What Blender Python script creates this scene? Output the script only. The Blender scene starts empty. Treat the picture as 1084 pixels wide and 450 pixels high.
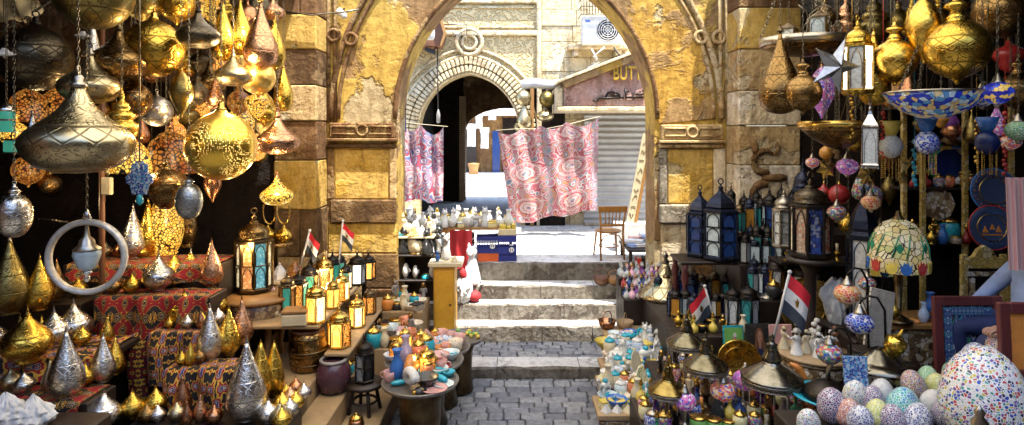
import bpy, bmesh, math, random
from mathutils import Vector, Matrix
from mathutils import noise as mnoise
from mathutils.geometry import tessellate_polygon
random.seed(7)
R = math.radians
PI = math.pi
sc = bpy.context.scene
COL = sc.collection
CAMZ, F, CX, HY = 3.2, 650.0, 542.0, 140.0

def P(px, py, Y):
    "world point seen at (px, py) of the photograph when it stands Y metres away"
    return Vector(((px - CX) / F * Y, Y, CAMZ - (py - HY) / F * Y))
def ST(px, py, z):
    "point on the level surface z that is seen at (px, py)"
    Y = F * (CAMZ - z) / (py - HY)
    return P(px, py, Y)

# ------------------------------------------------------------------ mesh builder
class MB:
    def __init__(s):
        s.v, s.f, s.m, s.sm, s.uv = [], [], [], [], {}
    def add(s, vs, fs, mi=0, smooth=False, M=None):
        b = len(s.v)
        s.v += [tuple(M @ Vector(p)) if M else tuple(p) for p in vs]
        for f in fs:
            s.f.append(tuple(b + i for i in f)); s.m.append(mi); s.sm.append(smooth)
        return s
    def box(s, x0, y0, z0, x1, y1, z1, mi=0, M=None):
        vs = [(x0,y0,z0),(x1,y0,z0),(x1,y1,z0),(x0,y1,z0),(x0,y0,z1),(x1,y0,z1),(x1,y1,z1),(x0,y1,z1)]
        return s.add(vs, [(0,3,2,1),(4,5,6,7),(0,1,5,4),(1,2,6,5),(2,3,7,6),(3,0,4,7)], mi, False, M)
    def bbox(s, x0, y0, z0, x1, y1, z1, c=.02, mi=0, M=None):
        "box with chamfered edges"
        vs = []
        X, Y, Z = (x0,x1), (y0,y1), (z0,z1)
        idx = {}
        for i in (0,1):
            for j in (0,1):
                for k in (0,1):
                    sx, sy, sz = (1,-1)[i], (1,-1)[j], (1,-1)[k]
                    idx[i,j,k] = len(vs)
                    vs += [(X[i], Y[j]+sy*c, Z[k]+sz*c), (X[i]+sx*c, Y[j], Z[k]+sz*c), (X[i]+sx*c, Y[j]+sy*c, Z[k])]
        g = lambda i,j,k,a: idx[i,j,k]+a
        fs = []
        for i in (0,1):
            q = [g(i,0,0,0), g(i,1,0,0), g(i,1,1,0), g(i,0,1,0)]; fs.append(q if i else q[::-1])
            q = [g(0,i,0,1), g(1,i,0,1), g(1,i,1,1), g(0,i,1,1)]; fs.append(q[::-1] if i else q)
            q = [g(0,0,i,2), g(1,0,i,2), g(1,1,i,2), g(0,1,i,2)]; fs.append(q if i else q[::-1])
        for i in (0,1):
            for j in (0,1):
                fs.append((g(i,j,0,0), g(i,j,1,0), g(i,j,1,1), g(i,j,0,1)))
                fs.append((g(i,0,j,0), g(i,1,j,0), g(i,1,j,2), g(i,0,j,2)))
                fs.append((g(0,i,j,1), g(1,i,j,1), g(1,i,j,2), g(0,i,j,2)))
        for i in (0,1):
            for j in (0,1):
                for k in (0,1):
                    fs.append((g(i,j,k,0), g(i,j,k,1), g(i,j,k,2)))
        return s.add(vs, fs, mi, False, M)
    def lathe(s, prof, n=20, mi=0, smooth=True, M=None, rot=0, mats=None, flute=0):
        vs, fs = [], []
        for (r, z) in prof:
            for k in range(n):
                a = rot + 2*PI*k/n
                rr = r*(1 + flute*(1 if k % 2 else -1)) if flute else r
                vs.append((rr*math.cos(a), rr*math.sin(a), z))
        fm = []
        for i in range(len(prof)-1):
            for k in range(n):
                k2 = (k+1) % n
                fs.append((i*n+k, i*n+k2, (i+1)*n+k2, (i+1)*n+k)); fm.append(mats[k % len(mats)] if mats else mi)
        if prof[0][0] > 1e-4: fs.append(tuple(range(n))[::-1]); fm.append(mi)
        if prof[-1][0] > 1e-4: fs.append(tuple((len(prof)-1)*n+k for k in range(n))); fm.append(mi)
        b = len(s.f)
        s.add(vs, fs, mi, smooth, M)
        for i, q in enumerate(fm): s.m[b+i] = q
        return s
    def tube(s, pts, r, n=8, mi=0, closed=False, smooth=True, M=None):
        pts = [Vector(p) for p in pts]; m = len(pts)
        rs = r if isinstance(r, (list, tuple)) else [r]*m
        vs, fs = [], []; up = Vector((.31,.17,.93)).normalized()
        for i, p in enumerate(pts):
            a = pts[(i-1) % m] if (closed or i) else p
            b = pts[(i+1) % m] if (closed or i < m-1) else p
            t = (b-a).normalized()
            x = t.cross(up)
            if x.length < .05: x = t.cross(Vector((1,0,0)))
            x.normalize(); y = t.cross(x)
            for k in range(n):
                an = 2*PI*k/n
                vs.append(p + rs[i]*(math.cos(an)*x + math.sin(an)*y))
        for i in range(m if closed else m-1):
            j = (i+1) % m
            for k in range(n):
                k2 = (k+1) % n
                fs.append((i*n+k, i*n+k2, j*n+k2, j*n+k))
        if not closed:
            fs.append(tuple(range(n))[::-1]); fs.append(tuple((m-1)*n+k for k in range(n)))
        return s.add(vs, fs, mi, smooth, M)
    def torus(s, R0, r, n=24, k=8, mi=0, M=None):
        return s.tube([(R0*math.cos(2*PI*i/n), R0*math.sin(2*PI*i/n), 0) for i in range(n)], r, k, mi, True, True, M)
    def sphere(s, c, r, n=12, mi=0, sz=1.0, M=None):
        m = max(6, n//2+1)
        prof = [(max(0, r*math.sin(PI*i/m)), -r*sz*math.cos(PI*i/m)) for i in range(m+1)]
        prof[0] = (0, -r*sz); prof[-1] = (0, r*sz)
        T = Matrix.Translation(c)
        return s.lathe(prof, n, mi, True, (M @ T) if M else T)
    def prism(s, poly, d, mi=0, M=None, smooth=False):
        "extrude a polygon of (x, z) along y from 0 to d"
        n = len(poly)
        vs = [(x, 0, z) for x, z in poly] + [(x, d, z) for x, z in poly]
        tri = tessellate_polygon([[Vector((x, z, 0)) for x, z in poly]])
        fs = [tuple(t) for t in tri] + [tuple(n+i for i in t[::-1]) for t in tri]
        b = len(s.f)
        s.add(vs, fs, mi, False, M)
        return s.add(vs, [(i, (i+1) % n, n+(i+1) % n, n+i) for i in range(n)], mi, smooth, M)
    def grid(s, fn, nu, nv, mi=0, smooth=True, thick=None):
        "surface fn(u, v) with uv kept"
        b = len(s.v)
        for j in range(nv+1):
            for i in range(nu+1):
                s.v.append(tuple(fn(i/nu, j/nv)))
        for j in range(nv):
            for i in range(nu):
                q = (j*(nu+1)+i, j*(nu+1)+i+1, (j+1)*(nu+1)+i+1, (j+1)*(nu+1)+i)
                s.uv[len(s.f)] = [(i/nu,j/nv),((i+1)/nu,j/nv),((i+1)/nu,(j+1)/nv),(i/nu,(j+1)/nv)]
                s.f.append(tuple(b+k for k in q)); s.m.append(mi); s.sm.append(smooth)
        return s
    def mesh(s, name, mats):
        me = bpy.data.meshes.new(name)
        me.from_pydata(s.v, [], s.f)
        for m in (mats if isinstance(mats, (list, tuple)) else [mats]): me.materials.append(m)
        me.polygons.foreach_set('material_index', s.m)
        me.polygons.foreach_set('use_smooth', s.sm)
        if s.uv:
            lay = me.uv_layers.new(name='UVMap')
            for fi, uvs in s.uv.items():
                p = me.polygons[fi]
                for li, uv in zip(p.loop_indices, uvs): lay.data[li].uv = uv
        me.update()
        bm = bmesh.new(); bm.from_mesh(me)
        bmesh.ops.recalc_face_normals(bm, faces=bm.faces)
        bm.to_mesh(me); bm.free()
        return me

# ------------------------------------------------------------------ objects
def link(name, data, parent=None, loc=None, rot=None, scale=None):
    o = bpy.data.objects.new(name, data); COL.objects.link(o)
    if parent is not None: o.parent = parent
    if loc is not None: o.location = loc
    if rot is not None: o.rotation_euler = rot
    if scale is not None: o.scale = (scale,)*3 if not isinstance(scale, (tuple, list)) else scale
    return o
def tag(o, label, cat, group=None):
    o['label'] = label; o['category'] = cat
    if group: o['group'] = group
    return o
def thing(name, label, cat, loc=(0,0,0), rot=(0,0,0), scale=1, group=None):
    return tag(link(name, None, None, loc, rot, scale), label, cat, group)
def solid(name, label, cat, mb, mats, loc=(0,0,0), rot=(0,0,0), scale=1, group=None):
    me = mb if isinstance(mb, bpy.types.Mesh) else mb.mesh(name, mats)
    return tag(link(name, me, None, loc, rot, scale), label, cat, group)
def part(name, mb, mats, parent, loc=None, rot=None, scale=None):
    me = mb if isinstance(mb, bpy.types.Mesh) else mb.mesh(name, mats)
    return link(name, me, parent, loc, rot, scale)
def struct(name, mb, mats):
    o = link(name, mb.mesh(name, mats)); o['kind'] = 'structure'; return o
CACHE = {}
def cached(key, fn):
    if key not in CACHE: CACHE[key] = fn()
    return CACHE[key]
def ordinal(i):
    return ['first','second','third','fourth','fifth','sixth','seventh','eighth','ninth','tenth','eleventh','twelfth',
            'thirteenth','fourteenth','fifteenth','sixteenth','seventeenth','eighteenth'][i]

# ------------------------------------------------------------------ materials
MATS = {}
class G:
    "small node graph helper"
    def __init__(s, name):
        s.m = bpy.data.materials.new(name); s.m.use_nodes = True
        s.t = s.m.node_tree; s.b = s.t.nodes['Principled BSDF']; s.o = s.t.nodes['Material Output']
        MATS[name] = s.m
    def n(s, typ, ins=None, **kw):
        d = s.t.nodes.new('ShaderNode' + typ)
        for k, v in kw.items(): setattr(d, k, v)
        for k, v in (ins or {}).items(): s.set(d.inputs[k], v)
        return d
    def set(s, sock, v):
        if isinstance(v, bpy.types.NodeSocket): s.t.links.new(v, sock)
        elif isinstance(v, (tuple, list)) and sock.type == 'RGBA': sock.default_value = (*v[:3], 1)
        else: sock.default_value = v
    def co(s, kind='Object', scale=1.0, rot=(0,0,0), sc3=None):
        c = s.n('TexCoord').outputs[kind]
        m = s.n('Mapping', {'Vector': c, 'Scale': sc3 or (scale,)*3, 'Rotation': rot})
        return m.outputs[0]
    def noise(s, v, scale, detail=4, rough=.6, dist=0, out='Fac'):
        return s.n('TexNoise', {'Vector': v, 'Scale': scale, 'Detail': detail, 'Roughness': rough, 'Distortion': dist}).outputs[out]
    def vor(s, v, scale, feature='F1', out='Distance', rnd=1.0):
        d = s.n('TexVoronoi', {'Vector': v, 'Scale': scale}, feature=feature)
        d.inputs['Randomness'].default_value = rnd
        return d.outputs[out]
    def wave(s, v, scale, dist=2, ds=2, kind='BANDS', dir='DIAGONAL'):
        d = s.n('TexWave', {'Vector': v, 'Scale': scale, 'Distortion': dist, 'Detail': 2, 'Detail Scale': ds}, wave_type=kind)
        if kind == 'BANDS': d.bands_direction = dir
        return d.outputs['Fac']
    def ramp(s, f, stops, const=False):
        d = s.n('ValToRGB', {'Fac': f}); e = d.color_ramp
        if const: e.interpolation = 'CONSTANT'
        while len(e.elements) < len(stops): e.elements.new(.5)
        for el, (p, c) in zip(e.elements, stops):
            el.position = p; el.color = (*c[:3], 1) if isinstance(c, (tuple, list)) else (c, c, c, 1)
        return d.outputs['Color']
    def mix(s, f, a, b, mode='MIX'):
        d = s.n('Mix', data_type='RGBA', blend_type=mode)
        s.set(d.inputs[0], f); s.set(d.inputs[6], a); s.set(d.inputs[7], b)
        return d.outputs[2]
    def math(s, op, a, b=0.0, c=0.0):
        d = s.n('Math', operation=op); s.set(d.inputs[0], a); s.set(d.inputs[1], b); s.set(d.inputs[2], c)
        return d.outputs[0]
    def bump(s, h, strength=.3, dist=.02, normal=None):
        d = s.n('Bump', {'Height': h, 'Strength': strength, 'Distance': dist})
        if normal: s.set(d.inputs['Normal'], normal)
        s.set(s.b.inputs['Normal'], d.outputs[0]); return d.outputs[0]
    def rand(s): return s.n('ObjectInfo').outputs['Random']
    def fin(s, col=None, rough=.5, metal=0, spec=None, emit=None, est=0, trans=0, alpha=None):
        b = s.b.inputs
        if col is not None: s.set(b['Base Color'], col)
        s.set(b['Roughness'], rough); s.set(b['Metallic'], metal)
        if spec is not None: s.set(b['Specular IOR Level'], spec)
        if emit is not None: s.set(b['Emission Color'], emit); s.set(b['Emission Strength'], est)
        if trans: s.set(b['Transmission Weight'], trans)
        if alpha is not None: s.set(b['Alpha'], alpha)
        return s.m

def plain(name, c1, c2=None, scale=6, rough=.5, metal=0, bump=.15, bs=30, rnd=.25, coord='Object', spec=None):
    g = G(name); v = g.co(coord)
    c2 = c2 or tuple(x*.62 for x in c1)
    col = g.mix(g.ramp(g.noise(v, scale, 5, .65), [(.3, 0.), (.7, 1.)]), c1, c2)
    if rnd:
        col = g.mix(1, col, g.ramp(g.rand(), [(0, 1-rnd), (1, 1.0)]), 'MULTIPLY')
    if bump: g.bump(g.noise(v, bs, 3), bump, .02)
    return g.fin(col, g.math('MULTIPLY_ADD', g.noise(v, scale*2, 2), .25, max(.02, rough-.12)), metal, spec)

def engraved(name, c, dark, scale=9, rough=.28, kind='scroll', patina=.32):
    "chased metal: bands of diaper lattice and of scrollwork; the cut lines hold old patina"
    g = G(name); v = g.co('Object'); sp = g.n('SeparateXYZ', {0: v}); z = sp.outputs[2]
    th = g.math('ARCTAN2', sp.outputs[1], sp.outputs[0])
    def lat(n, k):
        a = g.math('ABSOLUTE', g.math('SINE', g.math('ADD', g.math('MULTIPLY', th, n), g.math('MULTIPLY', z, k))))
        b = g.math('ABSOLUTE', g.math('SINE', g.math('SUBTRACT', g.math('MULTIPLY', th, n), g.math('MULTIPLY', z, k))))
        return g.math('MINIMUM', a, b)
    w = g.n('VectorMath', {0: v, 1: g.n('VectorMath', {0: g.noise(v, 6, 2, out='Color'), 'Scale': .12}, operation='SCALE').outputs[0]}, operation='ADD').outputs[0]
    d = g.vor(w, scale*1.5, 'SMOOTH_F1')
    scr = g.ramp(g.math('MULTIPLY', g.math('PINGPONG', d, .13), 7), [(.1, 1.), (.3, 0.)])
    dia = g.ramp(lat(6, 17), [(.1, 1.), (.24, 0.)])
    fz_ = g.math('FRACT', g.math('MULTIPLY', z, 2.3))
    zone = g.ramp(fz_, [(0, 1.), (.4, 1.), (.42, 0.)])
    edge = g.ramp(g.math('PINGPONG', g.math('ADD', fz_, .6), .5), [(0, 1.), (.045, 0.)]) if kind != 'scales' else 0.0
    if kind == 'scales': mask = g.ramp(lat(5, 14), [(.06, 1.), (.16, 0.)])
    elif kind == 'pierced': mask = g.ramp(g.vor(v, scale*2.4, 'F1', rnd=.3), [(.26, 1.), (.36, 0.)])
    elif kind == 'plain': mask = g.math('MULTIPLY', zone, g.math('MULTIPLY', dia, .6))
    else: mask = g.mix(zone, scr, dia)
    mask = g.math('MAXIMUM', mask, edge)
    pat = g.ramp(g.noise(v, 2.6, 3, .55), [(.4, 0.), (.75, 1.)])
    col = g.mix(g.math('MULTIPLY', pat, patina), c, dark)
    col = g.mix(g.math('MULTIPLY', mask, .72), col, dark)
    col = g.mix(1, col, g.ramp(g.rand(), [(0, .75), (1, 1.0)]), 'MULTIPLY')
    g.bump(g.math('ADD', g.math('MULTIPLY', mask, -1.0), g.math('MULTIPLY', g.noise(v, 9, 2), .5)), .25, .02)
    return g.fin(col, g.math('MULTIPLY_ADD', g.math('MAXIMUM', pat, mask), .14, rough), 1.0)

def mosaic(name, cols, grout=(.75,.73,.68), scale=16, gw=.06, rough=.25, metal=0, white=0.0, squash=None, est=0):
    "small glass or ceramic pieces set in grout"
    g = G(name); v = g.co('Object', sc3=squash) if squash else g.co('Object')
    vor = g.n('TexVoronoi', {'Vector': v, 'Scale': scale}, feature='F1')
    e = g.vor(v, scale, 'DISTANCE_TO_EDGE')
    rr = g.n('SeparateColor', {0: vor.outputs['Color']}).outputs[0]
    st = []
    k = len(cols)
    for i, c in enumerate(cols): st.append((white + (1-white)*i/k, c))
    if white: st = [(0, grout)] + st
    pc = g.ramp(rr, st, True)
    pc = g.mix(g.noise(v, 40, 2), pc, g.mix(1, pc, (.55,.55,.55), 'MULTIPLY'))
    m = g.ramp(e, [(gw*.6, 0.), (gw, 1.)])
    col = g.mix(m, grout, pc)
    g.bump(m, .4, .01)
    return g.fin(col, rough, metal, emit=col if est else None, est=est)

def glow(name, c1, c2, st, scale=5, lines=None, base=(.5,.45,.4)):
    "lit glass or pierced shade: the lamp inside shines through"
    g = G(name); v = g.co('Object')
    col = g.mix(g.ramp(g.noise(v, scale, 3), [(.35, 0.), (.65, 1.)]), c1, c2)
    f = st
    if lines:
        d = g.vor(v, lines, 'DISTANCE_TO_EDGE'); k = g.ramp(d, [(.07, 0.), (.16, 1.)])
        f = g.math('MULTIPLY', k, st)
        col0 = g.mix(k, (.03,.02,.01), col)
    else: col0 = col
    return g.fin(g.mix(1, col0, base, 'MULTIPLY'), .3, 0, emit=col, est=f)
def pierced_lit(name, metal, light, st, scale=30):
    g = G(name); v = g.co('Object')
    d = g.vor(v, scale, 'F1', rnd=.5)
    k = g.ramp(d, [(.2, 1.), (.3, 0.)])
    k2 = g.math('MULTIPLY', k, g.ramp(g.noise(v, 2.2, 1), [(.42, .05), (.62, 1.)]))
    col = g.mix(k, metal, (.02,.012,.004))
    g.bump(k, -.5, .01)
    return g.fin(col, .3, g.math('SUBTRACT', 1.0, k), emit=light, est=g.math('MULTIPLY', k2, st))
# ================================================================== palette
plain('iron', (.025,.025,.028), (.05,.04,.03), 8, .4, 1.0, .2, 40)
plain('dark_bronze', (.2,.14,.07), (.06,.04,.022), 6, .34, 1.0, .2, 20)
plain('gold_trim', (.78,.52,.13), (.4,.23,.05), 6, .25, 1.0, .1)
plain('pewter_trim', (.55,.5,.42), (.2,.17,.12), 6, .32, 1.0, .1)
plain('silver_trim', (.8,.78,.74), (.45,.42,.38), 6, .24, 1.0, .1)
plain('copper', (.62,.3,.16), (.3,.13,.06), 6, .28, 1.0, .1)
plain('chain_metal', (.3,.26,.19), (.12,.1,.07), 30, .4, 1.0, 0)
engraved('brass', (.72,.46,.075), (.09,.045,.008), 9, .22)
engraved('brass_bright', (.9,.6,.1), (.2,.1,.012), 8, .16, patina=.3)
engraved('brass_scales', (.76,.49,.09), (.16,.08,.015), 6, .24, kind='scales')
engraved('bronze', (.3,.18,.065), (.05,.03,.012), 9, .22)
engraved('olive_bronze', (.34,.26,.085), (.07,.05,.02), 7, .3, patina=.6)
engraved('black_bronze', (.13,.105,.07), (.02,.016,.01), 8, .3)
engraved('pewter', (.6,.5,.3), (.1,.075,.035), 11, .26, patina=.35)
engraved('silver', (.82,.79,.74), (.22,.19,.15), 8, .2, patina=.3)
engraved('silver_pierced', (.7,.68,.64), (.03,.03,.03), 9, .28, kind='pierced', patina=.2)
engraved('steel_egg', (.42,.43,.44), (.05,.05,.05), 9, .34)
engraved('rose', (.66,.36,.2), (.25,.11,.06), 8, .22, patina=.3)
engraved('tray_brass', (.5,.33,.09), (.14,.08,.02), 9, .3)
pierced_lit('brass_lit', (.72,.46,.06), (1.0,.6,.16), 1.6, 44)
pierced_lit('brass_lit_fine', (.8,.5,.1), (1.0,.62,.2), 2.2, 50)
glow('glow_amber', (1,.5,.1), (1,.26,.03), .35, 5, 14)
glow('glow_yellow', (1,.62,.14), (1,.42,.05), .4, 4)
glow('glow_gold_scales', (1,.66,.12), (.9,.4,.04), .22, 4, 11)
glow('glow_cream', (1,.86,.5), (1,.6,.22), .45, 5)
glow('glow_orange', (1,.42,.07), (.5,.1,.015), .12, 4, 12, (.07,.05,.035))
glow('glow_white', (1,.93,.8), (1,.82,.6), .6)
glow('glow_teal', (.03,.3,.25), (.05,.3,.2), .12, 4)
glow('bulb', (1,.9,.7), (1,.85,.6), 14)
for nm, c in dict(glass_navy=(.01,.025,.13), glass_blue=(.025,.08,.3), glass_teal=(.05,.35,.36), glass_green=(.03,.28,.14), glass_red=(.45,.03,.03),
                  glass_amber=(.6,.28,.04), glass_milk=(.72,.74,.72), glass_frost=(.6,.72,.78), glass_violet=(.25,.06,.35), glass_grey=(.4,.42,.42)).items():
    plain(nm, c, tuple(x*.55 for x in c), 9, .16, 0, .25, 22, .3)
for nm, c in dict(ceramic_white=(.78,.76,.7), ceramic_turquoise=(.03,.42,.55), ceramic_blue=(.04,.16,.5), ceramic_yellow=(.8,.6,.1), ceramic_orange=(.75,.28,.06),
                  ceramic_red=(.5,.04,.03), ceramic_pink=(.75,.4,.36), ceramic_cream=(.75,.64,.42), ceramic_lilac=(.42,.36,.55), ceramic_black=(.03,.03,.03), ceramic_green=(.2,.5,.12),
                  stone_grey=(.34,.32,.3), alabaster=(.8,.78,.74), wood_dark=(.024,.013,.008), wood_red=(.12,.022,.02), wood_honey=(.4,.2,.06), wood_tan=(.42,.28,.14),
                  paper_white=(.75,.74,.72), cloth_navy=(.015,.025,.1), cloth_blue=(.1,.17,.5), cloth_red=(.45,.02,.025), cloth_white=(.75,.75,.74), cloth_sky=(.35,.45,.72),
                  leather_brown=(.2,.08,.035), plastic_blue=(.02,.03,.22), plastic_orange=(.75,.14,.03), skin=(.5,.27,.18), rubber=(.02,.02,.02)).items():
    ro = .25 if nm.startswith('ceramic') else .75 if nm[:5] in ('cloth','paper') else .5
    plain(nm, c, tuple(x*.7 for x in c), 7, ro, 0, .15, 35, .22)
# speckled / painted ceramics: a second glaze colour brushed over the first
def painted(name, a, b, c, scale=7):
    g = G(name); v = g.co('Object')
    n1 = g.vor(g.n('VectorMath', {0: v, 1: g.noise(v, 4, 2, out='Color')}, operation='ADD').outputs[0], scale, 'F1')
    col = g.ramp(g.math('PINGPONG', n1, .28), [(0, a), (.13, b), (.2, c), (.25, a)], True)
    return g.fin(col, .22)
painted('painted_turquoise', (.72,.7,.64), (.03,.42,.58), (.72,.7,.64))
painted('painted_blue', (.7,.7,.68), (.04,.14,.5), (.1,.4,.6))
painted('painted_warm', (.74,.68,.52), (.75,.3,.08), (.05,.35,.5))
painted('painted_yellow', (.78,.72,.5), (.75,.5,.05), (.1,.3,.1))
painted('painted_red', (.6,.08,.04), (.75,.55,.2), (.05,.05,.06), 5)
mosaic('mosaic_purple', [(.3,.04,.4),(.08,.06,.5),(.6,.05,.3),(.5,.1,.5),(.7,.6,.7)], (.4,.38,.36), 11, .05, est=.05)
mosaic('mosaic_red', [(.6,.03,.03),(.7,.25,.03),(.55,.06,.15),(.75,.6,.4),(.1,.1,.45)], (.4,.38,.36), 11, .05, est=.05)
mosaic('mosaic_orange', [(.75,.25,.03),(.7,.1,.03),(.8,.65,.45),(.75,.4,.08)], (.7,.6,.5), 9, .06)
mosaic('mosaic_blue', [(.02,.05,.42),(.03,.12,.6),(.7,.72,.75),(.02,.03,.3)], (.6,.62,.65), 9, .05)
mosaic('mosaic_multi', [(.5,.04,.05),(.05,.15,.5),(.05,.35,.2),(.7,.5,.1),(.4,.06,.35),(.75,.72,.7)], (.3,.28,.26), 10, .05)
mosaic('mosaic_bluegold', [(.02,.04,.4),(.03,.08,.6),(.02,.02,.3),(.75,.5,.12)], (.03,.03,.05), 7, .03, est=.08)
mosaic('egg_purple', [(.1,.04,.16),(.2,.06,.2),(.05,.05,.2)], (.72,.7,.68), 13, .1, .3)
mosaic('egg_turquoise', [(.04,.4,.5),(.08,.55,.55),(.03,.25,.6),(.1,.5,.4)], (.75,.76,.74), 12, .075, .3)
mosaic('egg_yellow', [(.6,.62,.05),(.75,.7,.1),(.5,.55,.1)], (.74,.74,.66), 13, .085, .3)
mosaic('egg_green', [(.1,.45,.15),(.2,.5,.1),(.05,.35,.2)], (.74,.76,.7), 13, .085, .3)
mosaic('egg_red', [(.5,.08,.05),(.65,.2,.06),(.35,.05,.08)], (.74,.72,.68), 13, .09, .3)
mosaic('egg_navy', [(.03,.05,.25),(.1,.1,.3),(.05,.1,.4)], (.78,.78,.78), 14, .11, .3, white=.25)
mosaic('egg_white', [(.1,.25,.6),(.5,.1,.3),(.6,.55,.1),(.1,.4,.3),(.05,.05,.1)], (.8,.8,.78), 17, .1, .3, white=.5)
mosaic('egg_big', [(.05,.1,.45),(.55,.08,.08),(.6,.5,.06),(.08,.35,.3),(.04,.04,.1),(.2,.1,.35)], (.76,.76,.74), 26, .1, .25, white=.3)
mosaic('egg_brown', [(.25,.08,.05),(.5,.3,.1),(.1,.08,.3),(.5,.1,.1)], (.72,.7,.64), 14, .09, .3)
mosaic('inlay', [(.7,.62,.48),(.5,.38,.2),(.8,.75,.66),(.2,.12,.06)], (.12,.07,.03), 22, .06, .3)
mosaic('inlay_dark', [(.2,.12,.06),(.35,.24,.12),(.6,.52,.38),(.1,.05,.03)], (.04,.025,.015), 18, .05, .35)
mosaic('tiffany_cream', [(.66,.56,.28),(.7,.62,.4),(.58,.46,.18),(.62,.5,.3),(.5,.5,.2)], (.02,.015,.01), 9, .055, .25, est=.05)
mosaic('tiffany_bowl', [(.02,.04,.4),(.02,.05,.5),(.7,.5,.2),(.75,.6,.3),(.1,.3,.6),(.5,.65,.75)], (.02,.02,.03), 17, .03, .2, est=.03)
mosaic('papers', [(.7,.7,.66),(.6,.55,.3),(.15,.4,.5),(.65,.6,.55),(.5,.2,.12)], (.6,.58,.5), 14, .02, .6)

# khayamiya cloth: appliqued scrolls in contour bands
def scroll_cloth(name, cols, nx, ny, cells=1.6, warp=.5, rough=.85, mul=1.5, seed=0.0):
    "khayamiya: appliqued strapwork, mirrored about both axes of every repeat"
    g = G(name); uv = g.n('TexCoord').outputs['UV']; sp = g.n('SeparateXYZ', {0: uv})
    a = g.math('PINGPONG', g.math('MULTIPLY', sp.outputs[0], nx), .5); b = g.math('PINGPONG', g.math('MULTIPLY', sp.outputs[1], ny), .5)
    v = g.n('CombineXYZ', {0: a, 1: b, 2: seed}).outputs[0]
    w = g.n('VectorMath', {0: v, 1: g.n('VectorMath', {0: g.noise(v, 3.2, 1, out='Color'), 'Scale': warp}, operation='SCALE').outputs[0]}, operation='ADD').outputs[0]
    f = g.math('FRACT', g.math('MULTIPLY', g.vor(w, cells*2.4, 'SMOOTH_F1', rnd=.9), mul))
    st = []; p = 0.0
    for c, wd in cols: st.append((p, c)); p += wd
    col = g.ramp(f, st, True)
    col = g.mix(g.math('MULTIPLY', g.noise(uv, 40, 4), .4), col, g.mix(1, col, (.45,.4,.38), 'MULTIPLY'))
    g.bump(g.math('ADD', f, g.noise(uv, 160, 2)), .3, .01)
    return g.fin(col, rough)
RD, BK, GD, CR, BL = (.27,.008,.014), (.014,.01,.014), (.62,.36,.05), (.62,.5,.34), (.03,.05,.2)
scroll_cloth('khayamiya_red', [(RD,.24),(BK,.04),(CR,.05),(BK,.2),(GD,.07),(BK,.14),(GD,.04),(RD,.22)], 5.5, 4, 1.6, .35)
scroll_cloth('khayamiya_gold', [(BK,.3),(GD,.16),(BK,.1),(RD,.12),(BK,.1),(GD,.12),(BK,.1)], 1, 5, 1.4, .3)
scroll_cloth('khayamiya_mix', [(RD,.2),(CR,.06),(BL,.12),(CR,.04),(RD,.18),(GD,.09),(BK,.16),(GD,.05),(RD,.1)], 4, 3, 1.5, .35, seed=2.3)
def medallion_cloth(name, nx, ny, base, cols):
    "printed cotton: rows of oval medallions over a busy paisley field"
    g = G(name); uv = g.n('TexCoord').outputs['UV']
    nz = g.noise(uv, 7, 3, out='Color')
    w = g.n('VectorMath', {0: uv, 1: g.n('VectorMath', {0: nz, 'Scale': .06}, operation='SCALE').outputs[0]}, operation='ADD').outputs[0]
    sp = g.n('SeparateXYZ', {0: w})
    fx = g.math('SUBTRACT', g.math('FRACT', g.math('MULTIPLY', sp.outputs[0], nx)), .5)
    fy = g.math('SUBTRACT', g.math('FRACT', g.math('MULTIPLY', sp.outputs[1], ny)), .5)
    d = g.math('SQRT', g.math('ADD', g.math('MULTIPLY', fx, fx), g.math('MULTIPLY', g.math('MULTIPLY', fy, fy), 1.3)))
    W, P1, RDc, BLc = (.5,.45,.42), (.36,.18,.18), (.3,.025,.04), (.08,.14,.24)
    ring = g.ramp(d, [(0, BLc), (.05, W), (.11, P1), (.14, W), (.2, RDc), (.24, P1), (.3, W), (.33, P1), (.37, RDc)], True)
    dd = g.vor(w, nx*6.5, 'SMOOTH_F1')
    pais = g.ramp(g.math('FRACT', g.math('MULTIPLY', dd, 2.6)), [(i/len(cols), c) for i, c in enumerate(cols)], True)
    col = g.mix(g.ramp(d, [(.36, 0.), (.40, 1.)]), g.mix(.5, ring, pais), g.mix(.1, pais, (.3,.24,.24)))
    col = g.mix(g.ramp(g.math('ABSOLUTE', fx), [(.43, 0.), (.45, 1.)]), col, g.mix(.4, pais, (.2,.26,.32)))
    col = g.mix(1, col, (.86,.86,.84), 'MULTIPLY')
    g.bump(g.noise(uv, 60, 2), .2, .01)
    return g.fin(col, .85)
medallion_cloth('print_pink', 2, 2.7, None, [(.34,.09,.12),(.4,.3,.3),(.24,.02,.035),(.38,.17,.07),(.08,.14,.22),(.4,.34,.33),(.28,.04,.06)])
medallion_cloth('print_blue', 1.4, 1.6, None, [(.34,.02,.06),(.46,.41,.42),(.06,.12,.32),(.4,.1,.16),(.48,.44,.46),(.04,.05,.18),(.36,.04,.08)])

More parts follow.
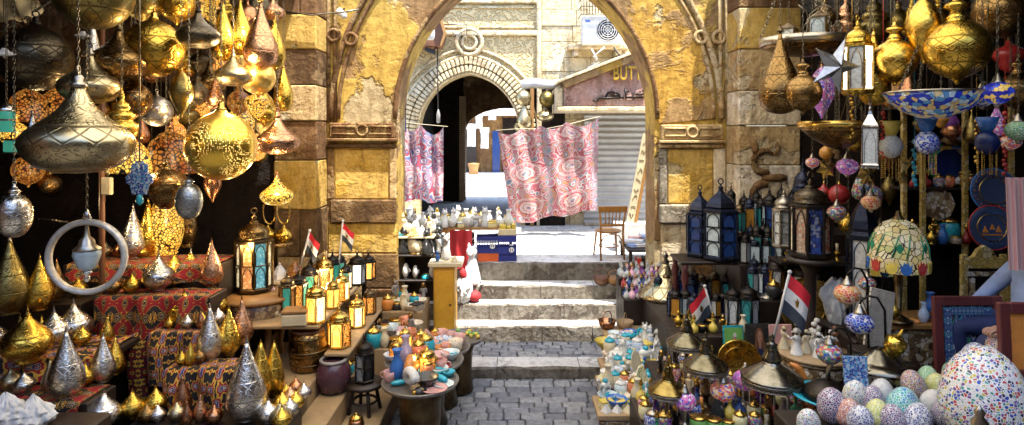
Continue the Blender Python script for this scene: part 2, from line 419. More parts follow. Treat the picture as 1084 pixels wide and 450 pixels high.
# masonry
def plaster(name, base, patch, bare, th=(.48,.53), scale=1.1, rough=.9, stain=.6):
    "old limewash: a coat that has flaked off in sheets over darker coats and bare stone"
    g = G(name); v = g.co('Object')
    n1 = g.noise(v, scale, 8, .62, .3)
    n2 = g.noise(g.co('Object', 1, (0,0,1.3)), scale*.8, 7, .6, .2)
    n3 = g.noise(v, scale*7, 6, .7)
    c = g.mix(g.ramp(n1, [(th[0], 0.), (th[1], 1.)]), base, patch)
    c = g.mix(g.ramp(n2, [(.56, 0.), (.585, 1.)]), c, bare)
    c = g.mix(g.math('MULTIPLY', g.ramp(n3, [(.35, 1.), (.6, 0.)]), stain), c, g.mix(1, c, (.34,.26,.18), 'MULTIPLY'))
    c = g.mix(g.math('MULTIPLY', g.ramp(g.noise(g.co('Object', sc3=(3,3,.5)), 2.2, 5, .7), [(.5, 0.), (.75, 1.)]), .75), c, g.mix(1, c, (.3,.22,.14), 'MULTIPLY'))
    c = g.mix(g.ramp(g.noise(v, 26, 4, .7), [(.28, .75), (.42, 0.)]), c, (.05,.03,.015))
    h = g.math('ADD', g.math('MULTIPLY', g.ramp(n1, [(th[0], 0.), (th[1], 1.)]), .5), g.math('ADD', g.math('MULTIPLY', g.ramp(n2, [(.56, 0.), (.585, 1.)]), -.8), g.math('MULTIPLY', n3, .7)))
    g.bump(h, .8, .05)
    return g.fin(c, rough, spec=.2)
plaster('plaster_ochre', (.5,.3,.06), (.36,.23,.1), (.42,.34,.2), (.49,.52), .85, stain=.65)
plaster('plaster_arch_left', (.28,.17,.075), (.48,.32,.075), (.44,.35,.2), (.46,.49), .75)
plaster('plaster_yellow', (.54,.36,.1), (.48,.29,.05), (.5,.4,.22), (.5,.6), 1.4, stain=.4)
plaster('stone_brown', (.17,.09,.04), (.26,.15,.06), (.3,.2,.09), (.45,.6), 1.6)
plaster('stone_umber', (.1,.055,.025), (.2,.12,.05), (.24,.16,.08), (.45,.6), 1.8)
plaster('stone_tan', (.5,.36,.18), (.4,.25,.11), (.56,.46,.3), (.5,.6), 1.5)
plaster('stone_pale', (.66,.56,.4), (.56,.43,.25), (.7,.62,.5), (.5,.62), 1.6, stain=.45)
plaster('stone_greyed', (.3,.27,.22), (.4,.34,.24), (.22,.19,.15), (.5,.62), 2.2)
plaster('brick_wall', (.14,.075,.04), (.1,.055,.03), (.2,.13,.08), (.5,.62), 1.6)
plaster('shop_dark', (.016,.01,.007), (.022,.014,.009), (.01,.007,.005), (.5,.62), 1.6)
plaster('cream_stone', (.72,.6,.38), (.63,.5,.3), (.72,.64,.46), (.5,.62), 1.6, stain=.35)
plaster('pink_marble', (.52,.31,.25), (.58,.4,.33), (.45,.24,.19), (.45,.6), 3, stain=.5)
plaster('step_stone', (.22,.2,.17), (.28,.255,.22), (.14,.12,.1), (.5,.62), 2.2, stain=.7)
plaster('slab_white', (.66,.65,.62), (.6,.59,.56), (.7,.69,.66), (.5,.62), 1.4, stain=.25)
def relief(name, c, dark, scale):
    "shallow carved arabesque"
    g = G(name); v = g.co('Object')
    nz = g.noise(v, scale*.5, 2, out='Color')
    w = g.n('VectorMath', {0: v, 1: g.n('VectorMath', {0: nz, 'Scale': .25}, operation='SCALE').outputs[0]}, operation='ADD').outputs[0]
    d = g.math('PINGPONG', g.vor(w, scale, 'SMOOTH_F1'), .16)
    h = g.ramp(d, [(.03, 0.), (.1, 1.)])
    col = g.mix(g.math('MULTIPLY', g.math('SUBTRACT', 1.0, h), .5), g.mix(g.noise(v, 3, 5), c, tuple(x*.8 for x in c)), dark)  # grooves darkened in colour too: shade of the carving painted in
    g.bump(h, 1.0, .04)
    return g.fin(col, .9, spec=.2)
relief('carved_cream', (.74,.58,.32), (.55,.4,.18), 8)
relief('carved_brown', (.3,.18,.07), (.06,.035,.015), 12)
def cobble(name):
    g = G(name); v = g.co('Object')
    g_ = g.n('NewGeometry').outputs['Random Per Island']
    c = g.ramp(g_, [(0, (.15,.16,.19)), (.4, (.22,.23,.26)), (.75, (.28,.285,.3)), (1, (.36,.36,.36))])
    c = g.mix(g.math('MULTIPLY', g.ramp(g.noise(v, 14, 5, .7), [(.4, 1.), (.6, 0.)]), .5), c, (.05,.05,.055))
    g.bump(g.noise(v, 25, 5, .7), .5, .02)
    return g.fin(c, g.math('MULTIPLY_ADD', g.noise(v, 8, 3), .4, .25))
cobble('cobbles')
plain('grout_dark', (.04,.038,.036), (.07,.065,.06), 9, .95, 0, .4, 50, 0)
plain('asphalt_dust', (.22,.2,.17), (.3,.27,.22), 2, .95, 0, .3, 40, 0)

# ================================================================== ground, paving, steps
mb = MB(); mb.add([(-150,-150,-.09),(150,-150,-.09),(150,9.2,-.09),(-150,9.2,-.09)], [(0,1,2,3)])
struct('ground', mb, MATS['grout_dark'])
def stones(x0, x1, y0, y1, z, row, wid, name):
    mb = MB(); y = y0; rnd = random.Random(3)
    while y < y1-.03:
        h = min(row*rnd.uniform(.85,1.15), y1-y)
        x = x0 - rnd.uniform(0, wid)
        while x < x1:
            w = wid*rnd.uniform(.65,1.4); t = rnd.uniform(-.008,.008)
            M = Matrix.Translation((0,0,t)) @ Matrix.Rotation(rnd.uniform(-.012,.012), 4, 'X')
            cx, cy = x+w/2, y+h/2
            M = Matrix.Translation((cx,cy,z+t)) @ Matrix.Rotation(rnd.uniform(-.03,.03),4,'X') @ Matrix.Rotation(rnd.uniform(-.03,.03),4,'Y')
            mb.bbox(-w/2+.006,-h/2+.006,-.09,w/2-.006,h/2-.006,0,.014,0,M)
            x += w
        y += h
    return struct(name, mb, MATS['cobbles'])
stones(-2.2, 2.6, 4.5, 8.13, -.06, .155, .24, 'road')
stones(-2.2, 2.6, 8.5, 9.13, .09, .13, .22, 'paved_ledge')

st = thing('stone_steps', 'worn stone steps climbing from the cobbled lane to the sunlit landing', 'steps', (0,0,0))
def step(y0, y1, z0, z1, joints, mi, seed):
    mb = MB(); rnd = random.Random(seed)
    xs = [-2.2]+joints+[2.6]
    for a, b in zip(xs, xs[1:]):
        n = max(2, int((b-a)/.12))
        zz = [z1 + rnd.uniform(-.008,.004) for _ in range(n+1)]; yy = [y0 + rnd.uniform(-.012,.012) for _ in range(n+1)]
        ch = [rnd.uniform(.012,.035) for _ in range(n+1)]
        vs, fs = [], []
        for i in range(n+1):
            x = a+.004+(b-a-.008)*i/n
            vs += [(x,yy[i]+.012*rnd.random(),z0),(x,yy[i],(z0+z1)/2),(x,yy[i],zz[i]-ch[i]),(x,yy[i]+ch[i],zz[i]),(x,y1,z1)]
        for i in range(n):
            for k in range(4): fs.append((i*5+k,(i+1)*5+k,(i+1)*5+k+1,i*5+k+1))
        mb.add(vs, fs, 0, False)
        mb.m[-len(fs):] = [1 if q % 4 == 3 else 0 for q in range(len(fs))]  # treads paler, risers darker: light from above painted into the stone colours
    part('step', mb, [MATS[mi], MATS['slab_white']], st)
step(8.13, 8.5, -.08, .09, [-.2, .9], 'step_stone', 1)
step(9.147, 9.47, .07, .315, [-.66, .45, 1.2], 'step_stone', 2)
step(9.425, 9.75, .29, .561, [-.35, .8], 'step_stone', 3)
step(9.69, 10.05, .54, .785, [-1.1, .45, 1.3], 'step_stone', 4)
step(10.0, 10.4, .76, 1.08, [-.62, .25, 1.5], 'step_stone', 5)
mb = MB(); rnd = random.Random(5); y = 10.4
while y < 14.0:
    h = rnd.choice([.6,.75,.9]); x = -5 - rnd.random()*.8
    while x < 5:
        w = rnd.uniform(.55,1.1)
        mb.bbox(x+.004, y+.004, 1.0, x+w-.004, y+h-.004, 1.08+rnd.uniform(-.005,.003), .008); x += w
    y += h
struct('pavement', mb, MATS['slab_white'])
mb = MB(); mb.add([(-40,10.1,1.06),(40,10.1,1.06),(40,90,1.06),(-40,90,1.06)], [(0,1,2,3)])
struct('street', mb, MATS['slab_white'])

# ================================================================== the gateway
GY = 9.0
def gx(px, Y=GY): return (px-CX)/F*Y
def gz(py, Y=GY): return CAMZ-(py-HY)/F*Y
gate = thing('stone_gateway', 'weathered ochre stone gateway with a tall pointed arch over the steps', 'gateway', (0,GY,0))
def arc_pts(cx, R0, a0, a1, n, cy=125):
    return [(cx+R0*math.cos(a), cy-R0*math.sin(a)) for a in [a0+(a1-a0)*i/n for i in range(n+1)]]
ap = math.acos((592.7-557)/171.7)
left = arc_pts(592.7, 171.7, PI, PI-ap, 22)
right = arc_pts(521.3, 171.7, ap, 0, 22)
poly = [(gx(421),-.1)] + [(gx(x), gz(y)) for x, y in left] + [(gx(x), gz(y)) for x, y in right[1:]] + [(gx(693),-.1)]
poly += [(gx(760),-.1), (gx(790),-.1), (gx(790),6.0), (gx(330),6.0), (gx(330),-.1)]
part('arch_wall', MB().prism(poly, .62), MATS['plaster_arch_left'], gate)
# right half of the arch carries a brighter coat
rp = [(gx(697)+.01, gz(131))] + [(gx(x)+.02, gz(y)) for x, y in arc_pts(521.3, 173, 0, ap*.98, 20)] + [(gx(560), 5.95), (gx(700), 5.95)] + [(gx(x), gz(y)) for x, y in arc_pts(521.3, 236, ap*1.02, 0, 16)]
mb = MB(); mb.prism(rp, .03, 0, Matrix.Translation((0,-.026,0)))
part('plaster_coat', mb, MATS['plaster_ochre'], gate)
def mould(pts, rr, dy=-.02):
    return MB().tube([(gx(x), dy, gz(y)) for x, y in pts], rr, 8)
for cx, sgn in ((592.7, 1), (521.3, -1)):
    for R0, rr in ((241.7,.045),(234,.03)):
        a = arc_pts(cx, R0, PI if sgn > 0 else 0, (PI-ap*1.02) if sgn > 0 else ap*1.02, 26)
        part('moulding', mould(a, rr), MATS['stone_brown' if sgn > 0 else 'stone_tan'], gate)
    a = arc_pts(cx, 174.5, PI if sgn > 0 else 0, (PI-ap) if sgn > 0 else ap, 26)
    part('moulding', mould(a, .035, -.01), MATS['stone_brown'], gate)
for x, mt in ((348,'stone_brown'),(355,'stone_brown'),(762,'stone_tan'),(769,'stone_tan')):
    part('moulding', MB().tube([(gx(x),-.02,5.95),(gx(x),-.02,gz(129))], .032, 8), MATS[mt], gate)
for x, y, mt in ((354,38,'stone_brown'),(372,42,'stone_brown'),(741,40,'stone_tan'),(760,40,'stone_tan')):
    part('knot', MB().torus(.085,.028,20,8,0,Matrix.Translation((gx(x),-.04,gz(y))) @ Matrix.Rotation(PI/2,4,'X')), MATS[mt], gate)
def carved_band(x0, x1, y0, y1, mt):
    mb = MB(); X0, X1, Z0, Z1 = gx(x0), gx(x1), gz(y1), gz(y0)
    mb.bbox(X0,-.07,Z0,X1,.05,Z1,.015)
    zc = (Z0+Z1)/2; xm = (X0+X1)/2
    for a, b in ((X0+.05,xm-.1),(xm+.1,X1-.05)):
        mb.tube([(a,-.075,zc-.055),(b,-.075,zc-.055),(b,-.075,zc+.055),(a,-.075,zc+.055)], .018, 6, 0, True)
    mb.torus(.075,.022,18,6,0,Matrix.Translation((xm,-.078,zc)) @ Matrix.Rotation(PI/2,4,'X'))
    mb.bbox(X0-.03,-.11,Z0-.05,X1+.03,.04,Z0-.004,.012)
    part('carved_band', mb, MATS[mt], gate)
carved_band(350, 419, 130, 146, 'stone_brown')
carved_band(699, 764, 132, 148, 'stone_tan')
def block(x0, y0, x1, y1, d, mt, name='stone_block', c=.018, Y=GY):
    mb = MB(); mb.bbox(gx(x0,Y)+.003, Y-GY-d, gz(y1,Y)+.003, gx(x1,Y)-.003, Y-GY+.05, gz(y0,Y)-.003, c)
    return part(name, mb, MATS[mt], gate)
# left pier facing
block(346,152,419,157,.07,'stone_umber'); block(346,157,354,211,.03,'stone_brown'); block(412,157,420,211,.04,'stone_tan')
block(354,157,412,211,.012,'plaster_yellow','panel'); block(350,211,420,236,.06,'stone_umber'); block(347,236,420,268,.02,'plaster_yellow','panel')
block(347,268,384,330,.03,'stone_tan'); block(384,268,420,305,.028,'stone_umber'); block(384,305,420,365,.034,'stone_brown')
# right pier facing
block(697,152,765,157,.07,'stone_tan'); block(697,157,706,216,.04,'stone_greyed'); block(755,157,768,216,.035,'stone_pale')
block(706,157,755,216,.012,'plaster_yellow','panel'); block(697,216,735,236,.09,'stone_greyed'); block(735,216,768,236,.075,'stone_tan')
block(699,236,732,277,.025,'stone_pale'); block(732,236,768,300,.02,'stone_brown'); block(699,277,732,330,.06,'stone_greyed'); block(699,330,768,372,.05,'stone_greyed')
# flanking piers with striped courses
def flank(x0, x1, courses, mts, name, label, back_x):
    Y = 8.5; t = thing('striped_pier', label, 'pier', (gx((x0+x1)/2,Y), Y, 0))
    ox = gx((x0+x1)/2, Y)
    rnd = random.Random(9)
    for i, (a, b) in enumerate(zip(courses, courses[1:])):
        mb = MB()
        z1, z0 = gz(a,Y), max(-.1, gz(b,Y))
        X0, X1 = gx(x0,Y)-ox, gx(x1,Y)-ox
        split = X0 + (X1-X0)*rnd.choice([.45,.6,1])
        q = rnd.uniform(-.012,.012)
        mb.bbox(X0,q,z0+.004,split-.003,.5,z1-.004,.014)
        if split < X1-.05: mb.bbox(split+.003,q*.3,z0+.004,X1,.5,z1-.004,.014)
        part('stone_course', mb, MATS[mts[i % len(mts)]], t)
    return t, ox
flank(290, 335, [-95,-45,15,52,90,128,170,222,272,330,400], ['stone_tan','stone_brown','plaster_yellow','stone_umber','stone_tan','stone_brown','plaster_yellow','stone_umber'],
      '', 'striped yellow and brown stone pier left of the arch', 0)
tr, ox = flank(782, 848, [-95,-45,8,52,96,133,175,236,290,360,430], ['stone_tan','stone_brown','plaster_yellow','stone_tan','stone_pale','stone_tan','stone_pale','stone_pale','stone_tan','stone_pale'],
      '', 'pale stone pier with brown carved scroll right of the arch', 0)
# the brown scroll ornament on the right pier
mb = MB(); Y = 8.5
def orn(pts, rs):
    mb.tube([(gx(x,Y)-ox, -.04, gz(y,Y)) for x, y in pts], [r*Y/F*.62 for r in rs], 8, 0, False, True, Matrix.Diagonal((1,.6,1,1)))
import math as _m
def cc_(cx, cy, r, a0, a1, rs): n = len(rs); orn([(cx+r*_m.cos(R(a0+(a1-a0)*i/(n-1))), cy-r*_m.sin(R(a0+(a1-a0)*i/(n-1)))) for i in range(n)], rs)
cc_(809,171,12,40,290,[2,4,5,5.5,6,6.5,7,7,6]); cc_(808,206,12,70,320,[6,7,7,6.5,6,5.5,5,4,2])
orn([(806,187),(816,188),(824,188),(832,188)], [6,6,7,5]); orn([(797,150),(799,158),(800,164)], [6,6,5]); orn([(819,163),(824,158),(823,153)], [3,4,2]); orn([(818,213),(822,219),(817,226)], [3,4,2])
orn([(801,216),(804,228),(811,234),(813,244)], [5,6,6,3])
part('carved_scroll', mb, MATS['stone_brown'], tr)

# ================================================================== shop shells
g = G('canvas'); v = g.co('Object'); cc = g.mix(g.noise(v, 3, 4), (.78,.72,.6), (.66,.6,.48))
df = g.n('BsdfDiffuse', {'Color': cc}).outputs[0]; tr_ = g.n('BsdfTranslucent', {'Color': cc}).outputs[0]
ms = g.n('MixShader', {0: .72}); g.t.links.new(df, ms.inputs[1]); g.t.links.new(tr_, ms.inputs[2]); g.t.links.new(ms.outputs[0], g.o.inputs['Surface'])
def shell(name, label, boxes, cat='shop interior'):
    t = thing(name, label, cat, (0,0,0))
    for nm, b, m in boxes: part(nm, MB().box(*b), MATS[m], t)
    return t
shell('shop_shell', 'dark open-fronted shop behind the hanging lamps on the left of the lane',
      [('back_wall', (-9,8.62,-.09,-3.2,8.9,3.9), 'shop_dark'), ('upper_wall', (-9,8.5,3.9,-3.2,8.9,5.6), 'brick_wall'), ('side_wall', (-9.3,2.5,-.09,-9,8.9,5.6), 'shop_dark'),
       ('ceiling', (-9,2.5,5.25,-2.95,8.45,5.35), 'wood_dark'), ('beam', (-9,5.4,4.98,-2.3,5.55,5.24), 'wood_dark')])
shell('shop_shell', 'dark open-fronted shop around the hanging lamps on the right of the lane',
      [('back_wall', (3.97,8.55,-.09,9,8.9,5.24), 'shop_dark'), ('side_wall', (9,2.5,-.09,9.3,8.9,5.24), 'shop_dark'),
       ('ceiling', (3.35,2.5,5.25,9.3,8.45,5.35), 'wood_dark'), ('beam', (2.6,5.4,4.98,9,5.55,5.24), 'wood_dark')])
solid('added_shade_awning', 'unseen canvas awning added over the lane to shade and soften sunlight', 'awning', MB().grid(lambda u,v: (-3.0+u*6.4, 2.5+v*5.5, 5.42+.06*math.sin(u*PI)-.03*math.sin(v*12)), 12, 24), MATS['canvas'])  # out-of-view awning, added to shade the lane and diffuse the sun

# unseen plain house fronts, added around the camera to close off the low sky
def house(name, label, x0, y0, x1, y1, h, face):
    t = thing('sky_block_house', label, 'house', (0,0,0), group='unseen houses added to block sky')
    part('wall', MB().box(x0,y0,-.09,x1,y1,h), MATS['brick_wall'], t)
    for z in (2.2,5.2,8.0):
        if z > h-1.5: continue
        for i in range(4):
            if face == 'n': c = x0+(x1-x0)*(i+.5)/4; part('window', MB().box(c-.5,y1-.05,z,c+.5,y1+.03,z+1.4), MATS['wood_dark'], t)
            else: c = y0+(y1-y0)*(i+.5)/4; xx = x1 if face == 'e' else x0; part('window', MB().box(xx-.04,c-.4,z,xx+.04,c+.4,z+1.4), MATS['wood_dark'], t)
house('sky_block_house', 'unseen brown brick house added behind the viewer to block low sky', -12, -9, 12, -6, 8.5, 'n')
house('sky_block_house', 'unseen brown brick house added on the left to block low sky', -9.3, -5.9, -6, 2.4, 7.5, 'e')
house('sky_block_house', 'unseen brown brick house added on the right to block low sky', 6, -5.9, 9.3, 2.4, 7.5, 'w')

# ================================================================== the courtyard beyond the arch
FY = 14.0
fac = thing('carved_facade', 'sunlit cream stone facade with a cushioned pointed arch and carved bands', 'facade', (0,FY,1.08))
def fx(px): return gx(px, FY)
def fz(py): return gz(py, FY)-1.08
hw, rise = 1.17, fz(77)-fz(140); RR = (hw*hw+rise*rise)/(2*hw); fcx = -.99
def parch(R0, n=18):
    "left foot to right foot of a pointed arch of radius R0"
    k = RR-hw
    amax = math.acos(min(1, k/R0))
    L = [(fcx+k-R0*math.cos(a), fz(140)+R0*math.sin(a)) for a in [amax*i/n for i in range(n+1)]]
    return L + [(2*fcx-x, z) for x, z in L[::-1][1:]]
ar = parch(RR)
poly = [(ar[0][0], -.05)] + ar + [(ar[-1][0], -.05), (fx(573), -.05), (fx(573), 7.5), (-7, 7.5), (-7, -.05)]
part('wall', MB().prism(poly, .7), MATS['carved_cream'], fac)
mb = MB()
for ring, (r0, r1, nb) in enumerate(((RR+.02, RR+.17, 46), (RR+.19, RR+.36, 46))):
    for i in range(nb):
        k = RR-hw
        for side in (1,-1):
            rm = (r0+r1)/2; am = math.acos(k/rm)
            if i >= nb//2: continue
            a = am*(i+.5)/(nb//2)
            c = (fcx+side*(k-rm*math.cos(a)), -.06, fz(140)+rm*math.sin(a))
            M = Matrix.Translation(c) @ Matrix.Rotation(side*(a), 4, 'Y')
            w = am*rm/(nb//2)*.40
            mb.bbox(-(r1-r0)/2,-.06,-w,(r1-r0)/2,.08,w,.018,0,M)
part('cushion_voussoirs', mb, MATS['cream_stone'], fac)
mb = MB()
for R0, rr in ((RR+.40,.035),(RR+.55,.03),(RR+.0,.03)):
    mb.tube([(x,-.03,z) for x, z in parch(R0)], rr, 8)
part('arch_moulding', mb, MATS['cream_stone'], fac)
mb = MB()
for y0, y1 in ((-2,4),(33,38)): mb.bbox(-7,-.09,fz(y1),fx(573),.03,fz(y0),.02)
for x0 in (-6.5,-5,-3.6,-2.25,-.8): mb.bbox(x0+.05,-.05,fz(30),x0+1.3,.03,fz(28),.01); mb.bbox(x0+.05,-.05,fz(9),x0+1.3,.03,fz(7),.01)
mb.bbox(fx(568),-.1,fz(140),fx(573),.03,7.5,.02)
part('string_course', mb, MATS['cream_stone'], fac)
mb = MB(); Mx = Matrix.Translation((fx(497),-.05,fz(45))) @ Matrix.Rotation(PI/2,4,'X')
mb.torus(.29,.05,28,8,0,Mx); mb.torus(.16,.035,24,8,0,Mx)
part('medallion', mb, MATS['cream_stone'], fac)

bw = thing('block_wall', 'cream block wall carrying the air conditioner beside the carved facade', 'wall', (0,FY,1.08))
mb = MB(); rnd = random.Random(4)
z = -.05
while z < 7.4:
    h = rnd.choice([.32,.4,.36]); x = fx(573)+.006
    while x < 4.6:
        w = rnd.uniform(.5,.95)
        mb.bbox(x+.003, .05+rnd.uniform(-.012,.012), z+.003, min(x+w,4.6)-.003, .6, z+h-.003, .012); x += w
    z += h
part('masonry', mb, MATS['cream_stone'], bw)
mb = MB(); mb.bbox(fx(600),-.35,fz(54),fx(664),.045,fz(49),.02); mb.bbox(fx(606),-.25,fz(60),fx(612),.045,fz(54),.01); mb.bbox(fx(650),-.25,fz(60),fx(656),.045,fz(54),.01)
part('ledge', mb, MATS['stone_pale'], bw)

# covered passage behind the carved arch and the street past it
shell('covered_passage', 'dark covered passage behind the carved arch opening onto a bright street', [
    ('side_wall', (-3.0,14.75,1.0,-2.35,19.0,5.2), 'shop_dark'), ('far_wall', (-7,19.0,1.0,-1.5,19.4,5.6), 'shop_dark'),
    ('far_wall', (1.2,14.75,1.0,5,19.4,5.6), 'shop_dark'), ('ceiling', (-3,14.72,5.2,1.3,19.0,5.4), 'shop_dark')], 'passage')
ia = [(-1.5+1.35*(1-math.cos(PI*i/16)), 3.0+.95*math.sin(PI*i/16)**.8) for i in range(17)]
solid('inner_arch', 'dim inner stone arch at the far end of the covered passage', 'arch', MB().prism(ia+[(1.2,5.6),(-1.5,5.6)], .4, 0, Matrix.Translation((0,19.0,0))), MATS['stone_umber'])
mb = MB()
for i in range(46): mb.box(-1.62,18.82,1.1+i*.07,-1.42,18.99,1.155+i*.07)
solid('rolled_shutter', 'brown slatted shutter standing at the mouth of the covered passage', 'shutter', mb, MATS['wood_tan'])
far = thing('street_shop', 'far bright shop with a blue door seen through the dark passage', 'shop', (0,33,1.06))
part('wall', MB().box(-9,0,0,9,.4,9), MATS['stone_brown'], far)
part('door', MB().box(-1.05,-.06,0,-.65,0.02,2.2), MATS['glass_blue'], far)
part('dark_opening', MB().box(-.5,-.05,0,2.5,0.02,2.9), MATS['shop_dark'], far)
part('shelf', MB().box(-2.9,-.3,0,-1.9,0,2.4).box(-2.85,-.34,.7,-1.95,-.28,.76).box(-2.85,-.34,1.5,-1.95,-.28,1.56), MATS['wood_dark'], far)
part('awning', MB().add([(-4,-1.6,3.0),(2.5,-1.6,3.0),(2.5,0,3.7),(-4,0,3.7),(-4,-1.6,3.08),(2.5,-1.6,3.08),(2.5,0,3.78),(-4,0,3.78)], [(0,1,2,3),(4,5,6,7),(0,1,5,4),(1,2,6,5),(2,3,7,6),(3,0,4,7)]), MATS['cloth_white'], far)
solid('pink_rug', 'pink rug hanging outside the far shop past the passage', 'rug', MB().grid(lambda u,v: (-3.3+u*.5, 32+.05*math.sin(u*9), 1.5+v*2.4), 8, 8), MATS['print_blue'])
solid('wicker_stool', 'round straw stool on the bright street outside the far shop', 'stool', MB().lathe([(.26,0),(.22,.2),(.3,.5),(.3,.55),(0,.58)],14), MATS['wood_honey'], (-1.95,31.2,1.07))
for i, (px, py, w, h, lab) in enumerate([(499,143,9,24,'white shirt hung at the far shop beside the shutter'), (507,128,7,16,'small white shirt hung highest at the far shop'), (521,120,8,14,'white cloth hung above the blue door'), (513,146,8,22,'long white robe hung beside the blue door at the far shop')]):
    p = P(px, py, 29); s = 29/F
    solid('hanging_shirt', lab, 'shirt', MB().grid(lambda u,v,w=w,h=h: ((u-.5)*w*s*(1+.25*(v>.75)), .06*math.sin(u*7+v*3), (v-.5)*h*s), 10, 10), MATS['cloth_white'], p, group='white clothes at the far shop')

# kiosk with the gold letters
KY = 12.6
def kx(px): return gx(px, KY)
def kz(py): return gz(py, KY)
plain('sign_gold', (.75,.48,.06), (.6,.36,.04), 6, .35, .3, .1)
kio = thing('sign_kiosk', 'gabled pink kiosk front with gold letters above the grey shutter', 'kiosk', (0,KY,1.08))
def kp(pts): return [(kx(x), kz(y)-1.08) for x, y in pts]
outer = kp([(589,118),(589,92),(596,86),(730,34),(730,118)])
inner = kp([(597,112),(597,94),(601,90),(730,40),(730,112)])
part('marble_panel', MB().prism(inner, .06, 0, Matrix.Translation((0,-.02,0))), MATS['pink_marble'], kio)
part('body', MB().prism(outer, 1.3, 0, Matrix.Translation((0,.041,0))), MATS['stone_pale'], kio)
mb = MB()
mb.bbox(kx(589),-.09,kz(118)-1.08,kx(730),.04,kz(113)-1.08,.02); mb.bbox(kx(589),-.085,kz(112.8)-1.08,kx(595),.038,kz(93)-1.08,.02)
part('frame', mb, MATS['cream_stone'], kio)
a, b = Vector((kx(596),0,kz(88)-1.08)), Vector((kx(730),0,kz(36)-1.08)); d = (b-a); ang = math.atan2(d.z, d.x)
M = Matrix.Translation(a) @ Matrix.Rotation(-ang,4,'Y')
part('yellow_fascia', MB().bbox(0,-.16,-.11,d.length,.0,.03,.015,0,M), MATS['plaster_ochre'], kio)
part('roof_edge', MB().bbox(-.1,-.2,.032,d.length,1.3,.085,.01,0,M), MATS['cream_stone'], kio)
def text_mesh(txt, size, ext):
    cu = bpy.data.curves.new('lettering', 'FONT'); cu.body = txt; cu.size = size; cu.extrude = ext; cu.bevel_depth = .006; cu.align_x = 'LEFT'; cu.space_character = 1.08
    o = bpy.data.objects.new('lettering', cu); COL.objects.link(o)
    bpy.context.view_layer.update()
    me = bpy.data.meshes.new_from_object(o.evaluated_get(bpy.context.evaluated_depsgraph_get()))
    bpy.data.objects.remove(o); bpy.data.curves.remove(cu)
    return me
me = text_mesh('BUTT', .40, .025); me.materials.clear(); me.materials.append(MATS['sign_gold'])
part('gold_lettering', me, None, kio, (kx(648),-.09,kz(85)-1.08), (PI/2,0,0), (.56,1.0,1.0))
mb = MB(); q = lambda pts: [(kx(x),-.05,kz(y)-1.08) for x, y in pts]
mb.tube(q([(628,105),(629.5,107.5),(632,106.5),(634,104),(660,103.6)]), .022, 6)
mb.tube(q([(641,103),(643,98.5),(648,97.3),(653,98.5),(656,103)]), .022, 6); mb.tube(q([(646,101),(656,100.6)]), .02, 6)
mb.tube(q([(661.5,94.5),(662,103.5),(681,103.3),(681.5,100)]), .022, 6); mb.tube(q([(672,100.4),(681,100)]), .02, 6)
for x, y in ((677,97.2),(679.6,96.4),(664.5,97)): mb.sphere((kx(x),-.05,kz(y)-1.08), .02, 6)
mb.tube(q([(690,98),(690.5,101),(688,104),(691,107)]), .02, 6)
part('dark_lettering', mb, MATS['iron'], kio)
mb = MB()
def shut(u, v):
    return (fx(618)+u*(fx(720)-fx(618)), -.12+.022*math.cos(v*20*2*PI), v*(fz(118)+.1))
plain('shutter_metal', (.4,.4,.39), (.3,.29,.27), 2, .5, .3, .1, 30, 0)
sh = thing('roller_shutter', 'grey corrugated roller shutter below the kiosk sign', 'shutter', (0,FY,1.08))
part('slats', mb.grid(shut, 2, 160), MATS['shutter_metal'], sh)
part('bottom_rail', MB().bbox(fx(618),-.17,.0,fx(720),-.09,.07,.01), MATS['pewter_trim'], sh)
dr = thing('dark_doorway', 'dark doorway niche behind the hanging brass globes', 'doorway', (0,FY,1.08))
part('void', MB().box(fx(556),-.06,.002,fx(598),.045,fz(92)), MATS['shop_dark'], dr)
part('post', MB().bbox(fx(561),-.14,0,fx(565),-.065,fz(90),.01), MATS['wood_honey'], dr)
part('post', MB().bbox(fx(568),-.14,0,fx(571),-.065,fz(90),.01), MATS['stone_pale'], dr)
solid('rolled_awning', 'white rolled awning above the hanging brass globes', 'awning', MB().tube([(fx(551),13.3,gz(90,13.3)),(fx(565),13.3,gz(88,13.3)),(fx(580),13.35,gz(90,13.3)),(fx(600),13.4,gz(86,13.3))], [.1,.11,.1,.08], 10), MATS['cloth_white'])
cab = thing('air_conditioner', 'white air conditioner with round fan grille on the block wall', 'air conditioner', (fx(634),13.62,gz(48,13.62)))
s = 13.62/F; w, h = 42*s, 30*s
part('casing', MB().bbox(-w/2,-.14,0,w/2,.2,h,.025), MATS['paper_white'], cab)
mb = MB(); M = Matrix.Translation((w*.14,-.146,h*.5)) @ Matrix.Rotation(PI/2,4,'X')
for r0 in (.05,.1,.15,.2,.245): mb.torus(r0,.008,22,5,0,M)
for k in range(8): mb.tube([(w*.14,-.15,h*.5),(w*.14+.25*math.cos(k*PI/4),-.15,h*.5+.25*math.sin(k*PI/4))],.006,5)
part('fan_grille', mb, MATS['paper_white'], cab)
part('fan_opening', MB().lathe([(.255,0),(.255,.004)],24,0,False,Matrix.Translation((w*.14,-.1405,h*.5)) @ Matrix.Rotation(PI/2,4,'X')), MATS['iron'], cab)
part('badge', MB().box(-w*.42,-.144,h*.78,-w*.3,-.1405,h*.86), MATS['cloth_blue'], cab)
mb = MB(); px0, px1 = gx(614,13.6), gx(650,13.6); z0, z1 = gz(17,13.6), gz(-8,13.6)
for k in range(13): x = px0+(px1-px0)*k/12; mb.tube([(x,13.4,z0),(x,13.4,z1)],.01,5)
for k in range(4): z = z0+(z1-z0)*k/3; mb.tube([(px0,13.39,z),(px1,13.39,z),(px1,13.9,z)],.012,5); mb.tube([(px0,13.39,z),(px0,13.9,z)],.012,5)
solid('window_cage', 'rusty wire window cage above the air conditioner', 'cage', mb, MATS['chain_metal'])
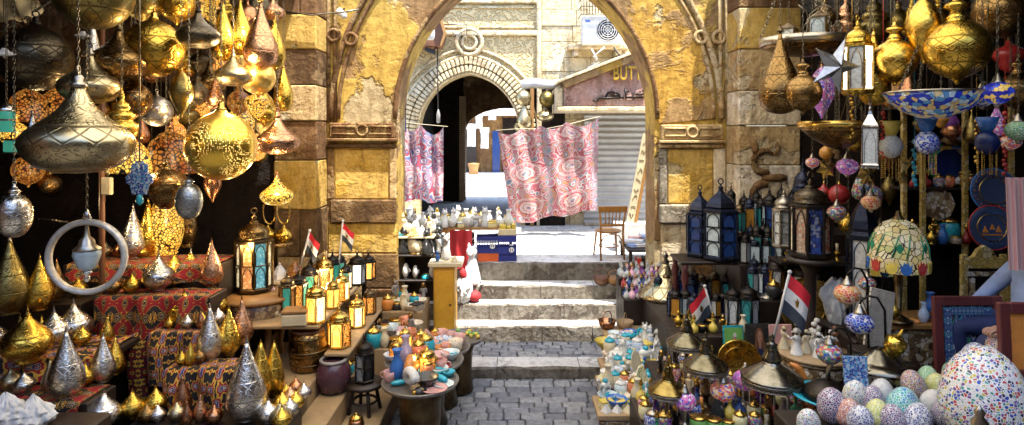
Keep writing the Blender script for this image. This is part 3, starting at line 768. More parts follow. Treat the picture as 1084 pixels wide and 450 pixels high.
for n, pts in enumerate([[(640,50),(628,60),(634,66),(622,72)], [(650,50),(655,58),(672,62)], [(626,52),(632,62),(628,68)]]):
    solid('loose_cable', ['pale cable looping down left under the air conditioner','black cable trailing right under the air conditioner','short white cable below the air conditioner ledge'][n], 'cable',
          MB().tube([P(x,y,13.35) for x, y in pts], .018, 6), MATS['paper_white' if n != 1 else 'rubber'])
# wooden canopy, lamp and camera on the left of the facade
can = thing('wooden_canopy', 'brown wooden canopy bracket high on the cream facade', 'canopy', (0,13.4,0))
def cz(x, y): return (gx(x,13.4), gz(y,13.4))
part('boards', MB().prism([cz(418,48),cz(458,22),cz(462,10),cz(470,36),cz(466,49)], .5), MATS['leather_brown'], can)
part('rafter', MB().prism([cz(462,10),cz(465,10),cz(473,36),cz(468,49),cz(466,49),cz(470,36)], .1, 0, Matrix.Translation((0,-.104,0))), MATS['wood_honey'], can)
lp = thing('white_lantern_lamp', 'white glass wall lamp hanging below the brown wooden canopy', 'lamp', P(455,42,12.9))
s = 12.9/F
part('glass', MB().lathe([(0,0),(4*s,.0),(5.4*s,2*s),(5.4*s,8*s),(4*s,14*s),(1.8*s,16*s)],16), MATS['paper_white'], lp)
part('stem', MB().tube([(0,0,16*s),(0,0,22*s),(0,.4,23*s)],.02,6), MATS['iron'], lp)
cc = thing('security_camera', 'black security camera on a stalk beside the white wall lamp', 'camera', P(456,54,13.5))
part('body', MB().bbox(-.13,-.05,-.045,.11,.05,.045,.012,0,Matrix.Rotation(.35,4,'Y')), MATS['rubber'], cc)
part('arm', MB().tube([(.05,0,.02),(.12,.1,.1),(.12,.45,.12)],.016,6), MATS['iron'], cc)
solid('conduit', 'thin pipe bent above the carved medallion on the facade', 'pipe', MB().tube([P(468,26,13.85),P(494,26,13.85),P(494,42,13.85)], .02, 6), MATS['pewter_trim'])
solid('drop_cable', 'thin cable dropping past the left curve of the carved arch', 'cable', MB().tube([P(463,50,13.6),P(463.5,90,13.6),P(464,118,13.6)], .014, 6), MATS['rubber'])
solid('plumb_weight', 'grey bottle-shaped weight hanging on the thin cable', 'weight', MB().lathe([(0,-.2),(.04,-.18),(.045,0),(.02,.08),(.01,.12)],10), MATS['stone_grey'], P(464,121,13.6))
# ================================================================== kinds of goods
def circ(r, z0, z1, n=12, p=1.0, r0=0, r1=0):
    "rounded profile from (r0,z0) to (r1,z1) with belly r"
    out = []
    for i in range(n+1):
        t = i/n; out.append((max(r*math.sin(PI*t)**p, r0*(1-t)+r1*t if i in (0,n) else 0), z0+(z1-z0)*(1-math.cos(PI*t))/2))
    out[0] = (r0, z0); out[-1] = (r1, z1)
    return out
PROF = {
 'onion': [(0,-.3),(.2,-.285),(.36,-.22),(.46,-.12),(.5,-.01),(.485,.06),(.43,.13),(.345,.195),(.26,.26),(.185,.33),(.125,.41),(.08,.49),(.055,.58)],
 'sphere': [(0,-.5)]+[(.5*math.sin(PI*i/14), -.5*math.cos(PI*i/14)) for i in range(1,13)]+[(.1,.5),(.07,.54)],
 'globe': [(0,-.62),(.03,-.6),(.05,-.55),(.1,-.5)]+[(.5*math.sin(PI*i/14), -.5*math.cos(PI*i/14)) for i in range(2,13)]+[(.14,.5),(.17,.53),(.12,.58),(.1,.66),(.2,.72),(.17,.78),(.06,.82)],
 'drop': [(0,-.75),(.12,-.74),(.3,-.68),(.44,-.53),(.5,-.32),(.48,-.1),(.4,.15),(.3,.4),(.19,.65),(.1,.9),(.05,1.1),(.03,1.25)],
 'longdrop': [(0,-1.0),(.2,-.97),(.38,-.82),(.49,-.52),(.5,-.2),(.44,.15),(.33,.5),(.22,.8),(.12,1.1),(.06,1.35)],
 'egg': [(0,-.72)]+[(.5*math.sin(PI*i/12)**.9, -.72*math.cos(PI*i/12)) for i in range(1,11)]+[(.16,.66),(.14,.72),(.2,.76),(.12,.84),(.05,.9)],
 'jug': [(0,-.6),(.15,-.58),(.38,-.42),(.5,-.15),(.48,.1),(.35,.32),(.18,.45),(.13,.6),(.19,.7),(.1,.78)],
 'tiers': [(0,-.7),(.06,-.66),(.1,-.55),(.3,-.48),(.46,-.3),(.5,-.12),(.46,.02),(.33,.1),(.3,.14),(.38,.2),(.36,.32),(.27,.42),(.2,.45),(.24,.52),(.2,.64),(.1,.72),(.06,.82),(.09,.88),(.04,.95)],
 'cone': [(.5,-.9),(.42,-.6),(.25,.1),(.12,.7),(.05,1.0)],
 'spindle': [(0,-1.05),(.05,-1.0),(.08,-.9),(.3,-.5),(.46,-.15),(.5,.1),(.45,.4),(.3,.75),(.14,.95),(.06,1.05)],
 'shade': [(.5,-.42),(.49,-.36),(.46,-.05),(.36,.22),(.2,.38),(.08,.44),(.07,.54)],
 'dish': [(0,-.2),(.15,-.18),(.35,-.1),(.46,-.02),(.5,.06),(.5,.1),(.47,.06),(.33,-.06),(.1,-.15),(0,-.16)],
 'lobe': [(0,-.5),(.1,-.48),(.25,-.36),(.34,-.2),(.36,-.1),(.44,-.02),(.5,.1),(.47,.24),(.36,.36),(.2,.44),(.1,.5),(.08,.62)],
}
SPROF = {   # standing, z = 0 at the foot
 'drop': [(.22,0),(.25,.03),(.2,.06),(.3,.1),(.43,.25),(.5,.48),(.47,.72),(.38,1.0),(.27,1.28),(.16,1.56),(.08,1.8),(.04,1.95)],
 'squat': [(.22,0),(.26,.03),(.2,.07),(.34,.13),(.47,.27),(.5,.42),(.46,.56),(.35,.7),(.21,.82),(.1,.94),(.05,1.06)],
 'slim': [(.26,0),(.28,.03),(.25,.08),(.36,.2),(.47,.5),(.5,.8),(.46,1.15),(.36,1.6),(.24,2.0),(.12,2.35),(.05,2.6)],
 'jarlamp': [(.3,0),(.33,.04),(.3,.08),(.42,.3),(.5,.7),(.48,1.05),(.4,1.4),(.34,1.6),(.37,1.66),(.3,1.7),(.28,1.66)],
}
def chain_mesh(L):
    L = max(.05, round(L/.06)*.06)
    def mk():
        mb = MB(); n = max(1, int(L/.034))
        for i in range(n):
            z = L*(i+.5)/n; h = L/n*.66; w = .008
            pts = [(w*math.cos(a), 0, h*math.sin(a)) for a in [2*PI*k/6 for k in range(6)]]
            M = Matrix.Translation((0,0,z)) @ Matrix.Rotation((i % 2)*PI/2, 4, 'Z')
            mb.tube(pts, .003, 4, 0, True, True, M)
        return mb.mesh('chain', MATS['chain_metal'])
    return cached(('chain', round(L, 3)), mk)
TOPZ = 5.25
def hang(kind, px, py, w, Y, m, label, trim='pewter_trim', name='hanging_lamp', cat='hanging lamp', group='metal lamps hanging in the shops', n=28, flute=0, chain=True, sq=1.0):
    s = w*Y/F; p = P(px, py, Y)
    t = thing(name, label, cat, p, (0,0,random.uniform(0,6)), s, group)
    def body():
        mb = MB(); pr = PROF[kind]; mb.lathe(pr, n, 0, True, None, 0, None, flute); return mb.mesh('body', MATS[m])
    part('body', cached(('b', kind, m, n, flute), body), None, t, None, None, (1,1,sq))
    zt = PROF[kind][-1][1]*sq
    if kind == 'dish': zt = .06
    def cap():
        mb = MB(); r = .075
        mb.lathe([(.06,-.02),(r,.0),(r,.03),(.045,.05),(.05,.09),(.03,.12),(0,.13)], 12).torus(.045,.012,12,5,0,Matrix.Translation((0,0,.165)) @ Matrix.Rotation(PI/2,4,'X'))
        return mb.mesh('cap', MATS[trim])
    if kind != 'dish':
        part('cap', cached(('cap', trim), cap), None, t, (0,0,zt-.01))
    if chain:
        L = TOPZ - p.z - (zt+.2)*s
        if L > .1:
            if kind == 'dish':
                mb = MB(); L2 = (TOPZ-p.z)/s
                for k in range(3):
                    a = 2*PI*k/3+.4; x, y = .47*math.cos(a), .47*math.sin(a); H = min(1.1, L2)
                    nn = int(H*s/.05)+2
                    for i in range(nn):
                        u = (i+.5)/nn; mb.box(x*(1-u)-.009, y*(1-u)-.004, .07+H*i/nn, x*(1-u)+.009, y*(1-u)+.004, .07+H*(i+.8)/nn)
                if L2 > H+.1: mb.tube([(0,0,H+.05),(0,0,L2)], .008, 5)
                part('chain', mb, MATS['chain_metal'], t)
            else: part('chain', chain_mesh(L), None, t, (0,0,zt+.19), None, 1/s)
    return t
def stand(kind, loc, w, m, label, trim='gold_trim', name='table_lamp', cat='lamp', group=None, tilt=(0,0,0), sq=1.0):
    t = thing(name, label, cat, loc, (tilt[0],tilt[1],random.uniform(0,6)), w, group)
    part('body', cached(('s', kind, m), lambda: MB().lathe(SPROF[kind], 24).mesh('body', MATS[m])), None, t, None, None, (1,1,sq))
    zt = SPROF[kind][-1][1]*sq
    if kind != 'jarlamp':
        part('finial', cached(('fin', trim), lambda: MB().lathe([(.045,-.03),(.055,0),(.03,.03),(.035,.06),(.015,.12),(0,.2)], 10).mesh('finial', MATS[trim])), None, t, (0,0,zt))
    return t
def lantern(loc, w, h, label, n=6, frame='iron', glass=('glass_blue',), dome='iron', rows=2, name='lantern', cat='lantern', group=None, hang_it=False, rotz=None, domek='bulb', small=False):
    "w, h in metres; frame, panes, dome roof and finial"
    ra = round(h/w, 1); H = ra
    rotz = random.uniform(0, 1) if rotz is None else rotz
    t = thing(name, label, cat, loc, (0,0,rotz), w, group)
    b0, b1 = .07*H, .60*H; rr = .43
    def fr():
        mb = MB()
        mb.lathe([(.44,.0),(.5,.02*H),(.5,.05*H),(.44,.07*H)], n, 0, False)
        mb.lathe([(.42,b1-.005),(.5,b1),(.5,b1+.03*H),(.4,b1+.055*H)], n, 0, False)
        for k in range(n):
            a = 2*PI*k/n; mb.tube([(.46*math.cos(a),.46*math.sin(a),b0-.01),(.46*math.cos(a),.46*math.sin(a),b1+.01)], .036, 5, 0, False, False)
        if not small:
            for j in range(1, rows):
                z = b0+(b1-b0)*j/rows
                mb.tube([(.455*math.cos(2*PI*k/n),.455*math.sin(2*PI*k/n),z) for k in range(n)], .018, 4, 0, True, False)
            for k in range(n):   # pointed tracery inside each pane
                a0, a1 = 2*PI*k/n, 2*PI*(k+1)/n
                A, B = Vector((.452*math.cos(a0),.452*math.sin(a0),0)), Vector((.452*math.cos(a1),.452*math.sin(a1),0))
                for j in range(rows):
                    z0 = b0+(b1-b0)*j/rows; z1 = b0+(b1-b0)*(j+1)/rows
                    pt = lambda u, v: tuple(A*(1-u)+B*u+Vector((0,0,z0+(z1-z0)*v)))
                    mb.tube([pt(.14,.04),pt(.14,.6),pt(.3,.84),pt(.5,.95),pt(.7,.84),pt(.86,.6),pt(.86,.04)], .014, 4)
        for k in range(min(n,4)):
            a = 2*PI*k/min(n,4)+.3; mb.sphere((.38*math.cos(a),.38*math.sin(a),0), .045, 6)
        return mb.mesh('frame', MATS[frame])
    def gl():
        mb = MB(); pr = [(rr,b0+(b1-b0)*j/rows) for j in range(rows+1)]
        mb.lathe(pr, n, 0, False, None, 0, list(range(len(glass))))
        return mb.mesh('panes', [MATS[g] for g in glass])
    def dm():
        mb = MB(); z = b1+.05*H; k = (.86*H-z)
        if domek == 'bulb': mb.lathe([(.4,z),(.43,z+.06*k),(.36,z+.1*k),(.4,z+.3*k),(.36,z+.52*k),(.25,z+.7*k),(.14,z+.82*k),(.1,z+.86*k),(.13,z+.9*k),(.09,z+k)], 14)
        elif domek == 'cone': mb.lathe([(.46,z),(.4,z+.1*k),(.22,z+.5*k),(.12,z+.75*k),(.08,z+k)], n, 0, False)
        else: mb.lathe([(.4,z),(.43,z+.1*k),(.38,z+.35*k),(.27,z+.62*k),(.13,z+.86*k),(.08,z+k)], n, 0, False)
        return mb.mesh('dome', MATS[dome])
    def fi():
        mb = MB(); z = .86*H
        mb.lathe([(.08,z-.02),(.05,z+.02*H),(.075,z+.045*H),(.03,z+.07*H),(.02,z+.09*H)], 10).torus(.075,.018,12,5,0,Matrix.Translation((0,0,z+.09*H+.07)) @ Matrix.Rotation(PI/2,4,'X'))
        return mb.mesh('finial', MATS[dome])
    key = (n, ra, frame, rows, small, tuple(glass), dome, domek)
    part('frame', cached(('lf',)+key, fr), None, t)
    part('panes', cached(('lg',)+key, gl), None, t)
    part('dome', cached(('ld',)+key, dm), None, t)
    part('finial', cached(('li',)+key, fi), None, t)
    if hang_it:
        z = .86*H+.09*H+.14
        L = TOPZ-loc[2]-z*w
        if L > .1: part('chain', chain_mesh(L), None, t, (0,0,z), None, 1/w)
    return t
def lantern_px(px, pyb, w, h, Y, label, **k):
    return lantern(P(px, pyb, Y), w*Y/F, h*Y/F, label, **k)
def lantern_on(px, pyb, z, w, h, label, **k):
    p = ST(px, pyb, z); return lantern(p, w*p.y/F, h*p.y/F, label, **k)
def flag(base, top, w, h, label, sway=.2, mirror=1):
    "flag on a thin pole from base to top"
    base, top = Vector(base), Vector(top)
    t = thing('flag', label, 'flag', base, group='small national flags on sticks')
    d = top-base
    part('pole', MB().tube([(0,0,0), d], .012, 6).sphere(d, .02, 8), MATS['paper_white'], t)
    mb = MB(); ax = d.normalized(); side = Vector((mirror*abs(ax.z)*.9, -.25, -mirror*ax.x-.45)).normalized()
    o = d*.97
    def fn(u, v): return o - ax*(1-v)*h + side*u*w + Vector((0, sway*.16*math.sin(u*6+v*1.5)*u, -.05*u*u))
    mb.grid(fn, 12, 12)
    mb.m = [0 if (i//12) >= 8 else 1 if (i//12) >= 4 else 2 for i in range(144)]
    part('cloth', mb, [MATS['ceramic_red_cloth'], MATS['cloth_white'], MATS['flag_black']], t)
    c = fn(.5,.5); e = MB()
    for k in (-1, 1):
        M = Matrix.Translation(c+Vector((0,-.012 if k > 0 else .012,0)))
        e.prism([(-.08*w,.07*h),(-.03*w,.04*h),(-.02*w,.11*h),(.02*w,.11*h),(.03*w,.04*h),(.08*w,.07*h),(.06*w,-.05*h),(.03*w,-.12*h),(-.03*w,-.12*h),(-.06*w,-.05*h)], .003, 0, M)
    part('emblem', e, MATS['gold_trim'], t)
    return t
plain('ceramic_red_cloth', (.6,.015,.03), (.5,.01,.025), 7, .7, 0, .1, 35, .05)
plain('flag_black', (.03,.04,.06), (.02,.03,.05), 7, .7, 0, .1, 35, .05)
def pagoda_lamp(loc, w, h, label, lid='brass_dark', stem='dark_bronze', flutes=False):
    "brass table lamp: stepped pagoda lid, pierced skirt, hanging fringe, turned stem; loc = foot, h = brim height"
    t = thing('pagoda_lamp', label, 'lamp', loc, (0,0,random.random()), w, 'brass pagoda lamps standing at the front')
    H = h/w
    part('lid', cached(('pl', lid), lambda: MB().lathe([(.5,0),(.505,.02),(.49,.045),(.455,.06),(.445,.085),(.38,.11),(.365,.135),(.29,.16),(.275,.185),(.2,.215),(.15,.26),(.14,.3)], 36).mesh('lid', MATS[lid])), None, t, (0,0,H))
    part('finial', cached(('pf', lid, flutes), lambda: MB().lathe([(.14,.29),(.16,.31),(.15,.36),(.11,.45),(.08,.55),(.1,.57),(.05,.6),(.035,.66),(.05,.69),(.015,.75),(0,.78)], 24, flute=.04 if flutes else 0).mesh('finial', MATS[lid])), None, t, (0,0,H))
    def skirt():
        mb = MB()
        mb.lathe([(.485,-.10),(.495,-.1),(.495,-.085),(.485,-.085)], 40); mb.lathe([(.485,-.02),(.5,-.02),(.5,.0),(.485,.0)], 40)
        for k in range(44):
            a = 2*PI*k/44; M = Matrix.Rotation(a,4,'Z') @ Matrix.Translation((.49,0,-.052)) @ Matrix.Rotation(PI/2,4,'Y')
            mb.torus(.026,.009,8,4,0,M)
        return mb.mesh('skirt', MATS['pewter_trim'])
    part('skirt', cached(('ps',), skirt), None, t, (0,0,H))
    def fringe():
        mb = MB().tube([(0,0,-.1),(0,0,-.43)], .004, 4)
        for i in range(9): mb.sphere((0,0,-.13-i*.036), .013, 5)
        return mb.mesh('bead_string', MATS['pewter_trim'])
    for k in range(14): a = 2*PI*k/14; part('bead_string', cached(('pfr',), fringe), None, t, (.47*math.cos(a),.47*math.sin(a),H))
    part('stem', MB().lathe([(.3,0),(.31,.02),(.28,.05),(.14,.09),(.07,.15),(.055,.3*H),(.1,.36*H),(.11,.42*H),(.06,.48*H),(.05,.8*H),(.12,.9*H),(.1,H)], 18), MATS[stem], t)
    return t
plain('brass_plain', (.3,.22,.07), (.12,.08,.025), 4, .22, 1.0, .06, 30, .1)
plain('brass_dark', (.19,.165,.11), (.07,.06,.035), 4, .24, 1.0, .06, 30, .1)
plain('pewter_dark', (.26,.24,.19), (.1,.09,.07), 4, .22, 1.0, .06, 30, .1)
def mosaic_lamp(loc, w, m, label, h=1.0, cap='pewter_trim', arm=True, hang_it=False, name='mosaic_lamp'):
    "glass mosaic globe; w = globe width; standing on a swan neck stem or hanging"
    t = thing(name, label, 'mosaic lamp', loc, (0,0,random.uniform(-.4,.4)), w, 'glass mosaic lamps')
    zg = 0 if hang_it else h
    part('globe', cached(('mg', m), lambda: MB().lathe([(.08,-.42),(.25,-.36),(.42,-.2),(.5,0),(.44,.18),(.3,.3),(.16,.37)], 24).mesh('globe', MATS[m])), None, t, (0,0,zg))
    part('cap', cached(('mc', cap), lambda: MB().lathe([(.2,.33),(.22,.36),(.17,.42),(.12,.55),(.06,.62),(.05,.7)], 16).mesh('cap', MATS[cap])), None, t, (0,0,zg))
    part('foot_cap', cached(('mf', cap), lambda: MB().lathe([(.05,-.56),(.09,-.5),(.12,-.44),(.1,-.4)], 14).mesh('foot_cap', MATS[cap])), None, t, (0,0,zg))
    if hang_it:
        L = TOPZ-loc[2]-.7*w
        if L > .1: part('chain', chain_mesh(L), None, t, (0,0,.68), None, 1/w)
    else:
        if arm:
            x = .85
            part('arm', MB().tube([(x,0,.04),(x+.06,0,h*.5),(x,0,h+.5),(x-.25,0,h+.95),(x-.55,0,h+1.0),(.05,0,h+.82),(0,0,h+.66)], .045, 8), MATS['iron'], t)
            part('base', MB().lathe([(.42,0),(.43,.03),(.36,.07),(.12,.12),(.06,.16)], 20, 0, True, Matrix.Translation((x,0,0))), MATS['iron'], t)
        else:
            part('stem', MB().lathe([(.36,0),(.37,.04),(.28,.08),(.1,.16),(.06,.3),(.1,h-.55),(.08,h-.42)], 16), MATS[cap], t)
    return t
# small ceramics and souvenirs: each builder returns a cached mesh of unit width, foot at z = 0
def sm(kind, m, m2=None):
    def mk():
        mb = MB(); mats = [MATS[m], MATS[m2 or m]]
        if kind == 'bowl': mb.lathe([(.2,0),(.22,.03),(.2,.05),(.38,.16),(.48,.34),(.5,.42),(.47,.42),(.36,.2),(.15,.09),(0,.08)], 20)
        elif kind == 'plate': mb.lathe([(.25,0),(.3,.02),(.48,.08),(.5,.1),(.47,.1),(.28,.045),(0,.04)], 22)
        elif kind == 'cup': mb.lathe([(.3,0),(.36,.05),(.45,.4),(.5,.8),(.47,.8),(.42,.42),(.3,.1),(0,.08)], 16).torus(.22,.05,12,6,0,Matrix.Translation((.55,0,.45)) @ Matrix.Rotation(PI/2,4,'X'))
        elif kind == 'vase': mb.lathe([(.28,0),(.3,.05),(.42,.3),(.5,.65),(.44,1.0),(.28,1.3),(.2,1.55),(.25,1.8),(.34,1.95),(.28,1.95),(.17,1.6)], 18)
        elif kind == 'jar': mb.lathe([(.34,0),(.38,.04),(.48,.3),(.5,.6),(.44,.85),(.36,.92)], 18).lathe([(.4,.92),(.42,.98),(.3,1.1),(.08,1.18),(.1,1.26),(0,1.32)], 18, 1)
        elif kind == 'bottle': mb.lathe([(.3,0),(.45,.08),(.5,.4),(.42,.75),(.2,.95),(.13,1.15),(.13,1.35),(.2,1.4),(.2,1.48)], 14).lathe([(.1,1.48),(.22,1.6),(.2,1.8),(.08,1.95),(.12,2.05),(0,2.15)], 12, 1)
        elif kind == 'pyramid': mb.lathe([(.7,0),(.68,.04),(0,.9)], 4, 0, False, None, PI/4)
        elif kind == 'scarab': mb.lathe([(.5,0),(.5,.12),(.42,.26),(.25,.36),(0,.4)], 14, 0, True, Matrix.Diagonal((1,.7,1,1))).sphere((.5,0,.14), .17, 8, 1).tube([(0,-.37,.1),(0,-.3,.3),(0,0,.41),(0,.3,.3),(0,.37,.1)], .03, 5, 1)
        elif kind == 'cat':
            mb.lathe([(.42,0),(.46,.08),(.44,.3),(.34,.7),(.24,1.05),(.17,1.25),(.16,1.35)], 14, 0, True, Matrix.Diagonal((.85,1.1,1,1)))
            mb.sphere((0,-.06,1.5), .26, 12, 0, .95); mb.sphere((0,-.28,1.42), .1, 8)
            for s in (-1,1):
                mb.lathe([(.1,0),(.07,.14),(0,.26)], 6, 0, True, Matrix.Translation((.15*s,.0,1.66))); mb.tube([(.14*s,-.3,0),(.14*s,-.3,.4),(.13*s,-.2,.85)], [.1,.08,.11], 7)
            mb.tube([(.3,.3,.06),(.55,.1,.05),(.5,-.25,.05)], [.07,.06,.05], 6)
        elif kind == 'statue':
            mb.lathe([(.4,0),(.42,.12),(.34,.13)], 4, 1, False, None, PI/4)
            mb.lathe([(.3,.12),(.28,.5),(.22,.95),(.3,1.25),(.36,1.45),(.3,1.56),(.1,1.6),(.1,1.68)], 12, 0, True, Matrix.Diagonal((1,.7,1,1))); mb.sphere((0,-.02,1.85), .2, 10, 0, 1.15)
            mb.lathe([(.27,1.6),(.27,1.85),(.22,2.1),(.1,2.2),(0,2.22)], 10, 1, True, Matrix.Translation((0,.06,0)) @ Matrix.Diagonal((1,.75,1,1)))
            for s in (-1,1): mb.tube([(.34*s,0,1.42),(.4*s,-.02,1.0),(.22*s,-.24,.85)], [.1,.08,.07], 7)
        elif kind == 'dancer':
            mb.lathe([(.5,0),(.47,.05),(.34,.45),(.2,.85),(.17,.95),(.24,1.15),(.27,1.3),(.12,1.4),(.08,1.46)], 14, 0, True)
            mb.sphere((0,0,1.6), .16, 10, 1, 1.15); mb.lathe([(.18,1.62),(.2,1.7),(.16,1.84),(0,1.9)], 10, 0)
            mb.tube([(.25,0,1.3),(.5,-.1,1.15),(.62,-.2,1.4)], [.1,.08,.05], 7); mb.tube([(-.25,0,1.3),(-.45,-.05,1.05),(-.5,-.3,.95)], [.1,.08,.05], 7)
        elif kind == 'camel':
            mb.sphere((0,0,.85), .34, 12, 0, .8, Matrix.Diagonal((1.4,.8,1,1))); mb.sphere((.02,0,1.13), .2, 10, 1)
            mb.tube([(.4,0,.85),(.62,0,.95),(.7,0,1.3),(.72,0,1.42),(.92,0,1.36)], [.17,.12,.1,.12,.06], 8)
            for x, y in ((.32,.14),(.32,-.14),(-.32,.14),(-.32,-.14)): mb.tube([(x,y,.75),(x+.02,y,.4),(x,y,0)], [.12,.065,.07], 6)
        elif kind == 'mask':
            mb.sphere((0,0,.55), .5, 14, 0, 1.1, Matrix.Diagonal((1,.45,1,1))); mb.lathe([(.5,0),(.2,.12)], 10, 1, True, Matrix.Diagonal((1,.5,1,1))); mb.tube([(0,-.24,.7),(0,-.33,.5),(0,-.22,.42)], .06, 6)
        elif kind == 'boat':
            mb.add([], [])
            def fn(u, v):
                a = (u-.5)*2; wd = .22*(1-a*a)**.7+.004; b = (v-.5)*2
                return (a*.5, b*wd, .06+.2*abs(b)**2*(1-a*a*.4)+.22*a*a)
            mb.grid(fn, 14, 8); mb.lathe([(.12,0),(.1,.07)], 8, 1)
        elif kind == 'box': mb.bbox(-.5,-.36,0,.5,.36,.42,.03).bbox(-.52,-.38,.43,.52,.38,.55,.04,1)
        elif kind == 'book': mb.bbox(-.5,-.36,0,.5,.36,.14,.01).bbox(-.47,-.34,.02,.505,.345,.12,.005,1)
        elif kind == 'shell':
            mb.tube([(.4*math.cos(t)*(1-t/9), .05*t-.2, .42+.4*math.sin(t)*(1-t/9)) for t in [i*.4 for i in range(20)]], [.04+.17*(1-i/20) for i in range(20)], 10)
        elif kind == 'fish': mb.sphere((0,0,.14), .14, 10, 0, 1, Matrix.Diagonal((3.2,1.3,1,1))); mb.prism([(.38,.12),(.6,.3),(.56,.12),(.6,-.02)], .1, 1, Matrix.Translation((0,-.05,0)))
        elif kind == 'fruit': mb.sphere((0,0,.42), .45, 12, 0, .93); mb.tube([(0,0,.8),(.03,0,.95)], .04, 5, 1)
        elif kind == 'candle': mb.lathe([(.5,0),(.5,.06),(.2,.12),(.16,.5),(.26,.55),(.3,.9),(.24,.92)], 14).lathe([(.14,.9),(.14,1.7),(.02,1.72)], 10, 1)
        elif kind == 'tent': mb.lathe([(.5,0),(.46,.3),(.2,.7),(.05,.85),(.07,.92),(0,1.0)], 8, 0, False)
        elif kind == 'tin': mb.lathe([(.46,0),(.5,.03),(.5,.55),(.46,.58)], 18).lathe([(.48,.58),(.5,.6),(.5,.7),(.4,.74),(0,.76)], 18, 1)
        elif kind == 'bell': mb.lathe([(.5,0),(.49,.06),(.4,.2),(.32,.5),(.25,.66),(.1,.74),(.06,.8)], 22).torus(.1,.03,12,6,0,Matrix.Translation((0,0,.9)) @ Matrix.Rotation(PI/2,4,'X'))
        elif kind == 'ewer':
            mb.lathe([(.3,0),(.32,.04),(.16,.1),(.4,.35),(.5,.6),(.4,.85),(.16,1.1),(.12,1.4),(.2,1.5),(.1,1.6),(.03,1.75)], 18)
            mb.tube([(.4,0,.6),(.7,0,.9),(.72,0,1.25),(.85,0,1.45)], [.1,.06,.05,.04], 7); mb.tube([(-.16,0,1.35),(-.5,0,1.3),(-.6,0,.9),(-.44,0,.6)], .04, 6)
        return mb.mesh(kind, mats)
    return cached(('sm', kind, m, m2), mk)
NAMES = dict(bowl='bowl', plate='plate', cup='cup', vase='vase', jar='lidded_jar', bottle='perfume_bottle', pyramid='pyramid', scarab='scarab', cat='cat_statuette', statue='statuette', dancer='robed_figurine',
             camel='camel_figurine', mask='mask', boat='boat_dish', box='trinket_box', book='book', shell='shell_ornament', fish='fish_ornament', fruit='fruit_ornament', candle='candlestick', tent='dome_ornament', tin='round_tin', bell='bell', ewer='ewer')
def small(kind, loc, w, m, label, m2=None, group=None, rz=None, tilt=0):
    nm = NAMES[kind]
    return solid(nm, label, nm.replace('_', ' '), sm(kind, m, m2), None, loc, (tilt, 0, random.uniform(0, 6.28) if rz is None else rz), w, group)
# colour and kind words for labels
WORD = dict(mosaic_purple='purple mosaic', mosaic_red='red mosaic', ceramic_white='white', ceramic_turquoise='turquoise', ceramic_blue='blue', ceramic_yellow='yellow', ceramic_orange='orange', ceramic_red='red', ceramic_pink='pink', ceramic_cream='cream',
            ceramic_lilac='lilac', ceramic_black='black', ceramic_green='green', painted_turquoise='white and turquoise', painted_blue='white and blue', painted_warm='cream and orange', painted_yellow='yellow and cream',
            painted_red='red and gold', stone_grey='grey stone', alabaster='white alabaster', brass='brass', brass_bright='bright brass', bronze='dark bronze', silver='silver', copper='copper', wood_honey='brown wooden',
            gold_trim='golden', glass_violet='violet glass', glass_blue='blue glass', glass_teal='teal glass', glass_red='red glass', glass_milk='milky glass', glass_green='green glass', inlay='inlaid', wood_dark='dark wooden',
            glass_amber='amber glass', black_bronze='blackened', mosaic_multi='mosaic', iron='black iron', pewter='pewter', glass_frost='frosted glass', pink_crystal='pink crystal', glass_navy='navy glass', mosaic_blue='blue mosaic', wood_red='dark red', inlay_dark='inlaid')
plain('pink_crystal', (.75,.3,.45), (.8,.6,.68), 9, .1, 0, .2, 20, .2)
def fill(rows, place, kinds, wr, landmark, group, jx=.02, jy=.02, seed=1, order='from'):
    "rows of goods: each row = (row word, start point, end point, count); the label names kind, colour, row and rank from the landmark"
    rnd = random.Random(seed)
    for word, a, b, n in rows:
        a, b = Vector(a), Vector(b)
        for i in range(n):
            k, m, m2 = rnd.choice(kinds)
            u = (i+.5)/n
            p = a.lerp(b, u) + Vector((rnd.uniform(-jx,jx), rnd.uniform(-jy,jy), 0))
            kw = NAMES[k].replace('_', ' ')
            small(k, p, rnd.uniform(*wr)*(1.25 if k in ('plate','bowl','boat') else .8 if k in ('vase','statue','bottle','candle','ewer') else 1), m, f'{WORD[m]} {kw}, {ordinal(i)} from {landmark}, {word}, {place}', m2, group)

def rumple(rad, h, seed, amp=.22, f=3.0, sq=.85, tie=None):
    "creased cloth bag: radius profile rad(v), folds from fractal noise"
    def fn(u, v):
        a = 2*PI*u; c, s = math.cos(a), math.sin(a)
        k = mnoise.fractal(Vector((c*f, s*f, v*f*1.3+seed)), 1.0, 2.0, 4); k2 = abs(mnoise.noise(Vector((c*f*2+seed, s*f*2, v*f))))
        r = rad(v)*(1+amp*k-amp*.9*k2)
        return (r*c, sq*r*s, h*v*(1+.1*mnoise.noise(Vector((c*2,s*2,seed)))*v))
    return MB().grid(fn, 72, 40)
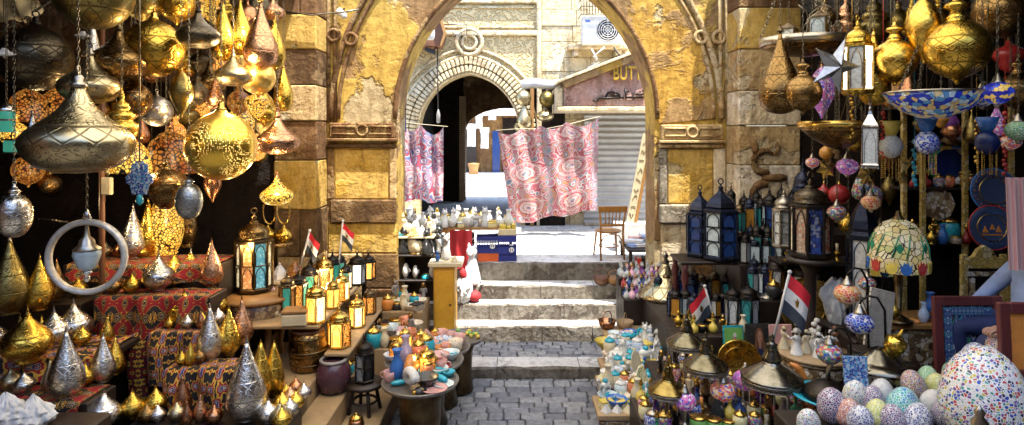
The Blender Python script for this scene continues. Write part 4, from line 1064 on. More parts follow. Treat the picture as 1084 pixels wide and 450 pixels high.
# ================================================================== LEFT SHOP
plain('ring_metal', (.66,.63,.58), (.4,.38,.34), 9, .5, .6, .5, 22, 0)
mosaic('charm_blue', [(.02,.08,.4),(.05,.3,.6),(.5,.6,.7),(.02,.04,.25)], (.3,.4,.55), 70, .05)
plain('pot_glaze', (.09,.035,.045), (.05,.02,.03), 6, .25, 0, .15, 20, 0)
plain('cabinet_yellow', (.68,.36,.03), (.5,.24,.02), 4, .5, 0, .2, 20, 0)
plain('tray_metal', (.3,.27,.24), (.16,.14,.12), 5, .45, .6, .2, 20, .1)
def X(px, Y): return (px-CX)/F*Y
def drape(x0, x1, yb, yf, z, zb, mat, label, name='draped_cloth', rip=.045, seed=0):
    "cloth laid over a step: flat on top from yb to yf, hanging down the front to zb"
    top = abs(yb-yf); tot = top+(z-zb)
    def fn(u, v):
        d = v*tot; x = x0+(x1-x0)*u
        if d < top: return (x, yb-d, z+.012+.004*math.sin(x*31+seed))
        h = d-top; k = min(1, h/.15)
        return (x+.02*math.sin(h*5+seed)*k, yf-.012-k*(rip*(1+math.sin(x*17+seed))+.012*math.sin(x*41+h*6)), z+.012-h)
    mb = MB().grid(fn, 40, 36)
    return solid(name, label, 'cloth', mb, MATS[mat], group='appliqued cloths on the lamp stand')
def stand_steps(name, label, boxes, mt, cat='display stand'):
    t = thing(name, label, cat, (boxes[0][0], boxes[0][1], -.06))
    ox, oy = boxes[0][0], boxes[0][1]
    for b in boxes:
        part('shelf', MB().bbox(b[0]-ox,b[1]-oy,b[4]+.06-b[5],b[2]-ox,b[3]-oy,b[4]+.06,.008), MATS[mt], t)
    return t
stand_steps('lamp_stand', 'stepped wooden stand under red cloths and brass lamps on the left', [
    (-4.9,6.7,-3.2,7.3,1.75,1.8), (-4.3,6.3,-3.1,6.69,1.5,1.5), (-3.62,6.1,-2.95,6.29,1.2,1.2), (-3.3,5.8,-2.55,6.09,.95,.95), (-3.4,5.2,-1.98,5.79,.6,.66),
    (-5.6,5.6,-3.75,6.25,1.14,.06), (-5.6,5.2,-3.6,5.59,.9,.96), (-5.6,6.26,-4.4,6.68,1.45,1.5)], 'wood_dark')
drape(-4.85,-3.22,7.2,6.7,1.75,1.56,'khayamiya_red','red appliqued cloth on the top step under the glowing jar lamp',seed=1)
drape(-4.28,-3.12,6.66,6.3,1.5,.75,'khayamiya_red','red and black scroll cloth hanging down below the squat gold lamps',seed=2)
drape(-3.85,-3.62,6.28,6.26,1.22,.3,'khayamiya_gold','narrow black and gold border strip hanging on the red cloths',seed=3,rip=.05)
drape(-3.6,-2.97,6.28,6.1,1.2,.7,'khayamiya_mix','small red and blue scroll cloth below three squat lamps',seed=4)
drape(-3.28,-2.57,6.08,5.8,.95,.35,'khayamiya_mix','red gold and cream scroll cloth under the silver and gold drops',seed=5)
drape(-5.5,-3.65,5.58,5.2,.9,.5,'khayamiya_red','dark red patterned cloth on the low step behind the white sack',seed=6)
drape(-5.5,-3.8,6.2,5.6,1.14,.93,'khayamiya_mix','red patterned cloth under the squat silver lamps',seed=7)

# ---- hanging lamps: kind, px, py, width px, distance, metal, label
LH = [
 ('onion',83,152,106,4.3,'pewter','largest engraved pewter onion lamp, low in front of the dark shop','pewter_trim'),
 ('sphere',38,62,68,5.2,'black_bronze','large blackened round globe lamp at the upper left corner','iron'),
 ('sphere',99,-8,78,4.6,'olive_bronze','large olive brass globe cut by the top edge above the pewter onions','pewter_trim'),
 ('onion',126,66,60,5.2,'bronze','brown bronze onion lamp between the olive globe and the gold globe','dark_bronze'),
 ('onion',95,92,60,4.95,'pewter','middle sized pewter onion lamp just above the largest one','pewter_trim'),
 ('sphere',163,52,60,5.4,'brass','plain gold globe lamp left of the blackened onion lamp','gold_trim'),
 ('globe',152,2,40,5.8,'olive_bronze','small olive globe at the top edge between two larger globes','pewter_trim'),
 ('globe',187,4,38,5.9,'brass','gold globe at the top edge above the blackened onion lamp','gold_trim'),
 ('onion',210,38,44,5.3,'black_bronze','blackened steel onion lamp right of the plain gold globe','iron'),
 ('longdrop',236,40,25,6.0,'brass_bright','narrow bright gold teardrop lamp beside the blackened onion','gold_trim'),
 ('drop',254,36,30,6.2,'brass_bright','wide gold teardrop lamp with engraved belly, second of the gold row','gold_trim'),
 ('drop',276,46,36,5.9,'rose','rosy engraved teardrop lamp with shining belly near the striped pier','gold_trim'),
 ('longdrop',291,52,22,6.2,'brass_scales','slim gold teardrop lamp hanging closest to the striped pier','gold_trim'),
 ('onion',247,80,38,5.8,'pewter','shiny squat lamp with flat rim under the gold teardrops','pewter_trim'),
 ('globe',273,82,36,6.0,'brass_lit_fine','glowing gold globe under the rosy teardrop lamp','gold_trim'),
 ('drop',228,102,19,5.9,'rose','small pink teardrop lamp above the big pierced gold globe','gold_trim'),
 ('globe',253,108,24,6.5,'glow_orange','small orange glowing globe behind the big pierced gold globe','copper'),
 ('lobe',272,112,26,6.4,'glow_gold_scales','small glowing lobed lamp right of the orange globe','gold_trim'),
 ('spindle',192,100,24,5.5,'olive_bronze','tall olive spindle lamp left of the big pierced gold globe','gold_trim'),
 ('jug',209,98,22,6.0,'black_bronze','greenish dark jug lamp behind the tall olive spindle','iron'),
 ('sphere',234,155,72,5.2,'brass_lit','big pierced gold globe with light inside, centre of the left shop','gold_trim'),
 ('onion',294,150,46,6.0,'rose','copper onion lamp with scale pattern in front of the pier','copper'),
 ('onion',293,207,34,6.2,'glow_gold_scales','glowing amber onion lamp under the copper one beside the pier','copper'),
 ('tiers',129,132,34,5.0,'brass_scales','three tiered pierced brass lamp right of the largest pewter onion','gold_trim'),
 ('shade',139,166,40,5.6,'glow_gold_scales','yellow lit shade with black arches above the blue hand charm','gold_trim'),
 ('sphere',166,118,32,5.8,'silver_pierced','dark silver globe with pierced dots in the shadow of the gold globe','pewter_trim'),
 ('jug',143,104,34,5.4,'bronze','reddish bronze jug lamp above the tiered brass lamp','dark_bronze'),
 ('egg',200,213,27,5.0,'steel_egg','dark steel egg lamp with dotted skin under the pierced globe','iron'),
 ('lobe',176,200,44,6.0,'bronze','brown lobed bronze lamp with small light behind the steel egg','dark_bronze'),
 ('shade',180,162,52,6.8,'glow_orange','wide red glowing shade deep between the globe and tiered lamp','copper'),
 ('egg',15,228,33,4.6,'silver','engraved silver egg lamp hanging at the left edge','silver_trim'),
 ('shade',30,112,40,6.9,'glow_orange','orange lit mosaic shade deep in the shop behind the green cylinder','copper'),
 ('globe',15,142,26,6.6,'glow_gold_scales','small yellow lit globe behind the green cylinder lamp','gold_trim'),
 ('shade',64,112,44,7.2,'glow_orange','dim orange shade deep in the shop behind the pewter onions','copper'),
 ('globe',30,180,30,7.0,'glow_orange','orange lit globe deep in the shop above the silver egg','copper'),
 ('cone',34,140,20,5.6,'silver','plain shiny silver cone lamp in front of the orange shade','silver_trim'),
 ('cone',98,42,20,5.3,'silver','grey metal cone lamp tucked under the olive globe','silver_trim'),
 ('drop',150,140,16,6.6,'copper','small copper teardrop deep behind the tiered brass lamp','copper'),
 ('globe',186,140,20,7.0,'glow_amber','small amber lit globe deep behind the pierced gold globe','copper'),
 ('longdrop',300,98,20,6.6,'brass_scales','narrow shadowed brass teardrop next to the pier stones','gold_trim'),
 ('tiers',280,118,24,6.8,'brass','small dim tiered brass lamp behind the copper onion','gold_trim'),
 ('globe',118,6,26,6.8,'bronze','small bronze globe in shadow behind the olive globe','dark_bronze'),
 ('onion',222,88,34,6.7,'bronze','dark bronze onion lamp in shadow behind the tall spindle','dark_bronze'),
 ('sphere',262,20,28,6.9,'copper','copper globe at the top edge behind the gold teardrops','copper'),
 ('globe',52,196,24,7.2,'bronze','dim bronze globe deep behind the hanging ring lamp','dark_bronze'),
 ('spindle',225,196,18,6.9,'copper','slim copper spindle in shadow under the pierced globe','copper'),
]
for k, px, py, w, Y, m, lab, tr in LH: hang(k, px, py, w, Y, m, lab, tr)
# ring pendant with a glass lantern inside
Y = 4.6; s = Y/F
rl = thing('ring_lamp', 'white metal ring with a ribbed glass lantern hanging inside it', 'hanging lamp', P(92,272,Y), (0,0,.15), 1, 'metal lamps hanging in the shops')
M = Matrix.Rotation(PI/2,4,'X')
part('ring', MB().torus(37*s,3.2*s,48,10,0,M @ Matrix.Diagonal((1,1,1.6,1))), MATS['ring_metal'], rl)
part('hook', MB().lathe([(.02,0),(.03,.02),(.02,.06),(.008,.09)],10,0,True,Matrix.Translation((0,0,38*s))), MATS['silver_trim'], rl)
part('glass', MB().lathe([(4*s,-14*s),(8*s,-12*s),(10*s,-6*s),(12.5*s,2*s),(12*s,8*s),(8*s,12*s),(6*s,15*s)],16,0,True,None,0,None,.05), MATS['glass_frost'], rl)
part('cap', MB().lathe([(12.6*s,7*s),(13*s,8.5*s),(8*s,13*s),(7*s,18*s),(3*s,22*s),(1*s,36*s)],16), MATS['pewter_trim'], rl)
part('drop', MB().lathe([(0,-27*s),(2.5*s,-25*s),(3.5*s,-22*s),(2*s,-19*s),(5*s,-17*s),(4*s,-14*s)],14), MATS['silver_trim'], rl)
part('chain', chain_mesh(TOPZ-rl.location.z-.36), None, rl, (0,0,.36))
# blue hand charm
Y = 4.9; s = Y/F
hs = thing('hand_charm', 'blue filigree hand shaped charm hanging below the yellow shade', 'charm', P(147,192,Y))
hand = [(-9,-14),(9,-14),(12,-4),(17,-2),(18,4),(13,8),(11,8),(10,18),(7,19),(6,9),(5,21),(1.8,21.5),(.6,10),(-.6,10),(-1.8,21.5),(-5,21),(-6,9),(-7,19),(-10,18),(-11,8),(-13,8),(-18,4),(-17,-2),(-12,-4)]
part('hand', MB().prism([(x*s*.8,z*s) for x, z in hand], .02), MATS['charm_blue'], hs)
part('pendant', MB().lathe([(0,-26*s),(4*s,-22*s),(3*s,-16*s),(1*s,-13*s)],12,0,True,Matrix.Translation((0,.01,0))), MATS['ceramic_turquoise'], hs)
part('cord', MB().tube([(0,.01,20*s),(0,.01,TOPZ-P(147,192,Y).z)], .006, 5), MATS['chain_metal'], hs)
def simple_thing(name, label, cat, loc, parts, rot=(0,0,0), scale=1, group=None):
    t = thing(name, label, cat, loc, rot, scale, group)
    for nm, mb, m in parts: part(nm, mb, MATS[m] if isinstance(m, str) else [MATS[q] for q in m], t)
    return t
# green cylinder lamp and cube lamp under it, white dish lamps, post
s = 4.7/F
t = simple_thing('cylinder_lamp', 'teal glass cylinder lamp with steel dome on a chain at the left edge', 'hanging lamp', P(7,126,4.7), [
  ('glass', MB().lathe([(7*s,-14*s),(7.4*s,-13*s),(7.4*s,8*s),(7*s,9*s)],18), 'glow_teal'), ('cap', MB().lathe([(8*s,8*s),(8*s,10*s),(5.5*s,14*s),(1.5*s,17*s),(0,18*s)],18), 'silver_trim'),
  ('band', MB().lathe([(7.8*s,-2*s),(7.8*s,0)],18,0,False), 'silver_trim')])
part('chain', chain_mesh(TOPZ-t.location.z-.15), None, t, (0,0,.13))
simple_thing('cube_lamp', 'small teal cube lamp with white lit face under the green cylinder', 'hanging lamp', P(12,155,4.9), [
  ('glass', MB().bbox(-.04,-.04,-.045,.04,.04,.045,.008), 'glow_teal'), ('frame', MB().bbox(-.048,-.048,.046,.048,.048,.06,.004).bbox(-.048,-.048,-.06,.048,.048,-.046,.004).tube([(0,0,.06),(0,0,.2)],.005,5), 'iron')])
for px, py, w, Y, lab in ((5,57,20,4.9,'white enamel dish lamp at the left edge'), (88,38,16,5.0,'small white enamel lamp holder below the olive globe')):
    s = w*Y/F
    simple_thing('dish_lamp', lab, 'lamp', P(px,py,Y), [('dish', MB().lathe([(0,-.1),(.3,-.1),(.5,-.02),(.5,.03),(.4,.08),(.2,.14),(.12,.3)],22), 'paper_white'),
       ('bulb', MB().sphere((0,0,-.14),.1,10), 'glass_milk'), ('cord', MB().tube([(0,0,.3),(0,0,(TOPZ-P(px,py,Y).z)/s)],.02,5), 'rubber')], (.15,.1,0), s)
solid('iron_post', 'thin brown iron post standing behind the hanging ring lamp', 'post', MB().tube([(X(108,6.4),6.4,-.09),(X(108,6.4),6.4,5.25)], .028, 10), MATS['leather_brown'])
solid('switch_box', 'cream switch box fixed on the brown iron post', 'switch box', MB().bbox(-.05,-.03,-.09,.05,.03,.09,.01).box(-.02,-.036,-.03,.02,-.0305,.03), MATS['ceramic_cream'], P(113.5,197,6.33))
solid('hanging_wire', 'thin bright wire running from the ring lamp to the left', 'wire', MB().tube([P(36,231,5.2),P(60,234,5.0),P(78,236,4.8),P(90,231,4.62)], .006, 5), MATS['silver_trim'])
for n, pts in enumerate([[(0,33),(25,20),(55,0)], [(0,15),(20,26),(30,40)], [(298,12),(330,16),(362,13),(380,10)]]):
    solid('slack_cable', ['black cable slanting up over the dark globe','grey cable sagging in the upper left corner','white twisted cable strung across the pier beside the spotlight'][n], 'cable', MB().tube([P(x,y,6.0 if n < 2 else 8.4) for x, y in pts], .012, 6), MATS['rubber' if n == 0 else 'chain_metal'])
simple_thing('spotlight', 'small white spotlight clamped beside the arch moulding', 'spotlight', P(362,15,8.8), [('head', MB().lathe([(.05,-.08),(.055,-.06),(.045,.05),(.02,.08)],14,0,True,Matrix.Rotation(2.3,4,'Y')), 'paper_white'), ('bracket', MB().tube([(0,0,.04),(0,.12,.1)],.015,6), 'iron')])
for n, (px, py, w) in enumerate(((8,8,30),(26,4,24))):
    solid('cloth_bundle', ['pale cloth bundle tied up in the top left corner','second pale cloth bundle right beside the corner one'][n], 'cloth', MB().grid(lambda u,v,w=w: tuple(P(px,py,6)+Vector(((u-.5)*w*6/F*(1+.2*math.sin(v*7)), .08*math.sin(u*6+v*5), (v-.5)*.32+.03*math.sin(u*9)))), 14, 10), MATS['ceramic_cream'])

# ---- lamps standing on the steps: kind, px, bottom py, width px, step height, metal, label
G1 = 'metal lamps standing on the stepped stand'
LS = [
 ('drop',141,273,27,1.765,'silver','silver teardrop lamp on the top step below the hand charm','silver_trim'),
 ('slim',157,271,22,1.765,'brass_bright','slim gold lamp on the top step next to the glowing jar','gold_trim'),
 ('jarlamp',176,269,34,1.765,'glow_gold_scales','glowing yellow jar lamp with black scales on the top step','gold_trim'),
 ('jarlamp',196,262,26,1.765,'bronze','dim bronze jar lamp behind the glowing yellow jar','gold_trim'),
 ('squat',168,307,33,1.515,'silver','shiny silver and gold squat lamp on the second step','silver_trim'),
 ('squat',185,302,30,1.515,'brass','gold squat lamp second in the row of three on the second step','gold_trim'),
 ('squat',202,297,28,1.515,'brass_bright','bright squat lamp third in the row on the second step','silver_trim'),
 ('drop',224,303,24,1.515,'rose','brown rosy teardrop lamp standing in front of the dark doorway','copper'),
 ('squat',195,343,31,1.215,'brass_bright','round gold squat lamp on the third step over the strip','gold_trim'),
 ('squat',212,340,27,1.215,'copper','brownish squat lamp beside the round gold one on the third step','copper'),
 ('squat',228,335,27,1.215,'brass','gold squat lamp farthest back on the third step','gold_trim'),
 ('squat',214,346,15,1.215,'brass_bright','tiny gold lamp in front of the brownish squat lamp','gold_trim'),
 ('squat',231,342,15,1.215,'silver','tiny silver lamp in front of the farthest gold squat lamp','silver_trim'),
 ('drop',222,380,28,.965,'silver','silver teardrop lamp on the fourth step','silver_trim'),
 ('drop',242,375,25,.965,'brass_bright','gold teardrop lamp between the silver and the rosy one','gold_trim'),
 ('drop',256,364,24,.965,'rose','rosy teardrop lamp rightmost on the fourth step','copper'),
 ('drop',261,444,42,.615,'silver','biggest shiny silver teardrop lamp at the front of the stand','silver_trim'),
 ('slim',276,425,24,.615,'brass_bright','tall gold lamp right behind the biggest silver teardrop','gold_trim'),
 ('slim',290,420,22,.615,'brass_bright','tall gold lamp at the right end behind the silver teardrop','gold_trim'),
 ('squat',29,383,48,1.155,'brass','large gold squat lamp at the left on the red cloth','gold_trim'),
 ('squat',57,366,34,1.155,'silver','smaller silver squat lamp next to the large gold one','silver_trim'),
 ('squat',78,360,36,1.155,'silver','larger silver squat lamp right of the smaller silver one','silver_trim'),
 ('drop',70,421,36,.915,'silver','wide silver teardrop lamp on the low left step','silver_trim'),
 ('squat',90,408,22,.915,'brass','small gold squat lamp behind the silver teardrops on the low step','gold_trim'),
 ('drop',109,404,25,.915,'silver','narrow silver teardrop lamp on the low left step','silver_trim'),
 ('drop',122,396,20,.915,'brass_bright','small gold teardrop lamp at the right end of the low step','gold_trim'),
 ('drop',10,332,40,1.465,'olive_bronze','tall dark olive teardrop lamp at the left edge','pewter_trim'),
 ('drop',42,328,28,1.465,'brass','gold teardrop lamp beside the olive one near the ring lamp','gold_trim'),
 ('squat',24,322,30,1.465,'copper','copper squat lamp between the olive and gold teardrops','copper'),
 ('slim',60,318,16,1.465,'bronze','thin bronze lamp in shadow left of the ring lamp','copper'),
 ('squat',110,452,34,.615,'silver','silver squat lamp low at the bottom left','silver_trim'),
 ('squat',140,442,26,.615,'brass','gold squat lamp low at the bottom beside the silver one','gold_trim'),
 ('squat',165,436,24,.615,'brass_bright','gold lamp low at the bottom under the black and gold strip','gold_trim'),
 ('drop',193,437,20,.615,'copper','copper teardrop lamp low at the bottom left of the biggest silver lamp','copper'),
]
for k, px, py, w, z, m, lab, tr in LS:
    p = ST(px, py, z); p.z = z; stand(k, p, w*p.y/F, m, lab, tr, group=G1)
SM = [(284,447,22,'silver','at the very front beside the biggest silver lamp'), (299,436,20,'brass_bright','second from the front in the small cluster'), (296,450,22,'pewter','front of the small cluster'), (312,441,19,'silver','middle of the small cluster'),
      (307,428,18,'rose','rosy one of the small cluster'), (322,433,18,'brass_bright','behind the pewter ones of the small cluster'), (315,452,20,'brass_bright','gold one at the front of the small cluster'), (313,416,15,'copper','coppery one at the back of the small cluster'),
      (328,422,16,'silver','at the right back of the small cluster'), (331,447,17,'pewter','at the right front of the small cluster'), (303,421,14,'brass','tiny gold one at the back of the small cluster')]
for px, py, w, m, lab in SM:
    p = ST(px, py, .615); p.x = min(p.x, -2.02)
    stand('squat', p, w*p.y/F, m, f'{WORD.get(m, "rosy")} squat lamp, {lab}', 'silver_trim' if m == 'silver' else 'gold_trim', group='small squat lamps heaped on the low step')
simple_thing('white_sack', 'bulging creased white cloth sack at the bottom left corner', 'sack', P(35,452,4.9), [('sack', rumple(lambda v: .2*math.sin(PI*(.06+.92*v)**.75)*(1-.55*v), .26, 3, .3, 3.2), 'cloth_white')])
simple_thing('white_bundle', 'crumpled white cloth bundle left of the sack', 'cloth', P(6,448,4.8), [('folds', rumple(lambda v: .15*(1.05-v**2), .24, 9, .3, 3.2), 'cloth_white')])
solid('low_crate', 'dark wooden crate under the white sack', 'crate', MB().bbox(-4.4,4.3,-.06,-3.35,5.15,.86,.02), MATS['wood_dark'])

# ---- dark doorway with the carved table
ct = thing('carved_table', 'round carved brown table with coloured pyramids in the shop doorway', 'table', ST(272,312,1.35))
r = .39
part('top', MB().lathe([(0,-.05),(r*.9,-.05),(r,-.03),(r,0),(0,0)],32), MATS['wood_honey'], ct)
part('apron', MB().lathe([(r*.86,-.3),(r*.9,-.28),(r*.9,-.06),(r*.86,-.05)],24), MATS['inlay_dark'], ct)
for k in range(4):
    a = PI/4+k*PI/2; part('leg', MB().tube([(r*.8*math.cos(a),r*.8*math.sin(a),-.29),(r*.7*math.cos(a),r*.7*math.sin(a),-.6),(r*.85*math.cos(a),r*.85*math.sin(a),-.9)],[.04,.03,.035],8), MATS['wood_honey'], ct)
p0 = ct.location
mosaic('pane_orange', [(.6,.25,.08),(.7,.4,.15),(.5,.18,.05)], (.2,.1,.04), 14, .05, est=.25)
mosaic('pane_teal', [(.12,.35,.4),(.2,.45,.5),(.08,.28,.36)], (.05,.1,.1), 14, .05, est=.2)
mosaic('pane_sand', [(.6,.5,.3),(.7,.58,.36),(.5,.4,.22)], (.2,.14,.06), 14, .05, est=.25)
lantern((p0.x-.1,p0.y+.16,1.352), 38*7.4/F, 84*7.4/F, 'tall brass lantern with orange and teal panes on the carved table', 8, 'dark_bronze', ('pane_orange','pane_sand','pane_teal','pane_orange','pane_sand','pane_orange','pane_teal','pane_sand'), 'bronze', 2, rotz=.39)
for px, py, m, w in ((249,305,'ceramic_turquoise',17),(270,306,'ceramic_cream',17),(284,304,'ceramic_pink',13)):
    p = ST(px, py+2, 1.352); small('pyramid', p, w*p.y/F/1.0, m, f'{WORD[m]} pyramid ornament at the front of the carved table', group='pyramids on the carved table', rz=.5)
simple_thing('side_shelf', 'white shelf board with oil lamps right of the tall brass lantern', 'shelf', (X(303,7.6),7.6,0), [('board', MB().bbox(-.32,-.2,1.36,.3,.2,1.4,.008), 'ceramic_cream'), ('post', MB().bbox(-.05,-.05,-.06,.05,.05,1.355,.008), 'wood_dark')])
for k, (px, m, lab) in enumerate(((296,'alabaster','white house shaped ornament on the white shelf board'),(312,'glow_orange','small orange lit bowl lamp on the white shelf board'))):
    p = Vector((X(px,7.55),7.55,1.402))
    if k == 0: small('tent', p, .2, 'alabaster', lab, 'stone_grey')
    else: stand('squat', p, .2, m, lab)
ws = thing('twin_lamp_stand', 'brass stand with twin rings and two small onion lamps beside the pier', 'lamp', Vector((X(292,7.7),7.72,1.402)), (0,0,0))
part('base', MB().lathe([(.16,0),(.17,.03),(.05,.06),(.03,.1)],16), MATS['dark_bronze'], ws); part('stem', MB().tube([(0,0,.08),(0,0,1.0)],.018,8), MATS['dark_bronze'], ws)
for sx in (-1,1):
    part('ring', MB().torus(.13,.012,20,6,0,Matrix.Translation((.09*sx,0,.8)) @ Matrix.Rotation(PI/2,4,'X') @ Matrix.Diagonal((.6,1.2,1,1))), MATS['gold_trim'], ws)
    part('lamp_bowl', MB().lathe([(x*.2,z*.2) for x, z in SPROF['squat']],16,0,True,Matrix.Translation((.1*sx,-.02,.42))), MATS['brass'], ws)
part('tray', MB().lathe([(.2,.38),(.21,.4),(.2,.42),(0,.42)],18), MATS['bronze'], ws)

# ---- stone ledges and boards that carry the lit lanterns
stand_steps('stepped_ledge', 'wooden ledges climbing beside the lane under the lit lanterns', [
   (-3.05,6.2,-2.06,8.95,.62,.70), (-2.05,5.7,-1.76,8.95,.43,.5), (-1.755,5.5,-1.36,8.95,.2,.27), (-1.74,7.3,-1.2,8.2,.62,.415), (-1.74,8.21,-1.2,8.95,.8,.595)], 'wood_tan')
bd = thing('lantern_shelf', 'long plank shelf crowded with glowing lanterns left of the arch', 'shelf', (-2.5,7.6,0))
part('board', MB().bbox(-.65,-1.1,1.11,.45,1.3,1.15,.01), MATS['wood_tan'], bd)
for x in (-.6,.38):
    for y in (-.95,1.2): part('leg', MB().bbox(x-.03,y-.03,.625,x+.03,y+.03,1.105,.006), MATS['wood_dark'], bd)
bd = thing('low_lantern_shelf', 'lower plank shelf with a lit lantern nearest the lane', 'shelf', (-1.9,7.6,0))
part('board', MB().bbox(-.11,-1.05,.80,.16,1.2,.84,.01), MATS['wood_tan'], bd)
for y in (-.9,1.1): part('leg', MB().bbox(-.03,y-.03,.435,.03,y+.03,.795,.006), MATS['wood_dark'], bd)
LL = [ # px, bottom, w, h, shelf z, panes, frame, label
 (334,341,24,46,1.15,('glow_yellow','glow_cream','glow_amber'),'gold_trim','yellow lit lantern at the front edge of the long shelf'),
 (316,326,20,42,1.15,('glow_teal','glow_amber','glow_teal'),'iron','teal and amber lantern at the back left of the long shelf'),
 (327,318,20,44,1.15,('glow_teal','glow_yellow'),'iron','teal and yellow lantern behind the yellow one on the long shelf'),
 (343,312,20,46,1.15,('glow_cream','glow_amber','glow_yellow'),'gold_trim','amber lantern in the middle of the long shelf'),
 (352,304,16,40,1.15,('glow_teal','glow_teal','glow_yellow'),'iron','slim teal lantern near the second flag on the long shelf'),
 (352,326,16,34,1.15,('glow_yellow','glow_yellow','glow_orange'),'gold_trim','golden lantern third from the front on the long shelf'),
 (362,318,16,32,1.15,('glow_amber','glow_cream'),'gold_trim','narrow amber lantern at the lane side of the long shelf'),
 (366,306,14,30,1.15,('glow_teal','glow_cream'),'iron','small teal lantern at the lane side of the long shelf'),
 (378,301,20,36,1.15,('glow_white','glass_milk'),'iron','black lantern with bright white panes at the end of the long shelf'),
 (390,296,16,30,1.15,('glow_yellow','glow_amber'),'iron','small black and amber lantern in the corner by the pier'),
 (333,302,14,36,1.15,('glow_orange','glow_amber'),'dark_bronze','dim orange lantern at the back of the long shelf'),
 (360,298,13,34,1.15,('glow_teal',),'iron','thin teal lantern at the far back of the long shelf'),
 (304,332,18,46,1.15,('glow_teal','glow_orange'),'dark_bronze','teal lantern at the far left end of the long shelf'),
 (359,367,26,44,.84,('glow_yellow','glow_amber','glow_teal','glow_yellow'),'gold_trim','golden lantern with one teal pane on the lower plank'),
 (378,346,18,36,.84,('glow_cream','glow_yellow'),'gold_trim','second golden lantern along the lower plank'),
 (391,332,15,30,.84,('glow_amber','glow_amber','glow_orange'),'dark_bronze','amber lantern farthest along the lower plank'),
]
for px, py, w, h, z, gl, fr, lab in LL: lantern_on(px, py, z, w, h, lab, glass=gl, frame=fr, dome=fr, n=6, group='lit glass lanterns on the plank shelves', rows=1)
p = ST(313,343,1.152); simple_thing('cream_casket', 'cream wooden casket left of the yellow lit lantern', 'casket', p, [('box', MB().bbox(-.13,-.09,0,.13,.09,.12,.01), 'ceramic_cream'), ('lid', MB().bbox(-.135,-.095,.123,.135,.095,.17,.015), 'wood_honey')], (0,0,.1))
for k, (px, py, w, m, lab) in enumerate([(308,303,16,'bronze','bronze ewer on the long shelf beside the first flag'), (322,300,14,'iron','black ewer under the first flag'), (347,294,14,'iron','black ewer under the second flag'), (338,296,12,'bronze','small bronze ewer between the two flags'), (372,290,12,'iron','black ewer closest to the pier')]):
    p = ST(px, py+2, 1.152); small('ewer', p, w*p.y/F*.8, m, lab, group='dark ewers behind the lanterns')
flag(P(316,290,7.6), P(328,244,7.6), 15*7.6/F, 20*7.6/F, 'small flag on a thin stick left, over the lit lanterns', mirror=1)
flag(P(357,296,8.2), P(363,234,8.2), 15*8.2/F, 18*8.2/F, 'small flag on a stick in front of the yellow pier panel', mirror=1)
# pots on the ledges
p = ST(326,390,.622); simple_thing('ring_barrel', 'dark barrel drum with brass bands under the long lantern shelf', 'drum', p, [('body', MB().lathe([(.16,0),(.18,.03),(.2,.15),(.205,.24),(.19,.36),(.17,.42)],26), 'bronze'),
   ('band', MB().torus(.205,.012,30,6,0,Matrix.Translation((0,0,.22))).torus(.185,.01,30,6,0,Matrix.Translation((0,0,.08))).torus(.19,.01,30,6,0,Matrix.Translation((0,0,.36))), 'dark_bronze'), ('skin', MB().lathe([(.172,.421),(.16,.435),(0,.437)],24), 'leather_brown')])
p = ST(353,414,.432); simple_thing('purple_pot', 'round dark purple pot on the ledge beside the black lantern', 'pot', p, [('body', MB().lathe([(.11,0),(.15,.03),(.185,.14),(.18,.24),(.14,.31),(.12,.33)],26), 'pot_glaze'), ('rim', MB().torus(.13,.018,28,8,0,Matrix.Translation((0,0,.335))), 'stone_grey')])
tp = Vector((X(386,6.6),6.6,.2)); tb = thing('stool_table', 'small round dark stool table with a black lantern on it', 'table', tp)
part('top', MB().lathe([(0,.28),(.2,.28),(.21,.3),(.205,.32),(0,.32)],26), MATS['wood_dark'], tb)
for k in range(4):
    a = .5+k*PI/2; part('leg', MB().tube([(.17*math.cos(a),.17*math.sin(a),0),(.12*math.cos(a),.12*math.sin(a),.28)],.02,8), MATS['wood_dark'], tb)
part('stretcher', MB().torus(.13,.014,20,6,0,Matrix.Translation((0,0,.12))), MATS['wood_dark'], tb)
lantern((tp.x,tp.y,.522), .23, .5, 'black iron lantern with dark panes on the small stool table', 6, 'iron', ('glass_grey','ceramic_black','glass_amber'), 'iron', 2)

# ---- round tray tables along the lane
TR = [(445,404,41,.63,'nearest round metal tray table heaped with shells and bowls'), (449,382,42,.66,'second round tray table with orange and turquoise bowls'), (466,368,32,.62,'third round tray table with blue and white ceramics'), (486,358,26,.6,'farthest round tray table with small yellow fruits')]
tray_pos = []
for px, py, rpx, z, lab in TR:
    p = ST(px, py, z); r = rpx*p.y/F; tray_pos.append((p, r))
    t = thing('tray_table', lab, 'table', (p.x,p.y,-.06), group='round tray tables along the lane')
    part('tray', MB().lathe([(0,z+.05),(r*.93,z+.05),(r*.97,z+.045),(r,z+.075),(r*.985,z+.085),(r*.93,z+.062),(0,z+.062)],40), MATS['tray_metal'], t)
    part('drum', MB().lathe([(r*.55,0),(r*.6,.03),(r*.5,.2),(r*.55,z-.1),(r*.7,z+.048)],24), MATS['dark_bronze'], t)
t1, t2, t3, t4 = [p for p, r in tray_pos]
def on_tray(i, dx, dy): p, r = tray_pos[i]; return Vector((p.x+dx*r, p.y+dy*r, p.z+.003))
